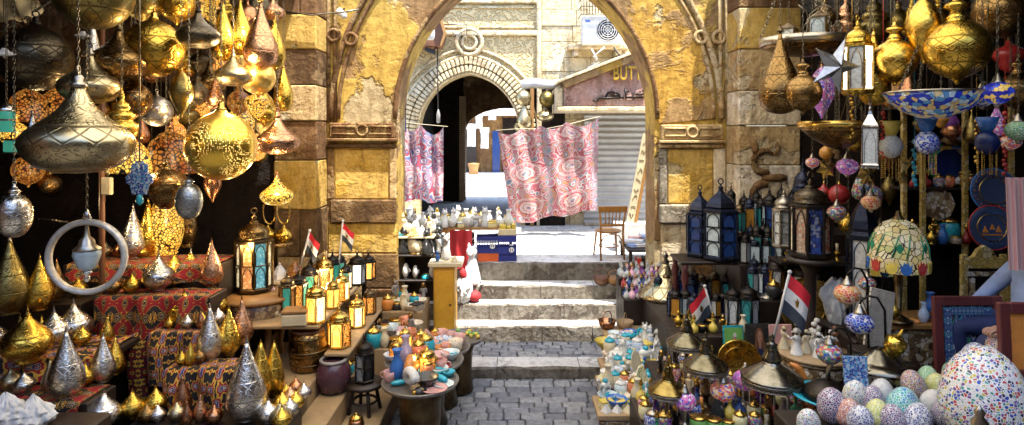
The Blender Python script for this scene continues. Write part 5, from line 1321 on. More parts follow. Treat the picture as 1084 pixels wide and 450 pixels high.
A = [(0,-.5,-.25,.16,'fish','ceramic_turquoise','ceramic_blue','turquoise fish ornament at the left of the nearest tray'), (0,-.15,-.45,.2,'shell','alabaster','ceramic_cream','white spiral shell at the front of the nearest tray'),
 (0,-.2,.2,.22,'shell','ceramic_orange','painted_warm','orange striped shell at the back of the nearest tray'), (0,.2,-.3,.2,'bowl','ceramic_black','ceramic_black','black bowl in the middle of the nearest tray'), (0,.42,-.55,.22,'plate','ceramic_pink','ceramic_cream','pink plate at the front edge of the nearest tray'),
 (0,.5,.0,.2,'fish','ceramic_turquoise','ceramic_turquoise','turquoise fish ornament at the right of the nearest tray'), (0,.62,-.25,.18,'plate','painted_turquoise','ceramic_white','white and turquoise plate at the right of the nearest tray'), (0,-.62,.1,.13,'vase','ceramic_blue','ceramic_blue','blue vase at the left edge of the nearest tray'),
 (0,.1,-.7,.12,'scarab','ceramic_black','gold_trim','black scarab at the very front of the nearest tray'), (0,.45,.45,.15,'bowl','painted_turquoise','ceramic_white','white and turquoise bowl at the back of the nearest tray'),
 (1,-.45,-.1,.12,'vase','ceramic_lilac','ceramic_lilac','lilac vase on the second tray'), (1,.1,-.3,.18,'bowl','painted_warm','ceramic_orange','cream and orange bowl at the front of the second tray'), (1,.4,-.1,.18,'bowl','ceramic_pink','ceramic_pink','pink bowl in the middle of the second tray'),
 (1,.65,.1,.17,'bowl','painted_turquoise','ceramic_white','white and turquoise bowl at the right of the second tray'), (1,.0,.3,.17,'jar','ceramic_turquoise','gold_trim','turquoise lidded jar at the back of the second tray'), (1,.4,.5,.16,'bowl','ceramic_orange','ceramic_orange','orange bowl at the back of the second tray'),
 (1,-.15,.05,.15,'jar','painted_red','gold_trim','red and gold lidded jar on the second tray'), (1,.5,-.5,.16,'plate','ceramic_red','ceramic_red','red plate at the front edge of the second tray'),
 (2,-.3,-.1,.16,'bowl','ceramic_pink','ceramic_pink','pink bowl on the third tray'), (2,.2,-.4,.17,'bowl','ceramic_turquoise','ceramic_turquoise','turquoise bowl at the front of the third tray'), (2,.5,.0,.16,'scarab','ceramic_turquoise','gold_trim','turquoise scarab on the third tray'),
 (2,.1,.3,.16,'bowl','painted_blue','ceramic_white','white and blue bowl at the back of the third tray'), (2,-.5,.35,.17,'pyramid','ceramic_pink','ceramic_pink','pale pink pyramid at the back of the third tray'), (2,.55,-.4,.14,'cup','painted_warm','ceramic_white','cream and orange cup at the edge of the third tray')]
for i, dx, dy, w, k, m, m2, lab in A: small(k, on_tray(i,dx,dy), w*1.25, m, lab, m2, 'ceramics on the tray tables')
TK = [('bowl','painted_warm','ceramic_white'),('bowl','ceramic_turquoise','ceramic_turquoise'),('cup','ceramic_pink','ceramic_pink'),('jar','painted_red','gold_trim'),('bowl','ceramic_pink','ceramic_cream'),('scarab','ceramic_blue','gold_trim'),('bowl','painted_blue','ceramic_white'),('jar','ceramic_orange','gold_trim'),('vase','ceramic_cream','ceramic_cream'),('scarab','ceramic_orange','gold_trim')]
for i, nm in ((0,'nearest tray'),(1,'second tray'),(2,'third tray')):
    p, r = tray_pos[i]; q = p.z+.004
    fill([('back row',(p.x-.6*r,p.y+.72*r,q),(p.x+.6*r,p.y+.72*r,q),5),('left side',(p.x-.85*r,p.y-.1*r,q),(p.x-.5*r,p.y+.5*r,q),3),('middle',(p.x-.3*r,p.y+.35*r,q),(p.x+.8*r,p.y+.3*r,q),4)], nm, TK, (.11,.15), 'its left end', 'ceramics on the tray tables', seed=60+i)
lantern(on_tray(0,.1,.55), .2, .3, 'golden lit lantern standing at the back of the nearest tray', 6, 'gold_trim', ('glow_yellow','glow_amber','glow_teal'), 'gold_trim', 1, group='lit glass lanterns on the tray tables')
lantern(on_tray(1,-.55,.4), .16, .36, 'tall golden lit lantern at the back of the second tray', 6, 'gold_trim', ('glow_cream','glow_yellow'), 'gold_trim', 1, group='lit glass lanterns on the tray tables')
lantern(on_tray(1,-.7,.0), .17, .26, 'squat amber lit lantern at the left of the second tray', 6, 'gold_trim', ('glow_yellow','glow_amber'), 'gold_trim', 1, group='lit glass lanterns on the tray tables')
rnd = random.Random(12)
for i in range(22):
    a, rr = rnd.uniform(0,6.28), .8*math.sqrt(rnd.random())
    small('fruit', on_tray(3, rr*math.cos(a), rr*math.sin(a)), .06, 'ceramic_yellow' if i % 3 else 'ceramic_green', ('small yellow' if i % 3 else 'small green') + ' fruit ornament lying on the farthest tray table', 'wood_dark', 'yellow fruits on the tray' if i % 3 else 'green fruits on the tray')
# crowded low shelf between the pier and the trays
CK = [('cup','painted_red','gold_trim'),('jar','painted_blue','gold_trim'),('bowl','painted_warm','ceramic_white'),('jar','ceramic_turquoise','gold_trim'),('cup','ceramic_red','ceramic_red'),('bowl','ceramic_pink','ceramic_pink'),('tin','painted_yellow','gold_trim'),
      ('vase','ceramic_cream','ceramic_cream'),('box','inlay','wood_dark'),('jar','ceramic_orange','gold_trim'),('statue','stone_grey','bronze'),('candle','brass','ceramic_white'),('cup','painted_turquoise','ceramic_white'),('tin','ceramic_black','gold_trim')]
fill([('front row',(-1.72,7.38,.622),(-1.22,7.38,.622),4), ('second row',(-1.72,7.6,.622),(-1.22,7.6,.622),4), ('third row',(-1.72,7.82,.622),(-1.22,7.82,.622),4), ('last row',(-1.72,8.05,.622),(-1.22,8.05,.622),4)], 'low pottery ledge', CK, (.15,.2), 'the lanterns', 'pots and cups on the low ledge', seed=3)
fill([('front row',(-1.72,8.3,.802),(-1.22,8.3,.802),5), ('middle row',(-1.72,8.52,.802),(-1.22,8.52,.802),5), ('back row',(-1.72,8.76,.802),(-1.22,8.76,.802),5)], 'high pottery ledge', CK, (.13,.18), 'the pier', 'pots and cups on the high ledge', seed=5)
fill([('lane side',(-1.56,6.1,.202),(-1.56,6.1,.202),1)], 'bottom step', [('jar','copper','gold_trim')], (.15,.16), 'the corner', None, seed=5)
fill([('wall row',(-2.0,6.95,.432),(-2.0,7.3,.432),2), ('lane row',(-1.86,6.95,.432),(-1.86,7.3,.432),2)], 'purple pot ledge', CK, (.11,.14), 'the purple pot', 'pots behind the purple pot', seed=8)
# orange cabinet and figurine rack beside the steps
ca = thing('yellow_cabinet', 'bright yellow wooden cabinet at the foot of the steps', 'cabinet', (X(471,8.9),8.9,.09))
w = 11*8.9/F; z0, z1 = .0, gz(281,8.9)-.09
part('body', MB().bbox(-w,-.12,z0,w,.3,z1,.01), MATS['cabinet_yellow'], ca)
part('top', MB().bbox(-w*1.5,-.16,z1+.003,w*1.7,.32,z1+.07,.01), MATS['ceramic_cream'], ca)
part('door', MB().bbox(-w*.85,-.135,.04,w*.85,-.122,z1-.06,.005), MATS['cabinet_yellow'], ca)
part('knob', MB().sphere((w*.6,-.145,z1*.55),.015,8), MATS['iron'], ca)
rk = thing('figurine_rack', 'dark rack of figurines between the pier and the yellow cabinet', 'rack', (-1.45,9.3,0))
for z, mt in ((1.02,'wood_dark'),(1.39,'wood_dark'),(1.66,'ceramic_cream')): part('board', MB().bbox(-.27,-.25,z-.03,.42 if z < 1.6 else .3,.3,z,.006), MATS[mt], rk)
for x in (-.26,.4): part('post', MB().bbox(x-.02,.26,.07,x+.02,.3,1.62,.004), MATS['wood_dark'], rk)
part('back_panel', MB().box(-.24,.302,.2,.38,.32,1.6), MATS['wood_dark'], rk)
FK = [('statue','alabaster','ceramic_black'),('pyramid','bronze','bronze'),('mask','ceramic_cream','gold_trim'),('statue','ceramic_cream','gold_trim'),('cat','ceramic_black','ceramic_black'),('statue','stone_grey','ceramic_black'),('pyramid','alabaster','alabaster'),('mask','ceramic_white','ceramic_black'),('scarab','ceramic_turquoise','gold_trim')]
fill([('bottom board',(-1.68,9.15,1.022),(-1.05,9.15,1.022),4)], 'figurine rack', FK, (.17,.22), 'the pier', 'figurines on the rack', seed=11)
fill([('front of the middle board',(-1.68,9.12,1.392),(-1.05,9.12,1.392),5), ('back of the middle board',(-1.68,9.35,1.392),(-1.05,9.35,1.392),5)], 'figurine rack', FK, (.17,.23), 'the pier', 'figurines on the rack', seed=13)
fill([('front of the top board',(-1.7,9.15,1.662),(-1.17,9.15,1.662),6), ('back of the top board',(-1.7,9.38,1.662),(-1.17,9.38,1.662),6)], 'figurine rack', FK, (.13,.19), 'the pier', 'figurines on the rack', seed=17)
sp = Vector((X(499,9.6),9.62,.785)); solid('cat_statue', 'tall white cat statue in front of the blue crates', 'cat statue', sm('cat','alabaster'), None, (sp.x,9.78,.79), (0,0,-.3), .34)
solid('cat_statue', 'smaller grey cat statue sitting on the yellow cabinet', 'cat statue', sm('cat','stone_grey'), None, (X(472,8.95),8.98,.09+z1+.073), (0,0,.3), .2)
solid('red_cloth', 'red cloth hanging behind the white cat statue', 'cloth', MB().grid(lambda u,v: (X(476,9.9)+.36*u, 9.9+.03*math.sin(u*14), 1.0+.62*v), 14, 10), MATS['cloth_red'])
small('pyramid', (X(472,8.85)+.13,8.82,.09+z1+.073), .1, 'ceramic_cream', 'little cream pyramid on the yellow cabinet top')
small('vase', (X(472,8.85)-.12,8.84,.09+z1+.073), .07, 'ceramic_blue', 'little dark blue vase on the yellow cabinet top')
simple_thing('white_bag', 'stuffed white plastic bag with a red tie beside the yellow cabinet', 'bag', (X(490,9.45),9.5,.56), [('bag', rumple(lambda v: .14*math.sin(PI*(.1+.86*v))**.7, .42, 5, .35), 'cloth_white'), ('tie', MB().lathe([(.03,.36),(.06,.42),(.05,.5),(0,.54)],10), 'cloth_red')])
simple_thing('carry_bag', 'red and navy carry bag slumped on the steps', 'bag', (X(497,9.5),9.58,.561), [('bag', MB().bbox(-.17,-.09,0,.05,.09,.17,.04), 'cloth_navy'), ('flap', MB().sphere((.07,-.03,.09),.11,14,0,.8,), 'cloth_red'), ('handle', MB().tube([(-.12,0,.16),(-.1,0,.26),(.0,0,.26),(.03,0,.16)],.012,6), 'cloth_red')])
# ================================================================== RIGHT SHOP
mosaic('inlay_gold', [(.6,.42,.1),(.7,.5,.15),(.5,.34,.08),(.75,.6,.3)], (.1,.06,.02), 24, .05, .35)
plain('star_steel', (.36,.38,.42), (.2,.21,.24), 6, .3, .9, .1, 20, 0)
def lattice_mat():
    g = G('screen_lattice'); v = g.co('Object', 17, (0,PI/4,0))
    c = g.n('TexChecker', {'Vector': v, 'Color1': (.62,.56,.46,1), 'Color2': (.05,.04,.03,1), 'Scale': 1.0}).outputs[0]
    return g.fin(c, .6)
lattice_mat()
plain('cloth_sky2', (.55,.58,.56), (.4,.5,.52), 6, .8, 0, .2, 30, 0)
plain('plate_dark', (.02,.045,.12), (.05,.07,.13), 9, .3, 0, .1, 20, 0)
stand_steps('lantern_stand', 'dark stepped stand packed with lanterns in front of the pale pier', [
   (1.75,6.61,4.9,6.9,1.0,1.06), (1.75,6.905,2.74,8.3,1.0,.5), (2.745,6.905,4.9,7.4,1.3,1.36), (2.745,7.405,4.9,7.8,1.6,1.66), (2.745,7.805,4.9,8.4,1.9,1.96)], 'wood_dark')
stand_steps('low_platform', 'low dark platform carrying the brass lamps at the front right', [(1.42,4.9,5.6,6.6,.75,.81), (1.1,4.9,1.415,5.75,.72,.78)], 'wood_dark')

# ---- ceramics table: stepped boards on turned legs
tb = thing('ceramics_table', 'low wooden table crowded with turquoise and white ceramics beside the lane', 'table', (1.2,5.95,-.06))
EDGE = lambda y: .83+(y-5.9)*.20
tiers = [(5.85,6.3,.5),(6.305,6.75,.53),(6.755,7.2,.56),(7.205,7.65,.59),(7.655,8.2,.62)]
for y0, y1, z in tiers: part('board', MB().bbox(EDGE(y0)-1.2, y0-5.95, z+.06-.05, 1.95-1.2 if y0 > 6.3 else 1.4-1.2, y1-5.95, z+.06, .006), MATS['wood_tan'], tb)
for x, y in ((.87,5.9),(1.36,5.9),(.92,6.28),(1.3,8.1),(1.9,8.1)): part('leg', MB().tube([(x-1.2,y-5.95,0),(x-1.2,y-5.95,.49 if y < 7 else .8)], .03, 8), MATS['wood_red' if y < 6 else 'wood_dark'], tb)
part('lattice', MB().bbox(.85-1.2,-.09,.3,1.39-1.2,-.06,.49,.004), MATS['inlay_dark'], tb); part('rail', MB().bbox(.85-1.2,-.1,.2,1.39-1.2,-.05,.27,.008), MATS['wood_red'], tb)
CT = [('bowl','painted_warm','ceramic_orange'),('scarab','ceramic_yellow','gold_trim'),('jar','painted_red','gold_trim'),('bowl','ceramic_pink','ceramic_pink'),('tin','ceramic_orange','ceramic_white'),('box','painted_yellow','ceramic_yellow'),('bowl','ceramic_blue','ceramic_blue'),('vase','ceramic_cream','ceramic_cream'),('jar','painted_blue','ceramic_white'),('boat','ceramic_yellow','wood_dark'),('bowl','painted_turquoise','ceramic_white'),('bowl','ceramic_turquoise','ceramic_turquoise'),('scarab','ceramic_turquoise','gold_trim'),('jar','painted_turquoise','ceramic_white'),('cat','ceramic_white','ceramic_white'),('bowl','painted_yellow','ceramic_white'),
      ('plate','painted_turquoise','ceramic_white'),('camel','ceramic_turquoise','ceramic_white'),('cup','painted_blue','ceramic_white'),('box','ceramic_turquoise','painted_turquoise'),('plate','painted_warm','ceramic_white'),('jar','ceramic_cream','ceramic_turquoise'),('tin','painted_turquoise','ceramic_white'),('camel','ceramic_white','ceramic_turquoise'),('mask','alabaster','gold_trim')]
GC = 'ceramics on the low table'
for k in range(4):
    m = ('alabaster','alabaster','ceramic_cream','alabaster')[k]
    small('pyramid', (EDGE(5.9)+.08+k*.105, 5.93, .502), .085, m, f'{"cream" if k == 2 else "white"} pyramid, {ordinal(k)} from the lane along the front edge of the ceramics table', None, GC, .78)
ROWY = [6.03,6.15,6.25,6.36,6.48,6.6,6.7,6.8,6.92,7.04,7.15,7.25,7.38,7.5,7.62,7.74]
rws = [(ordinal(k+1)+' row', y, [z for a, b, z in tiers if a <= y <= b+.01][0]+.002, 6 if y < 6.3 else 9) for k, y in enumerate(ROWY)]
fill([(wd,(EDGE(y)+.03,y,z),(1.38 if y < 6.3 else EDGE(y)+.74,y,z),n) for wd,y,z,n in rws], 'ceramics table', CT, (.115,.17), 'the lane', GC, .02, .025, 21)
small('bowl', (EDGE(7.45)-.02,7.42,.592), .24, 'ceramic_yellow', 'plain yellow bowl at the lane edge of the ceramics table', 'ceramic_yellow', GC)
small('boat', (1.33,5.98,.504), .2, 'painted_yellow', 'yellow boat dish at the front right corner of the ceramics table', 'wood_dark', GC)
simple_thing('standing_plate', 'yellow oval plate standing on edge on the ceramics table', 'plate', (1.32,6.27,.502), [('plate', MB().lathe([(0,0),(.09,.004),(.13,.018),(.125,.024),(.09,.012),(0,.01)],22,0,True,Matrix.Translation((0,0,.16)) @ Matrix.Rotation(1.35,4,'X') @ Matrix.Diagonal((.55,1.2,1,1))), 'painted_yellow')], (0,0,.5))
simple_thing('standing_plate', 'cream oval plate standing behind the yellow one', 'plate', (1.33,6.62,.532), [('plate', MB().lathe([(0,0),(.09,.004),(.13,.018),(.125,.024),(.09,.012),(0,.01)],22,0,True,Matrix.Translation((0,0,.16)) @ Matrix.Rotation(1.35,4,'X') @ Matrix.Diagonal((.55,1.2,1,1))), 'ceramic_cream')], (0,0,.6))
# bottles, ornaments on the shelf behind the table
PB = [('bottle','pink_crystal','gold_trim'),('bottle','glass_milk','pink_crystal'),('bottle','glass_violet','glass_milk'),('bottle','glass_frost','glass_milk'),('bottle','glass_blue','gold_trim'),('bottle','glass_red','glass_milk'),('bottle','glass_milk','glass_milk')]
stand_steps('bottle_stand', 'dark stepped stand of pink and white perfume bottles beside the right pier', [(1.5,8.25,2.2,8.45,.95,1.0), (1.5,8.455,2.2,8.65,1.05,1.1), (1.5,8.655,2.2,8.85,1.15,1.2)], 'wood_dark')
fill([('front row',(1.52,8.3,.952),(2.12,8.3,.952),8),('second row',(1.52,8.4,.952),(2.12,8.4,.952),8),('third row',(1.52,8.5,1.052),(2.12,8.5,1.052),8),('fourth row',(1.52,8.6,1.052),(2.12,8.6,1.052),8),('fifth row',(1.52,8.7,1.152),(2.12,8.7,1.152),8),('top row',(1.52,8.8,1.152),(2.12,8.8,1.152),8)],
     'bottle stand', PB, (.1,.13), 'the lane', 'perfume bottles on the stand', .012, .012, 4)
for k, (px, py, m, lab, w) in enumerate([(652,310,'leather_brown','dark brown woven basket on the steps right of the lane',.26), (662,300,'wood_honey','honey coloured woven basket behind the brown one',.24), (647,323,'copper','reddish woven basket nearest the lane',.24), (664,318,'wood_tan','tan woven basket beside the perfume bottles',.22)]):
    if k >= 2: p.y = 8.05; p = Vector((1.25+.14*(k-2)*1.7, 8.08, .622))
    else: p = Vector((1.42+.2*k, 9.78, .787))
    simple_thing('basket', lab, 'basket', p, [('bowl', MB().lathe([(.3,0),(.42,.15),(.5,.45),(.46,.45),(.38,.16),(0,.06)],22,0,True,None,0,None,.03), m), ('handle', MB().tube([(.46*math.cos(a),0,.42+.5*math.sin(a)) for a in [PI*i/12 for i in range(13)]],.03,6), m)], (0,0,.4*k), w, 'woven baskets by the steps')
# brass bell dome and its side table
p = P(702,318,8.3); p.z = 1.002
simple_thing('brass_dome', 'big dusty brass dome with a knob in front of the pier foot', 'dome', (X(704,8.2),8.2,1.002), [('dome', MB().lathe([(.36,0),(.37,.03),(.33,.08),(.2,.2),(.1,.34),(.06,.42),(.05,.46)],30), 'pewter'), ('knob', MB().lathe([(.05,.45),(.065,.48),(.03,.52),(.05,.56),(.02,.6),(0,.63)],14), 'pewter_trim')], (0,0,0), .98)
# two tall blue-black lanterns on a turned-leg table
bt = thing('side_table', 'small dark table with turned legs under the tall blue lanterns', 'table', (2.5,7.75,1.0))
part('top', MB().bbox(-.44,-.27,.58,.44,.27,.62,.012), MATS['wood_dark'], bt)
for x in (-.38,.38):
    for y in (-.22,.22): part('leg', MB().lathe([(.03,0),(.045,.05),(.025,.1),(.05,.2),(.025,.3),(.05,.42),(.03,.5),(.045,.58)],10,0,True,Matrix.Translation((x,y,0))), MATS['wood_red'], bt)
plain('blue_black', (.012,.02,.045), (.02,.02,.03), 8, .3, .7, .2, 30, 0)
lantern((X(763,7.62),7.62,1.622), 40*7.62/F, 84*7.62/F, 'taller blue black lantern with frosted arched panes, in front on the dark table', 6, 'blue_black', ('glass_blue','glass_frost'), 'blue_black', 3, rotz=.2, domek='onion', group='tall blue lanterns')
lantern((X(741,7.85),7.85,1.622), 32*7.85/F, 74*7.85/F, 'shorter blue black lantern standing behind the taller one', 6, 'blue_black', ('glass_blue','glass_frost','glass_navy'), 'blue_black', 3, rotz=.35, domek='onion', group='tall blue lanterns')

# ---- lanterns on the stepped stand (px, bottom, step height, w, h, panes, frame, label)
RL = [
 (830,262,1.9,24,64,('glass_milk','glass_grey'),'pewter_trim','pewter lantern with three rows of milky panes on the top step',3),
 (850,258,1.9,22,92,('glass_navy','glass_blue'),'blue_black','tallest pointed navy lantern at the back of the top step',2),
 (815,248,1.9,18,50,('glass_frost','glass_blue'),'iron','black lantern with frosted panes at the pier end of the top step',2),
 (840,246,1.9,16,52,('glass_blue',),'iron','narrow blue lantern behind the pewter one',2),
 (801,279,1.6,15,48,('glass_milk','glass_teal'),'iron','black and teal lantern nearest the pier on the third step',1),
 (813,279,1.6,15,46,('glass_teal','glass_frost'),'iron','black lantern with teal and frosted panes second from the pier',1),
 (825,281,1.6,16,44,('glass_blue','glass_frost'),'dark_bronze','bronze lantern with blue panes third from the pier',1),
 (837,281,1.6,16,48,('glass_milk',),'dark_bronze','bronze lantern with plain milky panes fourth from the pier',1),
 (808,275,1.6,13,44,('glass_frost',),'iron','small frosted lantern squeezed behind the teal ones',1),
 (848,283,1.6,15,42,('glass_green','glass_frost'),'iron','black and green lantern fifth from the pier',1),
 (874,285,1.6,17,40,('glass_milk','glass_blue'),'iron','milky and blue lantern left of the white plastic bag',1),
 (798,308,1.3,15,40,('glass_blue','glass_navy'),'blue_black','navy lantern at the pier end of the second step',1),
 (810,312,1.3,15,38,('glass_frost','glass_navy'),'blue_black','navy lantern with frosted panes second on the second step',1),
 (822,314,1.3,18,46,('glass_amber','glass_milk'),'wood_dark','dark lantern with one amber pane on the second step',1),
 (834,310,1.3,14,40,('glass_grey','glass_milk'),'iron','grey paned lantern behind the amber one on the second step',1),
 (848,316,1.3,20,40,('ceramic_pink','glass_milk'),'wood_dark','dark box lantern with pink pane on the second step',1),
 (866,317,1.3,15,36,('glass_milk',),'iron','black lantern with plain milk glass in front of the multicoloured one',1),
 (720,318,1.0,15,34,('glass_blue','glass_frost'),'blue_black','navy lantern beside the brass dome',1),
 (733,322,1.0,15,34,('glass_navy','glass_blue'),'blue_black','deep blue lantern second from the brass dome',1),
 (745,330,1.0,14,34,('glass_milk','glass_amber'),'iron','black lantern with milky and amber panes behind the left flag',1),
 (712,334,1.0,14,32,('glass_navy',),'blue_black','plain navy lantern in front of the brass dome',1),
 (757,318,1.0,13,36,('glass_amber','glass_milk'),'dark_bronze','bronze and amber lantern under the tall blue lanterns',1),
 (769,322,1.0,14,38,('glass_teal','glass_milk'),'iron','black and teal lantern under the tall blue lanterns',1),
 (782,324,1.0,14,36,('glass_blue',),'iron','black lantern with plain blue panes right of the side table',1),
 (776,344,1.0,20,46,('glass_grey','glass_milk'),'iron','black lantern with grey panes right of the left flag',1),
 (792,346,1.0,24,50,('glass_milk','glass_teal'),'iron','bigger black lantern with milky and teal panes at the front of the stand',1),
 (812,344,1.0,20,40,('glass_milk','glass_grey'),'pewter_trim','silver grey lantern left of the right flag',1),
 (733,342,1.0,14,34,('glass_grey','glass_blue'),'blue_black','blue grey lantern low beside the left flag',1),
 (803,330,1.0,14,34,('glass_frost',),'iron','small frosted lantern behind the bigger black one',1),
]
for px, py, z, w, h, gl, fr, lab, rows in RL: lantern_on(px, py, z, w, h, lab, glass=gl, frame=fr, dome=fr, n=6 if w > 14 else 4, group='glass lanterns on the dark stand', rows=rows)
rnd = random.Random(77)
PAN = [('glass_frost',),('glass_blue','glass_frost'),('glass_navy',),('glass_milk','glass_teal'),('glass_amber','glass_milk'),('glass_grey',),('glass_teal',)]
PW = ['frosted','blue and frosted','navy','milky and teal','amber and milky','grey','teal']
for wd, y, z, x0, x1, n, h in (('front of the top step',7.9,1.9,2.85,3.9,7,.5),('back of the top step',8.25,1.9,2.85,3.9,6,.62),('front of the third step',7.48,1.6,2.8,3.55,7,.4),('back of the third step',7.7,1.6,2.8,3.7,7,.44),('back of the second step',7.28,1.3,2.8,3.6,7,.36),('back of the lowest step',8.1,1.0,1.85,2.7,7,.4),('middle of the lowest step',7.35,1.0,1.9,2.7,7,.34)):
    for i in range(n):
        k = rnd.randrange(7); fr = rnd.choice(['iron','blue_black','dark_bronze','iron'])
        lantern((x0+(x1-x0)*(i+.5)/n+rnd.uniform(-.02,.02), y+rnd.uniform(-.03,.03), z+.002), rnd.uniform(.14,.17), h*rnd.uniform(.85,1.1), f'dark lantern with {PW[k]} panes, {ordinal(i)} from the pier, {wd}', n=rnd.choice([4,6]), glass=PAN[k], frame=fr, dome=fr, rows=1, small=True, group='glass lanterns on the dark stand')
fill([('front',(1.85,6.75,1.002),(2.6,6.75,1.002),7),('back',(1.85,6.95,1.002),(2.3,6.95,1.002),5)], 'lantern stand', [('bottle','ceramic_yellow','gold_trim'),('bottle','glass_frost','gold_trim'),('vase','ceramic_cream','ceramic_cream'),('statue','gold_trim','ceramic_black'),('candle','iron','ceramic_yellow'),('ewer','brass','brass'),('tin','iron','gold_trim')], (.11,.15), 'the lane', 'small goods on the lantern stand', seed=31)
fill([('edge',(2.9,7.0,1.302),(4.0,7.0,1.302),6)], 'second lantern step', [('tin','painted_red','gold_trim'),('box','wood_red','gold_trim'),('jar','glass_milk','iron'),('box','iron','glass_milk'),('jar','ceramic_black','gold_trim')], (.14,.18), 'the pier', 'boxes and tins on the second lantern step', seed=33)
# multicoloured lantern on a pedestal
pd = simple_thing('pedestal', 'dark turned pedestal under the multicoloured lantern', 'pedestal', (X(858,6.25),6.25,.75), [('top', MB().lathe([(0,1.13),(.22,1.13),(.24,1.15),(.23,1.18),(0,1.18)],24), 'wood_dark'), ('column', MB().lathe([(.2,0),(.2,.04),(.08,.1),(.05,.4),(.09,.5),(.05,.6),(.06,1.0),(.12,1.13)],16), 'wood_dark')])
mosaic('pane_red', [(.5,.08,.05),(.65,.25,.15),(.7,.55,.4)], (.2,.12,.08), 12, .07)
mosaic('pane_navy', [(.02,.05,.3),(.03,.1,.42),(.3,.35,.5)], (.03,.03,.08), 12, .07)
mosaic('pane_tan', [(.55,.4,.28),(.65,.5,.36),(.6,.3,.2)], (.2,.14,.1), 12, .07)
lantern((X(858,6.25),6.25,1.932), 44*6.25/F, 88*6.25/F, 'big multicoloured lantern with red blue and sand panes on the pedestal', 8, 'iron', ('pane_tan','pane_navy','pane_red','pane_sand'), 'black_bronze', 1, rotz=.2)
# white bag, minaret lantern, tiffany lamps
st_ = simple_thing('bag_stool', 'dark stool under the white plastic bag', 'stool', (X(890,6.3),6.3,.75), [('seat', MB().lathe([(0,.45),(.2,.45),(.21,.47),(.2,.5),(0,.5)],20), 'wood_dark'), ('legs', MB().tube([(.14,.1,0),(.1,.06,.45)],.02,6).tube([(-.14,.1,0),(-.1,.06,.45)],.02,6).tube([(0,-.16,0),(0,-.1,.45)],.02,6), 'wood_dark')])
simple_thing('plastic_bag', 'crumpled white plastic bag among the dark lanterns', 'bag', (X(888,6.3),6.3,1.252), [('bag', rumple(lambda v: .15*(.75+.4*math.sin(PI*v*.85))*(1 if v < .8 else 1-2.2*(v-.8)), .44, 8, .3, 1.6, .7), 'cloth_white'), ('handle', rumple(lambda v: .035*(1.2-v), .14, 4, .4), 'cloth_white')])
lantern((X(914,5.95),5.95,1.25), 34*5.95/F, 165*5.95/F, 'tall black minaret lantern with small pale windows beside the flowered shade', 6, 'blue_black', ('ceramic_black','ceramic_black','ceramic_black','glass_milk'), 'blue_black', 3, rotz=.3, domek='onion')
solid('lantern_plinth', 'dark box plinth under the tall black minaret lantern', 'plinth', MB().bbox(-.2,-.2,0,.2,.2,.498,.02), MATS['wood_dark'], (X(914,5.95),5.95,.75))
def tiffany(px, py, w, Y, zf, label, big):
    s = w*Y/F; p = P(px, py, Y); t = thing('leaded_lamp', label, 'lamp', p, (0,0,.3), s, 'leaded glass lamps')
    part('shade', MB().lathe([(.5,-.48),(.5,-.4),(.49,-.2),(.455,.02),(.38,.24),(.26,.38),(.1,.46)],28), MATS['tiffany_cream'], t)
    part('cap', MB().lathe([(.1,.45),(.11,.47),(.06,.51),(.04,.6),(0,.62)],14), MATS['dark_bronze'], t)
    rnd = random.Random(int(px)); fl = MB()
    for k in range(12):
        a = 2*PI*k/12+rnd.uniform(-.12,.12); r, z = .497, -.29
        M = Matrix.Rotation(a,4,'Z') @ Matrix.Translation((r,0,z))
        mi = k % 3
        [fl.prism([(-.095,.07),(-.06,.0),(-.03,.09),(0,.03),(.03,.09),(.06,.0),(.095,.07),(.085,-.09),(.04,-.14),(-.04,-.14),(-.085,-.09)],.022,mi,M @ Matrix.Rotation(PI/2,4,'Z') @ Matrix.Translation((0,-.012,-.05)))]
        fl.tube([(math.cos(a+.1*i)*rr,math.sin(a+.1*i)*rr,zz) for i,(rr,zz) in enumerate(((.502,-.2),(.48,-.02),(.41,.16),(.33,.28)))],.014,5,3)
        if k % 2: fl.prism([(-.07,0),(0,.1),(.07,0),(0,-.1)],.02,3,Matrix.Rotation(a+.25,4,'Z') @ Matrix.Translation((.475,0,-.02)) @ Matrix.Rotation(PI/2,4,'Z'))
    part('flowers', fl, [MATS['ceramic_red'],MATS['ceramic_yellow'],MATS['ceramic_blue'],MATS['glass_green']], t)
    H = (p.z-zf)/s
    part('stem', MB().lathe([(.24,-H),(.25,-H+.03),(.16,-H+.07),(.05,-H+.14),(.08,-.62),(.04,-.5),(.03,.4)],16), MATS['dark_bronze'], t)
    return t
tiffany(951,258,57,5.5,1.504,'large cream leaded glass lamp with red, yellow and blue flowers',True)
tiffany(929,266,46,5.95,.75,'smaller cream leaded lamp half hidden behind the large flowered one',False)
# inlaid chest carrying the big leaded lamp
ch = thing('inlaid_chest', 'pale inlaid chest with dark lattice windows right of the tilted brass lantern', 'chest', (X(962,5.55),5.6,1.0))
s = 5.45/F; w = 33*s
part('body', MB().bbox(-w,-.13,0,w,.25,.44,.012), MATS['inlay'], ch); part('lid', MB().bbox(-w-.03,-.16,.443,w+.03,.28,.5,.012), MATS['wood_honey'], ch)
for x in (-.17,.0,.17): part('lattice_window', MB().bbox(x-.05,-.14,.1,x+.05,-.131,.33,.003), MATS['inlay_dark'], ch)
solid('chest_plinth', 'dark plinth under the pale inlaid chest', 'plinth', MB().bbox(-.3,-.14,0,.3,.26,.248,.01), MATS['wood_dark'], (X(962,5.55),5.6,.75))
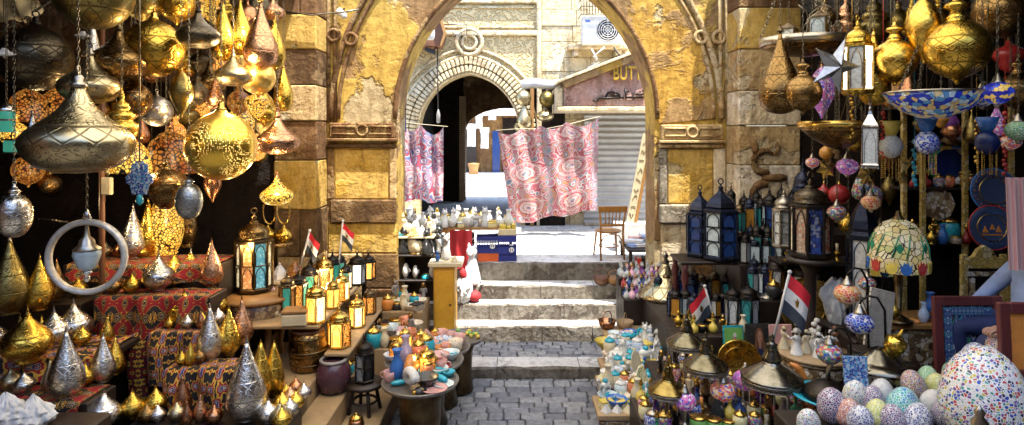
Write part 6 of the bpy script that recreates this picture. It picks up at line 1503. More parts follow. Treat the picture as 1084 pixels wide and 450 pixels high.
# goods on the chest
for k, (dx, dy, kd, m, m2, w_, lab) in enumerate([(-.16,-.08,'ewer','brass','brass',.14,'brass ewer on the inlaid chest'), (.1,-.1,'vase','painted_blue','ceramic_white',.09,'white and blue vase on the inlaid chest'), (.02,-.11,'scarab','ceramic_orange','gold_trim',.09,'orange scarab on the inlaid chest'), (.19,-.1,'candle','copper','ceramic_pink',.1,'pink candle in a copper holder on the inlaid chest'), (.24,.02,'vase','ceramic_blue','ceramic_blue',.12,'dark blue vase at the right end of the inlaid chest')]):
    small(kd, (ch.location.x+dx, ch.location.y+dy, 1.502), w_, m, lab, m2, 'small goods on the inlaid chest')

# ---- hanging things on the right
RH = [
 ('drop',826,88,44,5.4,'bronze','dark bronze teardrop lamp nearest the pier under the tray chandelier','dark_bronze'),
 ('globe',850,98,38,5.2,'bronze','dark engraved bronze globe right of the dark teardrop','dark_bronze'),
 ('longdrop',925,80,32,5.1,'brass','gold teardrop lamp between the bright lantern and the gold globe','gold_trim'),
 ('globe',947,64,44,4.95,'brass_scales','upright gold globe with collar right of the gold teardrop','gold_trim'),
 ('spindle',978,32,34,4.8,'brass_scales','pierced egg shaped gold lamp at the top between two globes','gold_trim'),
 ('globe',1013,52,62,4.6,'brass','largest round gold lamp at the upper right','gold_trim'),
 ('jug',1060,8,54,5.2,'bronze','dark bronze jug lamp cut by the upper right corner','dark_bronze'),
 ('globe',1078,96,38,5.3,'bronze','bronze globe cut by the right edge behind the blue mosaic lamps','dark_bronze'),
 ('onion',870,40,26,6.4,'bronze','dim bronze onion lamp behind the silver star','dark_bronze'),
 ('drop',962,100,26,6.2,'copper','dim copper teardrop behind the blue mosaic bowl','copper'),
 ('sphere',1005,130,18,6.2,'glass_violet','violet glass ball deep behind the blue mosaic bowl','dark_bronze'),
 ('lobe',1068,62,30,5.9,'glass_red','dark red glass lamp at the right edge above the blue mosaics','dark_bronze'),
]
for k, px, py, w, Y, m, lab, tr in RH: hang(k, px, py, w, Y, m, lab, tr)
def chandelier(px, py, w, Y, m, label, kind):
    s = w*Y/F; p = P(px, py, Y); t = thing('tray_chandelier', label, 'chandelier', p, (0,0,.2), s, 'dish chandeliers')
    part('bowl', MB().lathe([(0,-.3),(.12,-.28),(.3,-.18),(.44,-.06),(.485,-.01),(.47,-.01),(.3,-.13),(0,-.24)] if kind else [(0,-.16),(.2,-.13),(.42,-.05),(.49,0),(.47,0),(.2,-.1),(0,-.12)],32), MATS[m], t)
    part('rim', MB().lathe([(.48,-.02),(.505,-.02),(.51,.07),(.49,.07)],36), MATS['gold_trim' if kind else 'pewter_trim'], t)
    part('finial', MB().lathe([(0,-.46),(.05,-.43),(.03,-.38),(.07,-.34),(.05,-.29)],12), MATS['dark_bronze'], t)
    H = min(1.4, (TOPZ-p.z)/s-.1)
    for k in range(3):
        a = 2*PI*k/3+.5; mb = MB(); nn = 26
        for i in range(nn):
            u = i/nn; x, y = .49*math.cos(a)*(1-u), .49*math.sin(a)*(1-u)
            mb.torus(.022,.007,6,4,0,Matrix.Translation((x,y,.07+H*u)) @ Matrix.Rotation((i%2)*PI/2,4,'Z') @ Matrix.Rotation(PI/2,4,'X'))
        part('chain', mb, MATS['chain_metal'], t)
    part('rod', MB().tube([(0,0,.05+H),(0,0,(TOPZ-p.z)/s)],.014,6), MATS['chain_metal'], t)
    for k in range(8 if not kind else 6):
        a = 2*PI*k/(8 if not kind else 6); part('candle_cup', MB().lathe([(.025,0),(.05,.04),(.045,.1),(.02,.1)],8,0,True,Matrix.Translation((.40*math.cos(a),.40*math.sin(a),-.03))), MATS['dark_bronze'], t)
    return t
chandelier(851,47,88,5.7,'bronze','wide flat tray chandelier with pierced rim nearest the pier',0)
chandelier(887,134,78,5.5,'bronze','brass rimmed bowl chandelier below the silver star',1)
bw_ = thing('mosaic_bowl', 'hanging mosaic glass bowl in blue, sand and green on chains', 'bowl lamp', P(988,101,4.8), (0,0,2.2), 94*4.8/F)
part('bowl', MB().lathe([(0,-.27),(.15,-.25),(.32,-.17),(.44,-.07),(.5,.03),(.485,.03),(.4,-.07),(.2,-.2),(0,-.24)],34), MATS['tiffany_bowl'], bw_)
part('rim', MB().lathe([(.49,.025),(.51,.025),(.51,.045),(.49,.045)],36), MATS['pewter_trim'], bw_)
for k in range(3):
    a = 2*PI*k/3+1.2; mb = MB()
    for i in range(24):
        u = i/24; mb.torus(.018,.006,6,4,0,Matrix.Translation((.49*math.cos(a)*(1-u),.49*math.sin(a)*(1-u),.04+.9*u)) @ Matrix.Rotation((i%2)*PI/2,4,'Z') @ Matrix.Rotation(PI/2,4,'X'))
    part('chain', mb, MATS['chain_metal'], bw_)
part('rod', MB().tube([(0,0,.93),(0,0,(TOPZ-bw_.location.z)/bw_.scale.x)],.01,6), MATS['chain_metal'], bw_)
def star(px, py, w, Y, m, label, npt, depth, rot=0, chain=True):
    s = w*Y/F; p = P(px, py, Y); t = thing('star_ornament', label, 'star', p, (.15,rot,.25), s, 'hanging stars')
    mb = MB(); vs = [(0,-depth,0),(0,depth,0)]; k = npt*2
    for i in range(k):
        r = .5 if i % 2 == 0 else (.2 if npt == 5 else .29); a = PI/2+PI*2*i/k; vs.append((r*math.cos(a),0,r*math.sin(a)))
    fs = []
    for i in range(k): fs += [(0,2+i,2+(i+1)%k),(1,2+(i+1)%k,2+i)]
    mb.add(vs, fs, 0, False); part('star', mb, MATS[m], t)
    e = MB()
    for i in range(0,k,1): e.tube([vs[0], vs[2+i]], .008, 4)
    part('seams', e, MATS['chain_metal'], t)
    part('cord', MB().tube([(0,0,.5),(0,0,(TOPZ-p.z)/s)],.008,5), MATS['chain_metal'], t)
star(884,70,62,4.7,'star_steel','large grey metal five pointed star hanging under the tray chandelier',5,.16,.3)
for px, py, w, Y, lab in ((875,178,26,5.6,'gold star under the left side of the bowl chandelier'),(917,184,27,5.4,'gold star under the white pointed lantern'),(955,188,18,5.3,'small gold star left of the blue vase lamp'),(963,172,15,5.5,'smallest pale gold star near the yellow topped lamp')):
    star(px, py, w, Y, 'gold_trim', lab, 6, .12, .2)
def hang_lantern(px, top, bot, w, Y, label, gl, fr, n=6, dk='bulb'):
    s = Y/F; p = P(px, bot, Y); return lantern(p, w*s, (bot-top)*s, label, n, fr, gl, fr, 1, hang_it=True, domek=dk, group='lanterns hanging on chains')
hang_lantern(908,16,100,32,5.0,'bright hanging lantern with white arched panes beside the silver star',('glow_white','glass_milk'),'brass')
hang_lantern(921,108,178,22,5.0,'white pierced hanging lantern with pointed top under the gold teardrop',('glass_milk',),'silver_trim',4,'cone')
hang_lantern(835,20,50,22,5.75,'small dark hanging lantern above the tray chandelier on its left',('glass_milk','glass_amber'),'dark_bronze',4,'cone')
hang_lantern(867,6,38,24,5.75,'small dark hanging lantern above the tray chandelier on its right',('glass_frost','glass_amber'),'dark_bronze',4,'cone')
mosaic_lamp(P(1056,98,4.5), 30*4.5/F, 'mosaic_bluegold', 'blue mosaic globe with gold flower hanging right of the mosaic bowl', hang_it=True)
mosaic_lamp(P(1040,103,4.7), 24*4.7/F, 'mosaic_blue', 'blue and red mosaic globe half behind the gold flowered one', hang_it=True)
mosaic_lamp(P(897,176,5.7), 22*5.7/F, 'mosaic_purple', 'pinkish mosaic globe between two gold stars', hang_it=True)
mosaic_lamp(P(860,172,5.9), 14*5.9/F, 'mosaic_red', 'small crimson mosaic globe beside the carved scroll', hang_it=True)
mosaic_lamp(P(886,225,6.0), 20*6.0/F, 'mosaic_multi', 'red and blue mosaic globe right of the multicoloured lantern', hang_it=True)
mosaic_lamp(P(922,214,5.7), 20*5.7/F, 'mosaic_orange', 'cream and orange mosaic globe above the minaret lantern', hang_it=True)
mosaic_lamp(P(1078,138,5.0), 26*5.0/F, 'egg_green', 'green mosaic globe at the right edge above the round plates', hang_it=True)
mosaic_lamp(P(1070,150,5.2), 20*5.2/F, 'mosaic_red', 'crimson mosaic globe hanging left of the green one', hang_it=True)
def vase_lamp(px, py, w, Y, top, belly, label):
    s = w*Y/F; t = thing('vase_lamp', label, 'hanging lamp', P(px,py,Y), (0,0,.4), s, 'hanging glass vase lamps')
    part('flared_top', MB().lathe([(.2,.1),(.3,.3),(.45,.75),(.42,.75),(.26,.32),(.16,.12)],18), MATS[top], t); part('belly', MB().lathe([(.1,-.9),(.35,-.75),(.5,-.4),(.42,-.1),(.22,.1)],18), MATS[belly], t)
    for k in range(8):
        mb = MB(); mb.tube([(.36*math.cos(k*PI/4),.36*math.sin(k*PI/4),z) for z in (-.65,-1.8)],.008,4)
        for i in range(10): mb.sphere((.36*math.cos(k*PI/4),.36*math.sin(k*PI/4),-.95-i*.09),.032,5)
        part('bead_string', mb, MATS['gold_trim'], t)
    part('cord', MB().tube([(0,0,.3),(0,0,(TOPZ-t.location.z)/s)],.02,5), MATS['chain_metal'], t)
vase_lamp(981,142,24,4.9,'ceramic_blue','mosaic_blue','blue vase lamp with bead fringe under the mosaic bowl')
vase_lamp(1045,142,24,5.1,'ceramic_blue','glass_navy','darker blue vase lamp with bead fringe right of the cabinet')
vase_lamp(943,146,24,5.2,'ceramic_yellow','glass_milk','yellow topped vase lamp with milky belly left of the blue one')
# tangle of wires over the chandelier
rnd = random.Random(6)
for n in range(7):
    x0, y0 = rnd.uniform(832,880), rnd.uniform(-6,8); pts = [(x0,y0)]
    for k in range(4): pts.append((pts[-1][0]+rnd.uniform(-16,18), pts[-1][1]+rnd.uniform(2,14)))
    solid('loose_wire', 'thin bare wire tangled above the tray chandelier beside the pier', 'wire', MB().tube([P(x,y,5.6+.04*n) for x, y in pts], .006, 5), MATS['chain_metal'], group='tangled wires over the chandelier')

# ---- display cabinet and plates at the back right
cab2 = thing('display_cabinet', 'dark cabinet frame with gold studded uprights behind the leaded lamp', 'cabinet', (X(1000,6.45),6.5,0))
zz = [gz(258,6.4), gz(199,6.4), gz(150,6.4), gz(112,6.4)]
for x in (958,978,1023,1072): part('upright', MB().bbox(X(x,6.4)-X(1000,6.45)-.025,-.1,-.06,X(x,6.4)-X(1000,6.45)+.025,-.06,zz[3],.004), MATS['inlay_gold'], cab2)
for z in zz: part('shelf', MB().bbox(X(958,6.4)-X(1000,6.45),-.055,z-.03,X(1078,6.4)-X(1000,6.45),.3,z,.004), MATS['wood_dark'], cab2)
part('back_panel', MB().box(X(958,6.4)-X(1000,6.45),.302,-.06,X(1078,6.4)-X(1000,6.45),.33,zz[3]), MATS['shop_dark'], cab2)
def plate(px, py, r, Y, m, label, kind=0):
    s = Y/F; t = thing('wall_plate', label, 'plate', P(px,py,Y), (PI/2-.12,0,-.1), r*s, 'round painted plates on the cabinet')
    part('disc', MB().lathe([(0,-.04),(.7,-.04),(1,.02),(.98,.05),(.7,.0),(0,0)],40), MATS[m], t); part('rim', MB().torus(.97,.035,40,6,0,Matrix.Translation((0,0,.03))), MATS['ceramic_blue' if kind == 0 else 'ceramic_red'], t)
    part('ring', MB().torus(.6,.025,36,5,0,Matrix.Translation((0,0,.012))), MATS['gold_trim'], t)
    if kind == 0:
        mb = MB()
        for k in range(12): a = k*PI/6; mb.sphere((.78*math.cos(a),.78*math.sin(a),.03),.06,6,0,.4); mb.tube([(.62*math.cos(a+.26),.62*math.sin(a+.26),.02),(.93*math.cos(a+.26),.93*math.sin(a+.26),.04)],.014,4)
        part('dots', mb, MATS['copper'], t)
    else:
        mb = MB()
        for x, y, w, h in ((-.28,-.12,.16,.3),(.02,.0,.14,.34),(.27,-.1,.16,.3)): mb.lathe([(w,-.02),(w*.9,.02)],3,0,False,Matrix.Translation((x,y,.01)) @ Matrix.Rotation(PI/2,4,'Z') @ Matrix.Diagonal((1.3,1,1,1)))
        mb.box(-.45,-.34,.0,.45,-.28,.02); part('painted_tents', mb, MATS['ceramic_orange'], t)
    part('hook', MB().tube([(0,.95,-.02),(0,1.05,-.06)],.02,5), MATS['iron'], t)
plate(1052,202,24,6.25,'plate_dark','upper round plate with dark centre and a blue dotted rim',0)
plate(1050,241,24,6.2,'plate_dark','lower round plate with orange desert tents and a red rim',1)
for k, (px, py, kd, m, m2, w, lab) in enumerate([(1004,258,'jar','ceramic_turquoise','gold_trim',22,'glowing blue lidded jar on the lower cabinet shelf'),(989,258,'statue','gold_trim','gold_trim',12,'golden statuette on the lower cabinet shelf'),(1012,150,'bowl','painted_blue','ceramic_white',28,'white and blue bowl on the top cabinet shelf'),
     (1032,150,'jar','bronze','bronze',14,'dark bronze jar on the top cabinet shelf'),(966,258,'jar','ceramic_black','gold_trim',18,'black lidded jar behind the large leaded shade'),(1060,150,'vase','ceramic_black','ceramic_black',12,'black vase at the right of the top cabinet shelf')]):
    z = {258:zz[0],150:zz[2]}[py]; small(kd, (X(px,6.55),6.55,z+.001), w*6.55/F, m, lab, m2, 'things on the cabinet shelves')
simple_thing('octagon_plaque', 'golden octagonal plaque standing on the middle cabinet shelf line', 'plaque', (X(993,6.5),6.5,zz[0]+.4), [('plaque', MB().lathe([(.0,-.02),(.17,-.02),(.17,.02),(0,.02)],8,0,False,Matrix.Rotation(PI/2,4,'X')), 'inlay'), ('cord', MB().tube([(0,0,.16),(0,0,zz[1]-zz[0]-.43)],.006,5), 'chain_metal')])
simple_thing('octagon_mirror', 'octagonal dark mirror with jewelled frame on the middle cabinet shelf', 'mirror', (X(1008,6.45),6.5,zz[1]+.24), [('frame', MB().tube([(.2*math.cos(k*PI/4+PI/8),0,.2*math.sin(k*PI/4+PI/8)) for k in range(8)],.035,6,0,True,False), 'mosaic_multi'), ('glass', MB().lathe([(0,-.01),(.19,-.01),(.19,.01),(0,.01)],8,0,False,Matrix.Rotation(PI/2,4,'X') @ Matrix.Rotation(PI/8,4,'Z')), 'glass_navy'), ('crest', MB().lathe([(.08,.2),(.1,.24),(.04,.3),(.05,.34),(0,.38)],12), 'dark_bronze')])
# folding inlaid chair
fc = thing('inlaid_chair', 'yellow inlaid wooden chair with open back beside the lower plate', 'chair', (X(1041,6.0),6.0,0.0))
s = 6.0/F
zt, zs = gz(266,6.0), gz(318,6.0)
for x in (-21,21): part('back_post', MB().bbox(x*s-.03,-.02,0,x*s+.03,.02,zt-.03,.006), MATS['inlay_gold'], fc)
part('crest_rail', MB().prism([(-22*s,zt-.16),(22*s,zt-.16),(22*s,zt-.08),(12*s,zt-.05),(7*s,zt+.02),(0,zt+.06),(-7*s,zt+.02),(-12*s,zt-.05),(-22*s,zt-.08)],.05,0,Matrix.Translation((0,-.03,0))), MATS['inlay_gold'], fc)
part('mid_rail', MB().bbox(-18*s,-.022,zt-.24,18*s,.018,zt-.2,.004), MATS['inlay'], fc)
for x in (-12,12): part('spindle', MB().bbox(x*s-.02,-.018,zs,x*s+.02,.014,zt-.26,.004), MATS['inlay'], fc)
part('seat', MB().bbox(-22*s,-.5,zs-.06,22*s,.0-.03,zs,.015), MATS['copper'], fc)
for x in (-20,20): part('leg', MB().bbox(x*s-.03,-.48,0,x*s+.03,-.42,zs-.065,.006), MATS['inlay'], fc)

# ---- front right: tray, table of dancers, paintings, lamps
simple_thing('brass_tray', 'large round engraved brass tray leaning behind the white figurines', 'tray', P(856,357,6.5), [('dish', MB().lathe([(0,0),(.24,0),(.31,.03),(.32,.05),(.3,.045),(.23,.015),(0,.012)],44,0,True,Matrix.Translation((0,0,.31)) @ Matrix.Rotation(PI/2-.18,4,'X')), 'tray_brass'), ('rings', MB().torus(.16,.006,40,5,0,Matrix.Translation((0,-.02,.31)) @ Matrix.Rotation(PI/2-.18,4,'X')).torus(.23,.006,40,5,0,Matrix.Translation((0,-.02,.31)) @ Matrix.Rotation(PI/2-.18,4,'X')), 'gold_trim')])
simple_thing('yellow_disc', 'dull yellow brass disc standing behind the middle pagoda lamp', 'tray', (X(781,5.95),5.95,.752), [('disc', MB().lathe([(0,0),(.17,0),(.21,.02),(.22,.035),(.2,.03),(.16,.01),(0,.01)],36,0,True,Matrix.Translation((0,0,.22)) @ Matrix.Rotation(PI/2-.15,4,'X')), 'brass'), ('ring', MB().torus(.14,.005,32,5,0,Matrix.Translation((0,-.015,.22)) @ Matrix.Rotation(PI/2-.15,4,'X')), 'gold_trim')])
ft = thing('figurine_table', 'round inlaid table carrying white robed figurines', 'table', (X(862,5.7),5.7,.75))
r = 37*5.7/F; zt = gz(372,5.7)-.75
part('top', MB().lathe([(0,zt-.03),(r,zt-.03),(r*1.03,zt-.015),(r,zt),(0,zt)],36), MATS['wood_tan'], ft); part('apron', MB().lathe([(r*.95,zt-.17),(r*.97,zt-.16),(r*.97,zt-.04),(r*.95,zt-.032)],36), MATS['inlay'], ft)
part('hoop', MB().torus(r*.99,.01,40,6,0,Matrix.Translation((0,0,zt-.16))).torus(r*.99,.008,40,6,0,Matrix.Translation((0,0,zt-.05))), MATS['dark_bronze'], ft)
for k in range(4): a = .4+k*PI/2; part('leg', MB().bbox(r*.8*math.cos(a)-.03,r*.8*math.sin(a)-.03,0,r*.8*math.cos(a)+.03,r*.8*math.sin(a)+.03,zt-.175,.006), MATS['wood_dark'], ft)
DF = [(-.6,-.2,.12,'ceramic_white','leather_brown','at the left front of the round table'),(-.35,.3,.13,'alabaster','ceramic_black','at the left back of the round table'),(-.1,-.45,.12,'ceramic_white','ceramic_black','at the very front of the round table'),(.05,.1,.14,'alabaster','leather_brown','in the middle of the round table'),
      (.35,-.25,.12,'alabaster','leather_brown','at the right front of the round table'),(.3,.45,.14,'ceramic_white','leather_brown','at the back of the round table'),(.65,.1,.12,'leather_brown','ceramic_black','at the right of the round table'),(-.75,.25,.11,'ceramic_cream','leather_brown','at the left edge of the round table'),(-.25,-.05,.11,'ceramic_cream','ceramic_black','left of the middle of the round table')]
for dx, dy, w, m, m2, lab in DF: small('dancer', (ft.location.x+dx*r, ft.location.y+dy*r, .75+zt+.001), w, m, f'{ {"ceramic_white":"white","alabaster":"pure white","leather_brown":"brown","ceramic_cream":"cream"}[m]} robed figurine {lab}', m2, 'robed figurines on the round table')
# paintings
def painting(px, py, w, h, Y, label, shapes, bgm):
    s = Y/F; p = P(px, py, Y); t = thing('painting', label, 'painting', p, (-.12,0,.05), 1, 'small paintings leaning on the lantern stand')
    part('canvas', MB().box(-w*s/2,0,0,w*s/2,.02,h*s), MATS[bgm], t)
    for i, (poly, m) in enumerate(shapes): part('painted_shape', MB().prism([(x*w*s/2,z*h*s) for x, z in poly],.003,0,Matrix.Translation((0,-.0035-.0035*i,0))), MATS[m], t)
ell = lambda cx, cz, rx, rz, n=16: [(cx+rx*math.cos(2*PI*i/n), cz+rz*math.sin(2*PI*i/n)) for i in range(n)]
painting(778,386,22,40,6.35,'painting of a red robed figure on pale green, left of the dark portrait',[([(-.9,.5),(.9,.42),(.9,.95),(-.9,.95)],'ceramic_green'),([(-.6,.05),(.6,.05),(.35,.55),(.1,.62),(-.25,.55)],'ceramic_red'),(ell(.05,.68,.16,.09),'skin'),([(-.1,.72),(.25,.72),(.2,.82),(-.05,.82)],'ceramic_white')],'ceramic_turquoise')
painting(805,386,28,42,6.3,'dark portrait of a long haired woman in a black dress',[([(-.5,0),(.75,0),(.6,.4),(.25,.52),(-.2,.52),(-.5,.35)],'cloth_navy'),(ell(-.0,.68,.32,.22),'leather_brown'),([(-.32,.68),(-.45,.3),(-.2,.34),(-.12,.6)],'leather_brown'),([(.32,.68),(.45,.32),(.2,.36),(.12,.6)],'leather_brown'),([(-.09,.4),(.09,.4),(.08,.58),(-.08,.58)],'skin'),(ell(0,.68,.17,.15),'skin'),([(.5,.35),(.85,.5),(.95,.44),(.6,.2)],'ceramic_orange'),(ell(-.07,.71,.035,.015,8),'ceramic_black'),(ell(.07,.71,.035,.015,8),'ceramic_black'),(ell(0,.6,.05,.015,8),'ceramic_red')],'ceramic_black')
solid('painting', 'small pinkish picture half hidden behind the right flag', 'painting', MB().bbox(-.12,0,0,.12,.03,.38,.004), MATS['ceramic_pink'], P(828,384,6.3), (-.12,0,0), group='small paintings leaning on the lantern stand')
# brass pagoda lamps
def pag(px, brim, w, Y, label, lid, zf=.75, flutes=False, stem='dark_bronze'):
    p = P(px, brim, Y); return pagoda_lamp((p.x, p.y, zf), w*Y/F, p.z-zf, label, lid, stem, flutes)
pag(727,363,42,5.9,'dark brass pagoda lamp farthest back among the front lamps','brass_dark')
pag(747,387,47,5.4,'dark brass pagoda lamp in the middle in front of the yellow disc','brass_dark')
pag(707,413,42,5.2,'yellowish brass pagoda lamp nearest the ceramics table','brass_plain',.72)
pag(817,400,62,5.15,'biggest silvery pagoda lamp with fluted top under the right flag','pewter_dark',flutes=True)
# pierced drum lantern with tilted lid, black lamp with turquoise brim
dl = P(931,387,4.95)
simple_thing('drum_lantern', 'pierced drum lantern with a wide brim and a tilted brass cup on top', 'lantern', (dl.x,dl.y,.75), [
  ('drum', MB().lathe([(.17,0),(.18,.02),(.185,dl.z-.75-.02),(.17,dl.z-.75)],28), 'silver_pierced'), ('brim', MB().lathe([(.15,dl.z-.75+.0),(.27,dl.z-.75-.01),(.275,dl.z-.75+.012),(.17,dl.z-.75+.035),(.15,dl.z-.75+.05),(.06,dl.z-.75+.13),(.03,dl.z-.75+.15)],34), 'pewter_dark'),
  ('tilted_cup', MB().lathe([(.0,0),(.05,.0),(.075,.06),(.08,.13),(.06,.14),(.02,.17),(.012,.22),(0,.23)],18,0,True,Matrix.Translation((.07,-.02,dl.z-.75+.1)) @ Matrix.Rotation(.5,4,'Y')), 'brass')])
bl = P(876,420,4.9)
simple_thing('black_brim_lamp', 'black lamp with turquoise rimmed saucer and a curved spout', 'lamp', (bl.x,bl.y,.75), [
  ('saucer', MB().lathe([(0,bl.z-.75-.02),(.2,bl.z-.75-.02),(.27,bl.z-.75+.015),(.265,bl.z-.75+.025),(.2,bl.z-.75),(0,bl.z-.75)],32), 'ceramic_turquoise'), ('bowl', MB().lathe([(.19,bl.z-.75+.0),(.18,bl.z-.75+.05),(.1,bl.z-.75+.11),(.03,bl.z-.75+.14)],26), 'iron'),
  ('spout', MB().tube([(0,0,bl.z-.75+.12),(.01,0,bl.z-.75+.22),(.06,0,bl.z-.75+.3),(.14,0,bl.z-.75+.34)],[.02,.018,.016,.012],8), 'pewter_trim'), ('foot', MB().lathe([(.15,0),(.16,.03),(.05,.1),(.05,bl.z-.75-.02)],16), 'iron')])
solid('tile', 'blue and white arabesque tile leaning against the drum lantern', 'tile', MB().bbox(-.09,0,0,.09,.02,.3,.004), [MATS['charm_blue']], P(908,420,4.75), (-.15,0,-.1))
solid('tile_block', 'dark box holding up the blue and white tile', 'box', MB().bbox(-.14,-.06,0,.14,.12,P(908,420,4.75).z-.752,.01), MATS['wood_dark'], (P(908,420,4.75).x,4.75,.75))
ML = [(725,424,24,5.1,'mosaic_purple','purple mosaic lamp below the yellowish pagoda lamp'),(765,414,26,5.3,'mosaic_red','red mosaic lamp under the middle pagoda lamp'),(789,402,26,5.5,'mosaic_purple','violet and pink mosaic lamp left of the biggest pagoda lamp'),(755,400,15,5.75,'mosaic_multi','small many coloured mosaic lamp behind the red one'),
      (854,376,0,0,None,None)]
for px, py, w, Y, m, lab in ML[:4]:
    p = P(px, py, Y); s = w*Y/F; mosaic_lamp((p.x, p.y, .752), s, m, lab, h=(p.z-.752)/s, arm=False)
def arm_lamp(px, py, w, Y, m, lab, zf):
    p = P(px, py, Y); s = w*Y/F; return mosaic_lamp((p.x, p.y, zf), s, m, lab, h=(p.z-zf)/s, arm=True)
arm_lamp(897,311,27,5.3,'mosaic_orange','orange mosaic lamp on a swan neck arm in front of the white bag',.75)
arm_lamp(910,342,29,5.1,'mosaic_blue','blue and white mosaic lamp on a swan neck under the orange one',.75)
arm_lamp(878,374,27,4.95,'mosaic_multi','red flowered mosaic lamp on a black swan neck before the round table',.75)
arm_lamp(918,300,18,5.6,'mosaic_multi','small dark multicoloured mosaic lamp behind the orange one',.75)
solid('pierced_screen', 'cream pierced screen leaning beside the blue mosaic lamp', 'screen', MB().bbox(-.12,0,0,.12,.02,.5,.004), MATS['screen_lattice'], P(928,368,5.35), (-.15,.25,.1))
solid('screen_box', 'dark box under the cream pierced screen', 'box', MB().bbox(-.16,-.1,0,.16,.12,P(928,372,5.35).z-.752,.01), MATS['wood_dark'], (P(928,368,5.35).x,5.42,.75))
solid('orange_fish', 'orange horn shaped ornament behind the biggest pagoda lamp', 'ornament', MB().tube([(0,0,0),(.06,0,.12),(.05,0,.24),(-.02,0,.34),(-.1,0,.38)],[.07,.075,.06,.04,.01],10), MATS['ceramic_orange'], (X(848,5.5),5.5,.752))
FR = [('vase','ceramic_white','ceramic_white'),('bottle','ceramic_yellow','gold_trim'),('bottle','glass_green','gold_trim'),('statue','painted_red','gold_trim'),('jar','mosaic_multi','gold_trim'),('candle','brass','ceramic_orange'),('tent','mosaic_purple','gold_trim'),('jar','painted_yellow','gold_trim'),('statue','ceramic_cream','gold_trim'),
      ('bottle','glass_violet','gold_trim'),('box','inlay','wood_dark'),('cup','painted_red','gold_trim'),('tin','ceramic_green','gold_trim'),('bottle','glass_blue','gold_trim'),('jar','mosaic_red','gold_trim'),('ewer','brass','brass'),('statue','iron','gold_trim'),('jar','mosaic_blue','pewter_trim'),('candle','iron','ceramic_red'),('cat','ceramic_black','ceramic_black')]
fill([('front row',(1.5,5.05,.752),(2.35,5.05,.752),8),('second row',(1.48,5.27,.752),(2.6,5.27,.752),10),('third row',(1.48,5.5,.752),(2.7,5.5,.752),11),('fourth row',(1.48,5.72,.752),(2.35,5.72,.752),9),('fifth row',(1.48,5.93,.752),(2.7,5.93,.752),12),('sixth row',(1.6,6.13,.752),(2.75,6.13,.752),11),('last row',(1.75,6.45,.752),(2.2,6.45,.752),6)], 'lamp platform', FR, (.1,.15), 'the ceramics table', 'bright small goods among the brass lamps', .03, .03, 41)
fill([('front row',(2.75,4.98,.752),(3.55,4.98,.752),7),('middle row',(2.85,5.2,.752),(3.65,5.2,.752),7)], 'round table platform', FR, (.12,.16), 'the biggest pagoda lamp', 'bright small goods under the round table', .03, .03, 43)
flag(P(757,343,6.9), P(746,303,6.9), 23*6.9/F, 27*6.9/F, 'flag leaning left over the dark brass pagoda lamps', mirror=-1)
flag(P(818,362,5.6), P(836,288,5.6), 28*5.6/F, 40*5.6/F, 'largest flag, drooping above the biggest silvery pagoda lamp', mirror=1)

# ---- eggs
EG = [ # px, centre py, w px, Y, mosaic, label
 (881,430,30,4.5,'egg_purple','large purple speckled egg at the left end of the heap'),(898,438,24,4.4,'egg_red','red speckled egg in front of the large purple one'),(905,418,24,4.6,'egg_white','white and pale blue egg behind the red speckled one'),(922,424,24,4.55,'egg_purple','smaller purple speckled egg left of the plain white one'),
 (933,417,24,4.7,'alabaster','plain white egg beside the turquoise one'),(929,440,25,4.4,'egg_yellow','yellow green speckled egg in front of the plain white one'),(911,446,26,4.3,'egg_navy','white and navy egg at the bottom left of the heap'),(946,446,26,4.3,'egg_purple','plum speckled egg below the turquoise one'),
 (956,433,34,4.45,'egg_turquoise','large turquoise egg in the middle of the heap'),(967,408,24,4.6,'egg_brown','brown red speckled egg above the turquoise one'),(982,401,20,4.75,'egg_green','pale green egg at the back of the heap'),(993,411,24,4.6,'egg_yellow','bright yellow speckled egg beside the pale green one'),
 (987,428,24,4.4,'alabaster','cream white egg right of the turquoise one'),(972,446,28,4.25,'egg_navy','white egg with navy specks right of the plum one'),(1001,440,24,4.25,'egg_purple','dark plum egg next to the giant egg'),(1009,397,20,4.8,'egg_green','green speckled egg behind the giant egg'),(1004,418,20,4.5,'egg_green','olive speckled egg touching the giant egg'),
 (1031,378,24,4.7,'egg_navy','pale egg with blue specks above the giant egg'),(1060,370,28,4.6,'egg_brown','brown and gold speckled egg near the wooden frame'),(1047,384,26,4.5,'egg_white','white speckled egg between the pale and brown ones'),(1074,386,24,4.4,'egg_navy','blue speckled egg under the wooden frame'),
 (856,448,24,4.4,'egg_white','white egg with faint specks leftmost in the heap'),(1018,392,18,4.8,'egg_white','small white egg left of the pale blue speckled one'),(1079,425,26,4.2,'egg_white','white egg right of the giant egg at the edge')]
eggp = [(0,-.62)]+[(.5*math.sin(PI*i/14)*(1-.13*(-math.cos(PI*i/14))), -.62*math.cos(PI*i/14)+(.06 if i > 7 else 0)) for i in range(1,14)]+[(0,.68)]
def egg(px, py, w, Y, m, lab, rot=None):
    solid('decorated_egg', lab, 'egg', cached(('egg', m), lambda: MB().lathe(eggp, 22).mesh('decorated_egg', MATS[m])), None, P(px,py,Y), rot or (random.uniform(-.25,.25),random.uniform(-.25,.25),random.uniform(0,6)), w*Y/F, 'mosaic eggs heaped at the front')
for e in EG: egg(*e)
egg(1041,422,80,3.95,'egg_big','giant white egg dotted with coloured pieces at the bottom right',(0,.1,.4))
em = thing('egg_stand', 'low dark stepped stand under the mosaic eggs', 'display stand', (2.9,4.2,-.06))
for x0, x1, y0, y1, z in ((-1.05,.95,-.4,.2,1.12),(-.9,.5,.203,.5,1.14),(.503,1.2,.203,.52,1.45),(.2,.9,.523,.8,1.26)): part('shelf', MB().bbox(x0,y0,0,x1,y1,z,.01), MATS['wood_dark'], em)
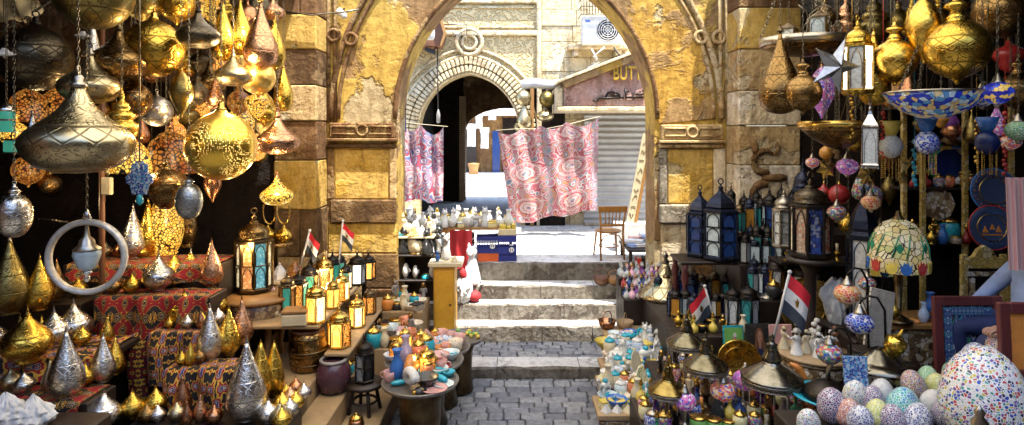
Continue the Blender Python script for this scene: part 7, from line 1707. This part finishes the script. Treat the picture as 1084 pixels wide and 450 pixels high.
solid('egg_cushion', 'dark ring cushion under the giant white egg', 'cushion', MB().lathe([(0,0),(.2,0),(.24,.05),(.22,.11),(.12,.13),(0,.12)],24), MATS['cloth_navy'], (P(1041,422,3.95).x,3.95,1.061))
simple_thing('metal_knob', 'little pewter finial standing in front of the giant egg', 'finial', P(1037,452,3.5), [('knob', MB().lathe([(.05,-.1),(.06,-.04),(.04,0),(.045,.03),(.02,.06),(.03,.085),(.012,.11),(0,.13)],16), 'pewter_trim'), ('rod', MB().tube([(0,0,-.1),(0,0,-1.1)],.02,8), 'iron')])
# framed panel, mirror frame at the edge
def framed(px0, py0, px1, py1, Y, label, fr, inner, fw, extra=None, rot=0):
    s = Y/F; c = P((px0+px1)/2, py1, Y); w, h = (px1-px0)*s, (py1-py0)*s
    t = thing('framed_panel', label, 'framed panel', c, (-.06,0,rot))
    for b in ((-w/2,0,0,-w/2+fw,.04,h),(w/2-fw,0,0,w/2,.04,h),(-w/2+fw+.002,0,h-fw,w/2-fw-.002,.04,h),(-w/2+fw+.002,0,0,w/2-fw-.002,.04,fw)): part('frame_bar', MB().bbox(*b,.006), MATS[fr], t)
    part('panel', MB().grid(lambda u,v: (-w/2+fw+(w-2*fw)*u, .02, fw+(h-2*fw)*v), 1, 1), MATS[inner], t)
    return t, w, h
scroll_cloth('panel_blue', [((.01,.02,.09),.3),((.05,.25,.3),.08),((.02,.04,.18),.15),((.5,.5,.45),.05),((.03,.05,.2),.12),((.05,.25,.1),.1),((.01,.02,.08),.12),((.35,.05,.04),.08)], 1, 1, 2.6, .3, .5)
scroll_cloth('panel_border', [((.01,.02,.1),.4),((.3,.45,.5),.1),((.02,.04,.18),.3),((.1,.3,.35),.2)], 1, 8, 1.4, .2, .5)
t, w, h = framed(994,316,1068,452,5.0,'dark red framed panel with blue arabesque flowers behind the eggs','wood_red','panel_blue',.075)
for x0, x1 in ((-w/2+.085,-w/2+.15),(w/2-.15,w/2-.085)): part('border', MB().grid(lambda u,v,x0=x0,x1=x1: (x0+(x1-x0)*u, .012, .09+(h-.18)*v), 1, 1), MATS['panel_border'], t)
part('border', MB().grid(lambda u,v: (-w/2+.155+(w-.31)*v, .012, h-.15+.065*u), 1, 1), MATS['panel_border'], t)
t, w, h = framed(1062,322,1110,404,3.9,'dark red wooden mirror frame with orange inside at the right edge','wood_red','ceramic_orange',.07,rot=0)
part('rail', MB().bbox(-w/2,-.02,-.12,w/2,.06,-.004,.008), MATS['wood_red'], t)
part('post', MB().bbox(-w/2,.0,-1.6,-w/2+.08,.06,-.124,.006), MATS['wood_red'], t)
mosaic('dots_bw', [(.02,.02,.02),(.03,.03,.03)], (.7,.7,.68), 9, .1, .8)
# ================================================================== COURTYARD AND STEPS
def hung_cloth(tl, tr, bl, br, hooks, mat, label, waves=9, seed=0, depth=.06):
    "cloth pinned at hooks along its top edge, sagging between them and rippling down"
    tl, tr, bl, br = [Vector(q) for q in (tl,tr,bl,br)]
    def fn(u, v):
        p = bl.lerp(br,u).lerp(tl.lerp(tr,u),v)
        sag = 0
        for a, b in zip(hooks, hooks[1:]):
            if a <= u <= b: t = (u-a)/(b-a); sag = 4*t*(1-t)*(b-a)*.42
        p.z -= sag*v**3
        p.y += depth*(math.sin(u*waves*2+seed+v*1.7)*(.35+.65*v)+.5*math.sin(u*waves*4.3+v*3+seed)) + .05*math.sin(v*9+u*4)*(1-v)
        p.z += .03*math.sin(u*waves*1.7+seed)*(1-v)
        return p
    return solid('hanging_cloth', label, 'hanging cloth', MB().grid(fn, 70, 60), MATS[mat], group='printed cloths hung across the courtyard')
hung_cloth(P(527,139,12.48),P(634,124,12.48),P(541,238,12.48),P(632,222,12.48),[0,.24,.42,.68,1],'print_pink','large pink and white medallion cloth hung in front of the roller shutter',9,1)
hung_cloth(P(416,128,12.4),P(470,134,12.4),P(418,212,12.4),P(469,214,12.4),[0,.15,.55,1],'print_blue','smaller magenta and blue printed cloth hung left of the carved arch',7,2)
solid('clothes_line', 'thin rope holding the large medallion cloth', 'rope', MB().tube([P(525,138,12.52),P(553,136,12.52),P(575,137,12.52),P(600,132,12.52),P(636,123,12.52)], .006, 6), MATS['ceramic_cream'])
solid('clothes_line', 'thin rope holding the magenta cloth beside the pier', 'rope', MB().tube([P(410,127,12.45),P(440,131,12.45),P(474,134,12.45)], .006, 6), MATS['ceramic_cream'])
for n, (px, y0, y1, m, lab) in enumerate([(424,85,150,'cloth_red','narrow red scarf hanging against the inner edge of the left pier'),(428,92,140,'cloth_navy','narrow navy scarf hanging beside the red one')]):
    solid('scarf', lab, 'scarf', MB().grid(lambda u,v,px=px,y0=y0,y1=y1: tuple(P(px-2+4*u,y0+(y1-y0)*v,11.5)+Vector((0,.03*math.sin(u*6+v*8),0))), 8, 20), MATS[m])
for k, px, py, w, lab in (('globe',554,104,17,'upper left brass globe hung before the dark doorway'),('sphere',579,105,17,'upper right brass globe hung before the dark doorway'),('drop',555,125,17,'lower left brass teardrop hung before the dark doorway'),('onion',577,123,19,'lower right brass onion lamp hung before the dark doorway'),('globe',549,134,10,'smallest brass globe low beside the medallion cloth')):
    t = hang(k, px, py, w, 13.3, 'pewter' if k != 'sphere' else 'olive_bronze', lab, 'pewter_trim', group='brass globes hung in the courtyard', chain=False)
    part('suspension', MB().tube([(0,0,.5),(0,0,(P(px,89,13.3).z-t.location.z)/t.scale.x)], .015, 5), MATS['rubber'], t)
# bentwood chair seen from behind
cp = P(645,274,10.35); cp.z = 1.08
chair = thing('bentwood_chair', 'honey brown slatted wooden chair standing alone on the sunlit landing', 'chair', cp, (0,0,.12))
wd = plain('chair_wood', (.36,.17,.035), (.24,.1,.02), 7, .35, 0, .15, 25, 0)
def cpart(nm, mb): part(nm, mb, MATS['chair_wood'], chair)
cpart('seat', MB().lathe([(0,.43),(.2,.43),(.225,.445),(.225,.46),(.2,.47),(0,.465)],28,0,True,Matrix.Translation((0,.06,0))))
for sx in (-1,1):
    cpart('back_post', MB().tube([(.2*sx,-.2,0),(.19*sx,-.15,.42),(.195*sx,-.17,.62),(.225*sx,-.22,.86)],[.017,.021,.02,.017],8))
    cpart('leg', MB().tube([(.2*sx,.27,0),(.17*sx,.2,.43)],[.016,.02],8))
cpart('crest_rail', MB().bbox(-.25,-.235,.80,.25,-.205,.9,.01))
cpart('lower_rail', MB().bbox(-.185,-.19,.56,.185,-.165,.60,.006))
for x in (-.11,-.055,0,.055,.11): cpart('slat', MB().tube([(x,-.178,.6),(x*1.15,-.216,.81)],.011,6))
cpart('stretcher', MB().torus(.165,.011,26,6,0,Matrix.Translation((0,.05,.2))))
for sx in (-1,1): cpart('brace', MB().tube([(.192*sx,-.155,.28),(.12*sx,-.15,.40),(.0,-.15,.425)],.011,6))
# goods table with blue crates below it
gt = thing('goods_table', 'long table of small white souvenirs on the landing above the blue crates', 'table', (-.95,10.55,1.08))
part('top', MB().bbox(-.95,-.33,.49,.98,.4,.53,.006), MATS['wood_honey'], gt)
for x in (-.9,.1,.92): part('leg', MB().bbox(x-.025,.3,0,x+.025,.35,.485,.004), MATS['wood_dark'], gt)
part('skirt', MB().grid(lambda u,v: (-.96+.95*u, -.335+.01*math.sin(u*40), .528-.09*v-.012*math.sin(u*60)*v), 60, 4), MATS['wood_honey'], gt)
WK = [('cat','alabaster','alabaster'),('box','ceramic_white','gold_trim'),('cup','ceramic_white','ceramic_white'),('statue','alabaster','gold_trim'),('bowl','painted_turquoise','ceramic_white'),('box','painted_yellow','ceramic_yellow'),('pyramid','ceramic_white','ceramic_white'),('jar','painted_yellow','gold_trim'),('vase','ceramic_white','ceramic_white'),('camel','ceramic_white','ceramic_cream'),('box','painted_yellow','ceramic_white')]
fill([('front row',(-1.85,10.28,1.612),(.0,10.28,1.612),14),('second row',(-1.85,10.42,1.612),(.0,10.42,1.612),14),('third row',(-1.85,10.57,1.612),(.0,10.57,1.612),13),('back row',(-1.85,10.75,1.612),(.0,10.75,1.612),12)], 'goods table', WK, (.12,.19), 'the pier', 'white souvenirs on the goods table', .02, .02, 51)
def crate(x, y, z, w, d, h, m, label, logo=True):
    t = thing('plastic_crate', label, 'crate', (x,y,z), (0,0,.03), group='plastic crates under the goods table')
    mb = MB(); th = .012
    mb.bbox(-w/2,-d/2,0,w/2,d/2,.015,.004)
    for z0, z1 in ((.016,.09),(.12,h*.55),(h*.75,h)):
        mb.bbox(-w/2,-d/2,z0,w/2,-d/2+th,z1,.003); mb.bbox(-w/2,d/2-th,z0,w/2,d/2,z1,.003); mb.bbox(-w/2,-d/2+th+.001,z0,-w/2+th,d/2-th-.001,z1,.003); mb.bbox(w/2-th,-d/2+th+.001,z0,w/2,d/2-th-.001,z1,.003)
    for i in range(9): x0 = -w/2+.004+(w-.02)*i/8; mb.box(x0,-d/2-.003,.005,x0+.014,-d/2+.006,h-.002)
    part('shell', mb, MATS[m], t)
    if logo: part('round_logo', MB().torus(.035,.009,18,5,0,Matrix.Translation((w*.22,-d/2-.006,h*.45)) @ Matrix.Rotation(PI/2,4,'X') @ Matrix.Diagonal((1,1,.3,1))).box(w*.22-.012,-d/2-.008,h*.45-.03,w*.22+.012,-d/2-.004,h*.45+.03).box(w*.22-.03,-d/2-.008,h*.62,w*.22+.03,-d/2-.004,h*.66), MATS['paper_white'], t)
    return t
crate(X(516,10.15),10.2,1.215,.37,.3,.27,'plastic_blue','left blue plastic crate with round white logo, stacked on the orange one')
crate(X(516,10.15)+.01,10.2,1.081,.34,.3,.132,'plastic_orange','orange plastic crate under the left blue crate',False)
crate(X(537,10.15),10.22,1.081,.3,.3,.42,'plastic_blue','taller blue plastic crate with white logo at the right end')
crate(X(497,10.15),10.24,1.081,.2,.26,.26,'cloth_blue','small bright blue crate behind the white cat statue',False)
simple_thing('yellow_carton', 'open carton of yellow packets on the taller blue crate', 'carton', (X(537,10.15),10.2,1.503), [('carton', MB().bbox(-.15,-.12,0,.15,.12,.1,.006), 'ceramic_cream'), ('packets', MB().bbox(-.13,-.1,.06,-.02,.1,.17,.01).bbox(-.01,-.1,.06,.06,.1,.15,.01).bbox(.07,-.08,.06,.14,.1,.18,.01), 'ceramic_yellow')])
solid('printed_cloth', 'black and white dotted cloth hanging left of the blue crates', 'cloth', MB().grid(lambda u,v: (X(490,10.2)+.2*u, 10.15+.012*math.sin(u*17), 1.22+.34*v), 12, 10), MATS['dots_bw'])
# cloth table on the right, tilted board
ct2 = thing('cloth_table', 'low table piled with folded white cloths at the foot of the tilted board', 'table', (X(679,10.2),10.2,.785))
part('top', MB().bbox(-.3,-.42,.5,.62,.45,.54,.008), MATS['wood_dark'], ct2)
for x in (-.25,.55):
    for y in (-.36,.4): part('leg', MB().bbox(x-.025,y-.025,0 if y < 0 else .295,x+.025,y+.025,.495,.004), MATS['wood_dark'], ct2)
rnd = random.Random(14); cl = []
for k in range(16):
    x, y = rnd.uniform(-.2,.5), rnd.uniform(-.3,.35); lv = k//6
    mcol = ['cloth_white','paper_white','cloth_white','cloth_sky','cloth_white','ceramic_pink'][k % 6]
    col = {'cloth_white':'white','paper_white':'off white','cloth_sky':'pale blue','ceramic_pink':'pale pink'}[mcol]
    solid('folded_cloth', f'{col} folded cloth in the pile on the low table under the tilted board', 'folded cloth', MB().bbox(-.15,-.1,0,.15,.1,.03,.012).bbox(-.145,-.095,.031,.15,.1,.055,.011), MATS[mcol], (ct2.location.x+x, ct2.location.y+y, .785+.542+.058*lv), (0,0,rnd.uniform(-.5,.5)), rnd.uniform(.8,1.1), f'{col} folded cloths on the low table')
for k, (px, m, lab) in enumerate([(674,'ceramic_red','red upright book under the folded cloths'),(680,'wood_dark','dark brown upright book between the red and navy ones'),(686,'cloth_navy','navy upright book under the folded cloths'),(691,'cloth_blue','blue upright book nearest the right pier')]):
    solid('upright_book', lab, 'book', MB().bbox(-.035,-.12,0,.035,.1,.4,.006).bbox(-.03,-.115,.01,.03,.106,.39,.004), MATS[m], (X(px,9.95)+.0,9.93,.787), (0,.06,0))
q = [P(663,236,11.0),P(681,141,11.0),P(689,141,11.0),P(671,236,11.0)]
bd = thing('tilted_board', 'tall cream written board with yellow edge leaning toward the right pier', 'board', q[0])
rel = [(p-q[0]) for p in q]
part('face', MB().prism([(p.x,p.z) for p in rel],.05), MATS['ceramic_cream'], bd)
part('yellow_edge', MB().prism([(rel[3].x+.003,rel[3].z),(rel[2].x+.003,rel[2].z),(rel[2].x+.05,rel[2].z),(rel[3].x+.06,rel[3].z)],.07,0,Matrix.Translation((0,-.015,0))), MATS['wood_honey'], bd)
mb = MB(); rnd = random.Random(2)
for k in range(9):
    t = .08+k*.1; a = rel[0].lerp(rel[1],t); b = rel[3].lerp(rel[2],t)
    pts = [a.lerp(b,.2+.6*i/5)+Vector((0,-.006,.05*rnd.uniform(-1,1))) for i in range(6)]
    mb.tube(pts, .0045, 5)
part('lettering', mb, MATS['iron'], bd)
solid('board_plinth', 'white cloth covered box holding up the tilted board', 'box', MB().bbox(-.25,-.15,0,.4,.2,q[0].z-1.082,.01), MATS['cloth_white'], (q[0].x+.05,11.05,1.081))
# striped cloth at the right edge and the seated person
def stripes(name, a, b, n):
    g = G(name); u = g.n('SeparateXYZ', {0: g.n('TexCoord').outputs['UV']}).outputs[0]
    return g.fin(g.ramp(g.math('FRACT', g.math('MULTIPLY', u, n)), [(0,a),(.55,b)], True), .85)
stripes('stripe_pink', (.62,.4,.38), (.5,.24,.24), 9)
solid('striped_cloth', 'pale pink striped cloth hanging at the right edge', 'hanging cloth', MB().grid(lambda u,v: tuple(P(1069+26*u-4*v,286-98*v,4.9)+Vector((0,.025*math.sin(u*19),0))), 40, 12), MATS['stripe_pink'])
def skin(name, pts, edges, mat, lv=2):
    "one continuous limb-and-trunk surface grown over joints (position, radius)"
    me = bpy.data.meshes.new(name); me.from_pydata([p for p, r in pts], edges, [])
    o = bpy.data.objects.new(name, me); COL.objects.link(o)
    m = o.modifiers.new('skin', 'SKIN'); m.use_smooth_shade = True
    for i, (p, r) in enumerate(pts):
        r = r if isinstance(r, tuple) else (r, r); me.skin_vertices[0].data[i].radius = r
    me.skin_vertices[0].data[0].use_root = True
    s = o.modifiers.new('sub', 'SUBSURF'); s.levels = s.render_levels = lv
    bpy.context.view_layer.update()
    out = bpy.data.meshes.new_from_object(o.evaluated_get(bpy.context.evaluated_depsgraph_get()))
    bpy.data.objects.remove(o); out.materials.clear(); out.materials.append(MATS[mat])
    for p in out.polygons: p.use_smooth = True
    return out
PY = 4.75
def pp(px, py, dy=0): v = P(px, py, PY+dy); v -= Vector((0,0,0)); return v
hip = Vector((4.12,4.92,1.60)); base = hip.copy(); base.z = 1.05
Lc = lambda v: tuple(Vector(v)-base)
kneeL, kneeR = Vector((3.63,4.72,1.59)), Vector((3.68,5.1,1.6))
sh, shR = Vector((4.24,4.74,2.12)), Vector((4.26,5.12,2.12))
elb, wr = Vector((3.97,4.58,1.83)), Vector((3.69,4.60,1.735))
body = [(Lc(hip),(.15,.13)),(Lc((4.2,4.92,1.85)),(.14,.12)),(Lc((4.26,4.92,2.08)),(.16,.12)),(Lc((4.32,4.92,2.22)),.055),(Lc((4.34,4.92,2.33)),.078),(Lc((4.36,4.92,2.43)),.1),(Lc((4.37,4.92,2.51)),.075),
 (Lc(sh),.07),(Lc(elb),.048),(Lc(wr),.030),(Lc(shR),.07),(Lc((4.1,5.26,1.86)),.048),(Lc((3.8,5.12,1.74)),.03),
 (Lc((4.12,4.80,1.6)),.10),(Lc(kneeL),.068),(Lc((3.67,4.72,1.3)),.055),(Lc((3.67,4.72,1.12)),.04),(Lc((3.53,4.7,1.08)),.035),
 (Lc((4.12,5.02,1.6)),.10),(Lc(kneeR),.068),(Lc((3.72,5.1,1.3)),.055),(Lc((3.72,5.1,1.12)),.04),(Lc((3.58,5.08,1.08)),.035)]
ed = [(0,1),(1,2),(2,3),(3,4),(4,5),(5,6),(2,7),(7,8),(8,9),(2,10),(10,11),(11,12),(0,13),(13,14),(14,15),(15,16),(16,17),(0,18),(18,19),(19,20),(20,21),(21,22)]
# hand: palm and five bent fingers rooted at the wrist, a loose fist on the knee
palm = Vector((3.625,4.595,1.715)); n0 = len(body)
body.append((Lc(palm),(.036,.026))); ed.append((9,n0))
for k in range(4):
    y = -.032+.022*k; a = palm+Vector((-.035,y,.008)); b = a+Vector((-.032-.004*(k in (1,2)),0,-.012)); c = b+Vector((-.004,0,-.026)); d = c+Vector((.022,0,-.008)); i = len(body)
    body += [(Lc(a),.0115),(Lc(b),.0105),(Lc(c),.0095),(Lc(d),.008)]; ed += [(n0,i),(i,i+1),(i+1,i+2),(i+2,i+3)]
i = len(body); body += [(Lc(palm+Vector((.0,-.036,-.005))),.0125),(Lc(palm+Vector((-.028,-.05,-.012))),.011),(Lc(palm+Vector((-.052,-.045,-.02))),.009)]; ed += [(n0,i),(i,i+1),(i+1,i+2)]
per = thing('person', 'person in pale blue shirt and navy trousers seated at the right edge', 'person', base)
part('body', skin('body', body, ed, 'skin'), None, per)
def off(ix, dr): return [(body[i][0], tuple(q+dr for q in body[i][1]) if isinstance(body[i][1], tuple) else body[i][1]+dr) for i in ix]
c1 = off([0,1,2,7,8,10,11], .016) + [(tuple(Vector(body[9][0]).lerp(Vector(body[8][0]),.18)),.044),(tuple(Vector(body[12][0]).lerp(Vector(body[11][0]),.2)),.044)]
part('shirt', skin('shirt', c1, [(0,1),(1,2),(2,3),(3,4),(2,5),(5,6),(4,7),(6,8)], 'cloth_sky'), None, per)
c2 = off([0,13,14,15,18,19,20], .014) + [(body[16][0],.058),(body[21][0],.058)]
part('trousers', skin('trousers', c2, [(0,1),(1,2),(2,3),(0,4),(4,5),(5,6),(3,7),(6,8)], 'cloth_navy'), None, per)
hd = Vector(Lc((4.36,4.92,2.44)))
part('hair', MB().lathe([(.085,-.06),(.108,.0),(.108,.05),(.09,.1),(.05,.132),(0,.14)],18,0,True,Matrix.Translation(hd+Vector((.022,0,.0)))), MATS['ceramic_black'], per)
part('face_features', MB().sphere(hd+Vector((-.095,-.035,-.01)),.012,8,1).sphere(hd+Vector((-.095,.035,-.01)),.012,8,1).tube([hd+Vector((-.1,0,0)),hd+Vector((-.122,0,-.04)),hd+Vector((-.1,0,-.048))],.011,6,0).sphere(hd+Vector((.0,-.1,-.02)),.02,8,0,1.5).sphere(hd+Vector((.0,.1,-.02)),.02,8,0,1.5).tube([hd+Vector((-.092,-.025,-.075)),hd+Vector((-.098,0,-.077)),hd+Vector((-.092,.025,-.075))],.006,5,2), [MATS['skin'],MATS['ceramic_black'],MATS['ceramic_red']], per)
solid('wooden_bench', 'dark wooden bench under the seated person at the right edge', 'bench', MB().bbox(3.9,4.62,-.06,4.7,5.3,1.475,.02).bbox(3.42,4.55,-.06,3.895,5.3,1.04,.02), MATS['wood_dark'])
# ================================================================== crowded dim rows behind the front goods
KW = dict(globe='globe', drop='teardrop', lobe='lobed', onion='onion', sphere='round', spindle='spindle', jug='jug', tiers='tiered', longdrop='long teardrop', egg='egg shaped')
MW = dict(brass='brass', bronze='bronze', copper='copper', olive_bronze='olive', rose='rosy', brass_scales='latticed brass', black_bronze='blackened', pewter='pewter', glass_red='red glass', glass_amber='amber glass', glass_violet='violet glass',
          mosaic_red='red mosaic', mosaic_purple='purple mosaic', mosaic_multi='many coloured mosaic', mosaic_blue='blue mosaic', glow_amber='amber lit', glow_gold_scales='yellow lit', glow_orange='orange lit', brass_lit_fine='pierced lit', silver_pierced='pierced silver', mosaic_orange='orange mosaic')
def dim_row(xs, py, Y, kinds, mets, where, grp, seed, wr=(18,30)):
    rnd = random.Random(seed)
    for i, px in enumerate(xs):
        k, m = rnd.choice(kinds), rnd.choice(mets)
        hang(k, px+rnd.uniform(-5,5), py+rnd.uniform(-9,9), rnd.uniform(*wr), Y+rnd.uniform(-.2,.2), m, f'{MW[m]} {KW[k]} lamp, {ordinal(i)} from the {where}', rnd.choice(['gold_trim','dark_bronze','copper']), group=grp, n=20)
K1 = ['globe','drop','lobe','onion','sphere','jug','tiers','spindle']
M1 = ['brass','bronze','copper','olive_bronze','brass_scales','bronze','brass','black_bronze','rose']
M2 = M1+['glow_amber','glow_gold_scales','brass_lit_fine','glow_orange']
sp = lambda a, b, n: [a+(b-a)*(i+.5)/n for i in range(n)]
dim_row(sp(292,190,7), 14, 7.3, K1, M2, 'pier, top dim row of the left shop', 'dim lamps deep in the left shop', 101)
dim_row(sp(292,150,8), 66, 7.5, K1, M2, 'pier, second dim row of the left shop', 'dim lamps deep in the left shop', 102)
dim_row(sp(288,100,9), 118, 7.7, K1, M2, 'pier, third dim row of the left shop', 'dim lamps deep in the left shop', 103)
dim_row(sp(284,20,10), 168, 7.9, K1, M2, 'pier, lowest dim row of the left shop', 'dim lamps deep in the left shop', 104, (16,26))
dim_row(sp(276,210,4), 150, 6.5, K1, M2, 'pier, row just behind the big pierced globe', 'dim lamps deep in the left shop', 105, (18,28))
M3 = M1+['glass_red','glass_amber','glass_violet','mosaic_red','mosaic_purple','mosaic_multi']
dim_row(sp(862,1080,9), 22, 6.4, K1, M1, 'pier, top dim row of the right shop', 'dim lamps deep in the right shop', 111, (22,36))
dim_row(sp(858,960,5), 96, 6.6, K1, M3, 'pier, second dim row of the right shop', 'dim lamps deep in the right shop', 112)
dim_row(sp(862,952,5), 158, 6.5, K1, M3, 'pier, third dim row of the right shop', 'dim lamps deep in the right shop', 113, (14,22))
dim_row(sp(868,950,5), 200, 6.6, K1, M3, 'pier, lowest dim row of the right shop', 'dim lamps deep in the right shop', 114, (14,22))
dim_row(sp(962,1082,6), 132, 6.0, ['globe','lobe','drop'], M3, 'pier, row in front of the cabinet top', 'dim lamps deep in the right shop', 115, (13,20))
dim_row(sp(862,948,4), 240, 6.9, K1, M3, 'pier, row just above the minaret lantern', 'dim lamps deep in the right shop', 116, (14,20))
# bead strands
for i, (px, y0, y1, m, lab) in enumerate([(1064,120,188,'ceramic_red','strand of red beads left of the pink striped cloth'),(1034,128,176,'gold_trim','strand of gold beads beside the darker blue vase lamp'),(968,150,200,'ceramic_turquoise','strand of turquoise beads under the small gold star'),(935,120,170,'ceramic_red','strand of dark red beads right of the white pointed lantern'),(902,96,150,'gold_trim','strand of gold beads under the bright hanging lantern')]):
    mb = MB(); Y = 5.2; a, b = P(px,y0,Y), P(px,y1,Y); n = int((a.z-b.z)/.035)
    mb.tube([(a.x,Y,TOPZ),(a.x,Y,b.z)], .003, 4)
    for k in range(n): mb.sphere((a.x+.012*math.sin(k*2.1),Y,a.z-(a.z-b.z)*k/n), .016+.006*(k%3==0), 6)
    solid('bead_strand', lab, 'beads', mb, MATS[m], group='bead strands hanging in the right shop')
# crowded shelf at the back of the right shop, behind the lamps
bs = thing('back_shelf', 'dark shelf of trinkets behind the plastic bag and the minaret lantern', 'shelf', (3.75,7.0,0))
for z in (1.3,1.75): part('board', MB().bbox(-.75,-.15,z-.03,.85,.2,z,.004), MATS['wood_dark'], bs)
for x in (-.73,.83): part('post', MB().bbox(x-.02,.16,-.06,x+.02,.2,1.72,.004), MATS['wood_dark'], bs)
TR_ = [('jar','painted_red','gold_trim'),('ewer','brass','brass'),('vase','ceramic_blue','ceramic_blue'),('jar','mosaic_multi','gold_trim'),('bottle','glass_red','gold_trim'),('candle','brass','ceramic_cream'),('statue','gold_trim','ceramic_black'),('tin','inlay','gold_trim'),('vase','painted_blue','ceramic_white'),('jar','copper','gold_trim'),('bell','brass','brass')]
fill([('upper board',(3.05,6.95,1.752),(4.55,6.95,1.752),11),('lower board',(3.05,6.93,1.302),(4.55,6.93,1.302),10)], 'dark back shelf', TR_, (.11,.16), 'the pier', 'trinkets on the back shelf', seed=71)
fill([('upper shelf',(4.2,6.5,zz[1]+.002),(5.3,6.5,zz[1]+.002),9),('lower shelf',(4.15,6.4,zz[0]+.002),(5.35,6.4,zz[0]+.002),9)], 'studded cabinet', TR_, (.09,.14), 'the leaded lamp', 'trinkets in the cabinet', seed=73)

# more lamps crowding the cloth covered steps
def lamp_row(a, b, n, word, seed, wr=(.13,.19)):
    rnd = random.Random(seed); a, b = Vector(a), Vector(b)
    for i in range(n):
        k = rnd.choice(['squat','squat','drop','squat']); m = rnd.choice(['brass','brass_bright','silver','rose','copper','pewter','brass','bronze'])
        stand(k, a.lerp(b,(i+.5)/n)+Vector((rnd.uniform(-.03,.03),rnd.uniform(-.05,.05),0)), rnd.uniform(*wr)*(.8 if k == 'drop' else 1), m, f'{WORD.get(m, MW.get(m))} {"squat" if k == "squat" else "teardrop"} lamp, {ordinal(i)} from left, {word}', 'gold_trim', group='metal lamps crowding the cloth covered steps')
lamp_row((-4.75,7.05,1.767),(-4.15,7.05,1.767),4,'back of the top cloth step',201)
lamp_row((-4.25,6.45,1.517),(-3.9,6.45,1.517),2,'left half of the second cloth step',202)
lamp_row((-3.55,6.22,1.217),(-3.1,6.22,1.217),4,'third cloth step edge',203,(.1,.13))
lamp_row((-3.25,5.93,.967),(-2.95,5.93,.967),3,'left of the fourth cloth step',204,(.11,.14))
lamp_row((-3.35,5.5,.602),(-2.6,5.5,.602),6,'lowest wooden step',205,(.13,.18))
lamp_row((-5.5,5.95,1.157),(-3.85,5.95,1.157),8,'cloth step behind the large gold lamp',206,(.15,.2))
lamp_row((-5.4,5.42,.917),(-3.75,5.42,.917),8,'low left cloth step',207,(.14,.19))
lamp_row((-5.5,6.5,1.452),(-4.5,6.5,1.452),5,'dark left shelf',208,(.16,.22))
fill([('row one',(1.46,6.28,.752),(1.9,6.28,.752),5)], 'back of the lamp platform', FR, (.1,.15), 'the lane', 'bright small goods among the brass lamps', seed=81)

fill([('front row',(1.13,4.97,.722),(1.4,4.97,.722),3),('second row',(1.13,5.12,.722),(1.4,5.12,.722),3),('third row',(1.13,5.3,.722),(1.26,5.3,.722),2),('fourth row',(1.13,5.5,.722),(1.4,5.5,.722),3),('fifth row',(1.13,5.66,.722),(1.4,5.66,.722),3)], 'lane end of the platform', [q for q in FR if q[0] in ('statue','jar','cup','tin','box','bottle')], (.1,.14), 'the lane', 'bright small goods at the lane end of the platform', .015, .02, 91)
# ================================================================== camera, sun, sky
cam = bpy.data.cameras.new('camera'); co = bpy.data.objects.new('camera', cam); COL.objects.link(co)
co.location = (0,0,CAMZ); co.rotation_euler = (PI/2,0,0)
cam.sensor_width = 36; cam.lens = 36*F/1084
cam.shift_y = -(225-HY)/1084
cam.clip_end = 600
sc.camera = co
W = bpy.data.worlds.new('World'); sc.world = W; W.use_nodes = True
nt = W.node_tree
sky = nt.nodes.new('ShaderNodeTexSky'); sky.sky_type = 'NISHITA'; sky.sun_disc = False
sd = Vector((.22,-.2,.95)).normalized()
sky.sun_elevation = math.asin(sd.z); sky.sun_rotation = math.atan2(sd.x, sd.y)
bg = nt.nodes['Background']; bg.inputs['Strength'].default_value = .13
nt.links.new(sky.outputs[0], bg.inputs['Color'])
sun = bpy.data.lights.new('sun', 'SUN'); sun.energy = 3.2; sun.angle = R(.5); sun.color = (1,.95,.86)
so = bpy.data.objects.new('sun', sun); COL.objects.link(so)
so.rotation_euler = sd.to_track_quat('Z', 'Y').to_euler(); so.location = (4,-2,20)
def lamp(px, py, Y, e, col=(1,.72,.36), r=.04):
    l = bpy.data.lights.new('lamp_bulb', 'POINT'); l.energy = e; l.color = col; l.shadow_soft_size = r
    o = bpy.data.objects.new('lamp_bulb', l); COL.objects.link(o); o.location = P(px, py, Y)
for q in ((258,70,5.7,6.60),(215,110,5.6,4.40),(293,195,6.0,2.75),(150,175,5.9,3.30),(176,232,6.6,3.30),(262,262,6.9,2.20),(345,300,7.3,3.85),(362,338,6.7,2.20),(440,378,6.4,0.83),(40,130,6.3,2.75),(270,20,6.0,3.30),(60,215,6.4,2.20)): lamp(*q)
sc.view_settings.view_transform = 'Standard'; sc.view_settings.look = 'None'; sc.view_settings.gamma = 1
sc.view_settings.use_curve_mapping = False
sc.view_settings.exposure = EXPO if 'EXPO' in globals() else 2.5
sc.cycles.max_bounces = 8; sc.cycles.diffuse_bounces = 3; sc.cycles.glossy_bounces = 4
sc.cycles.use_denoising = True
sc.cycles.sample_clamp_indirect = 6
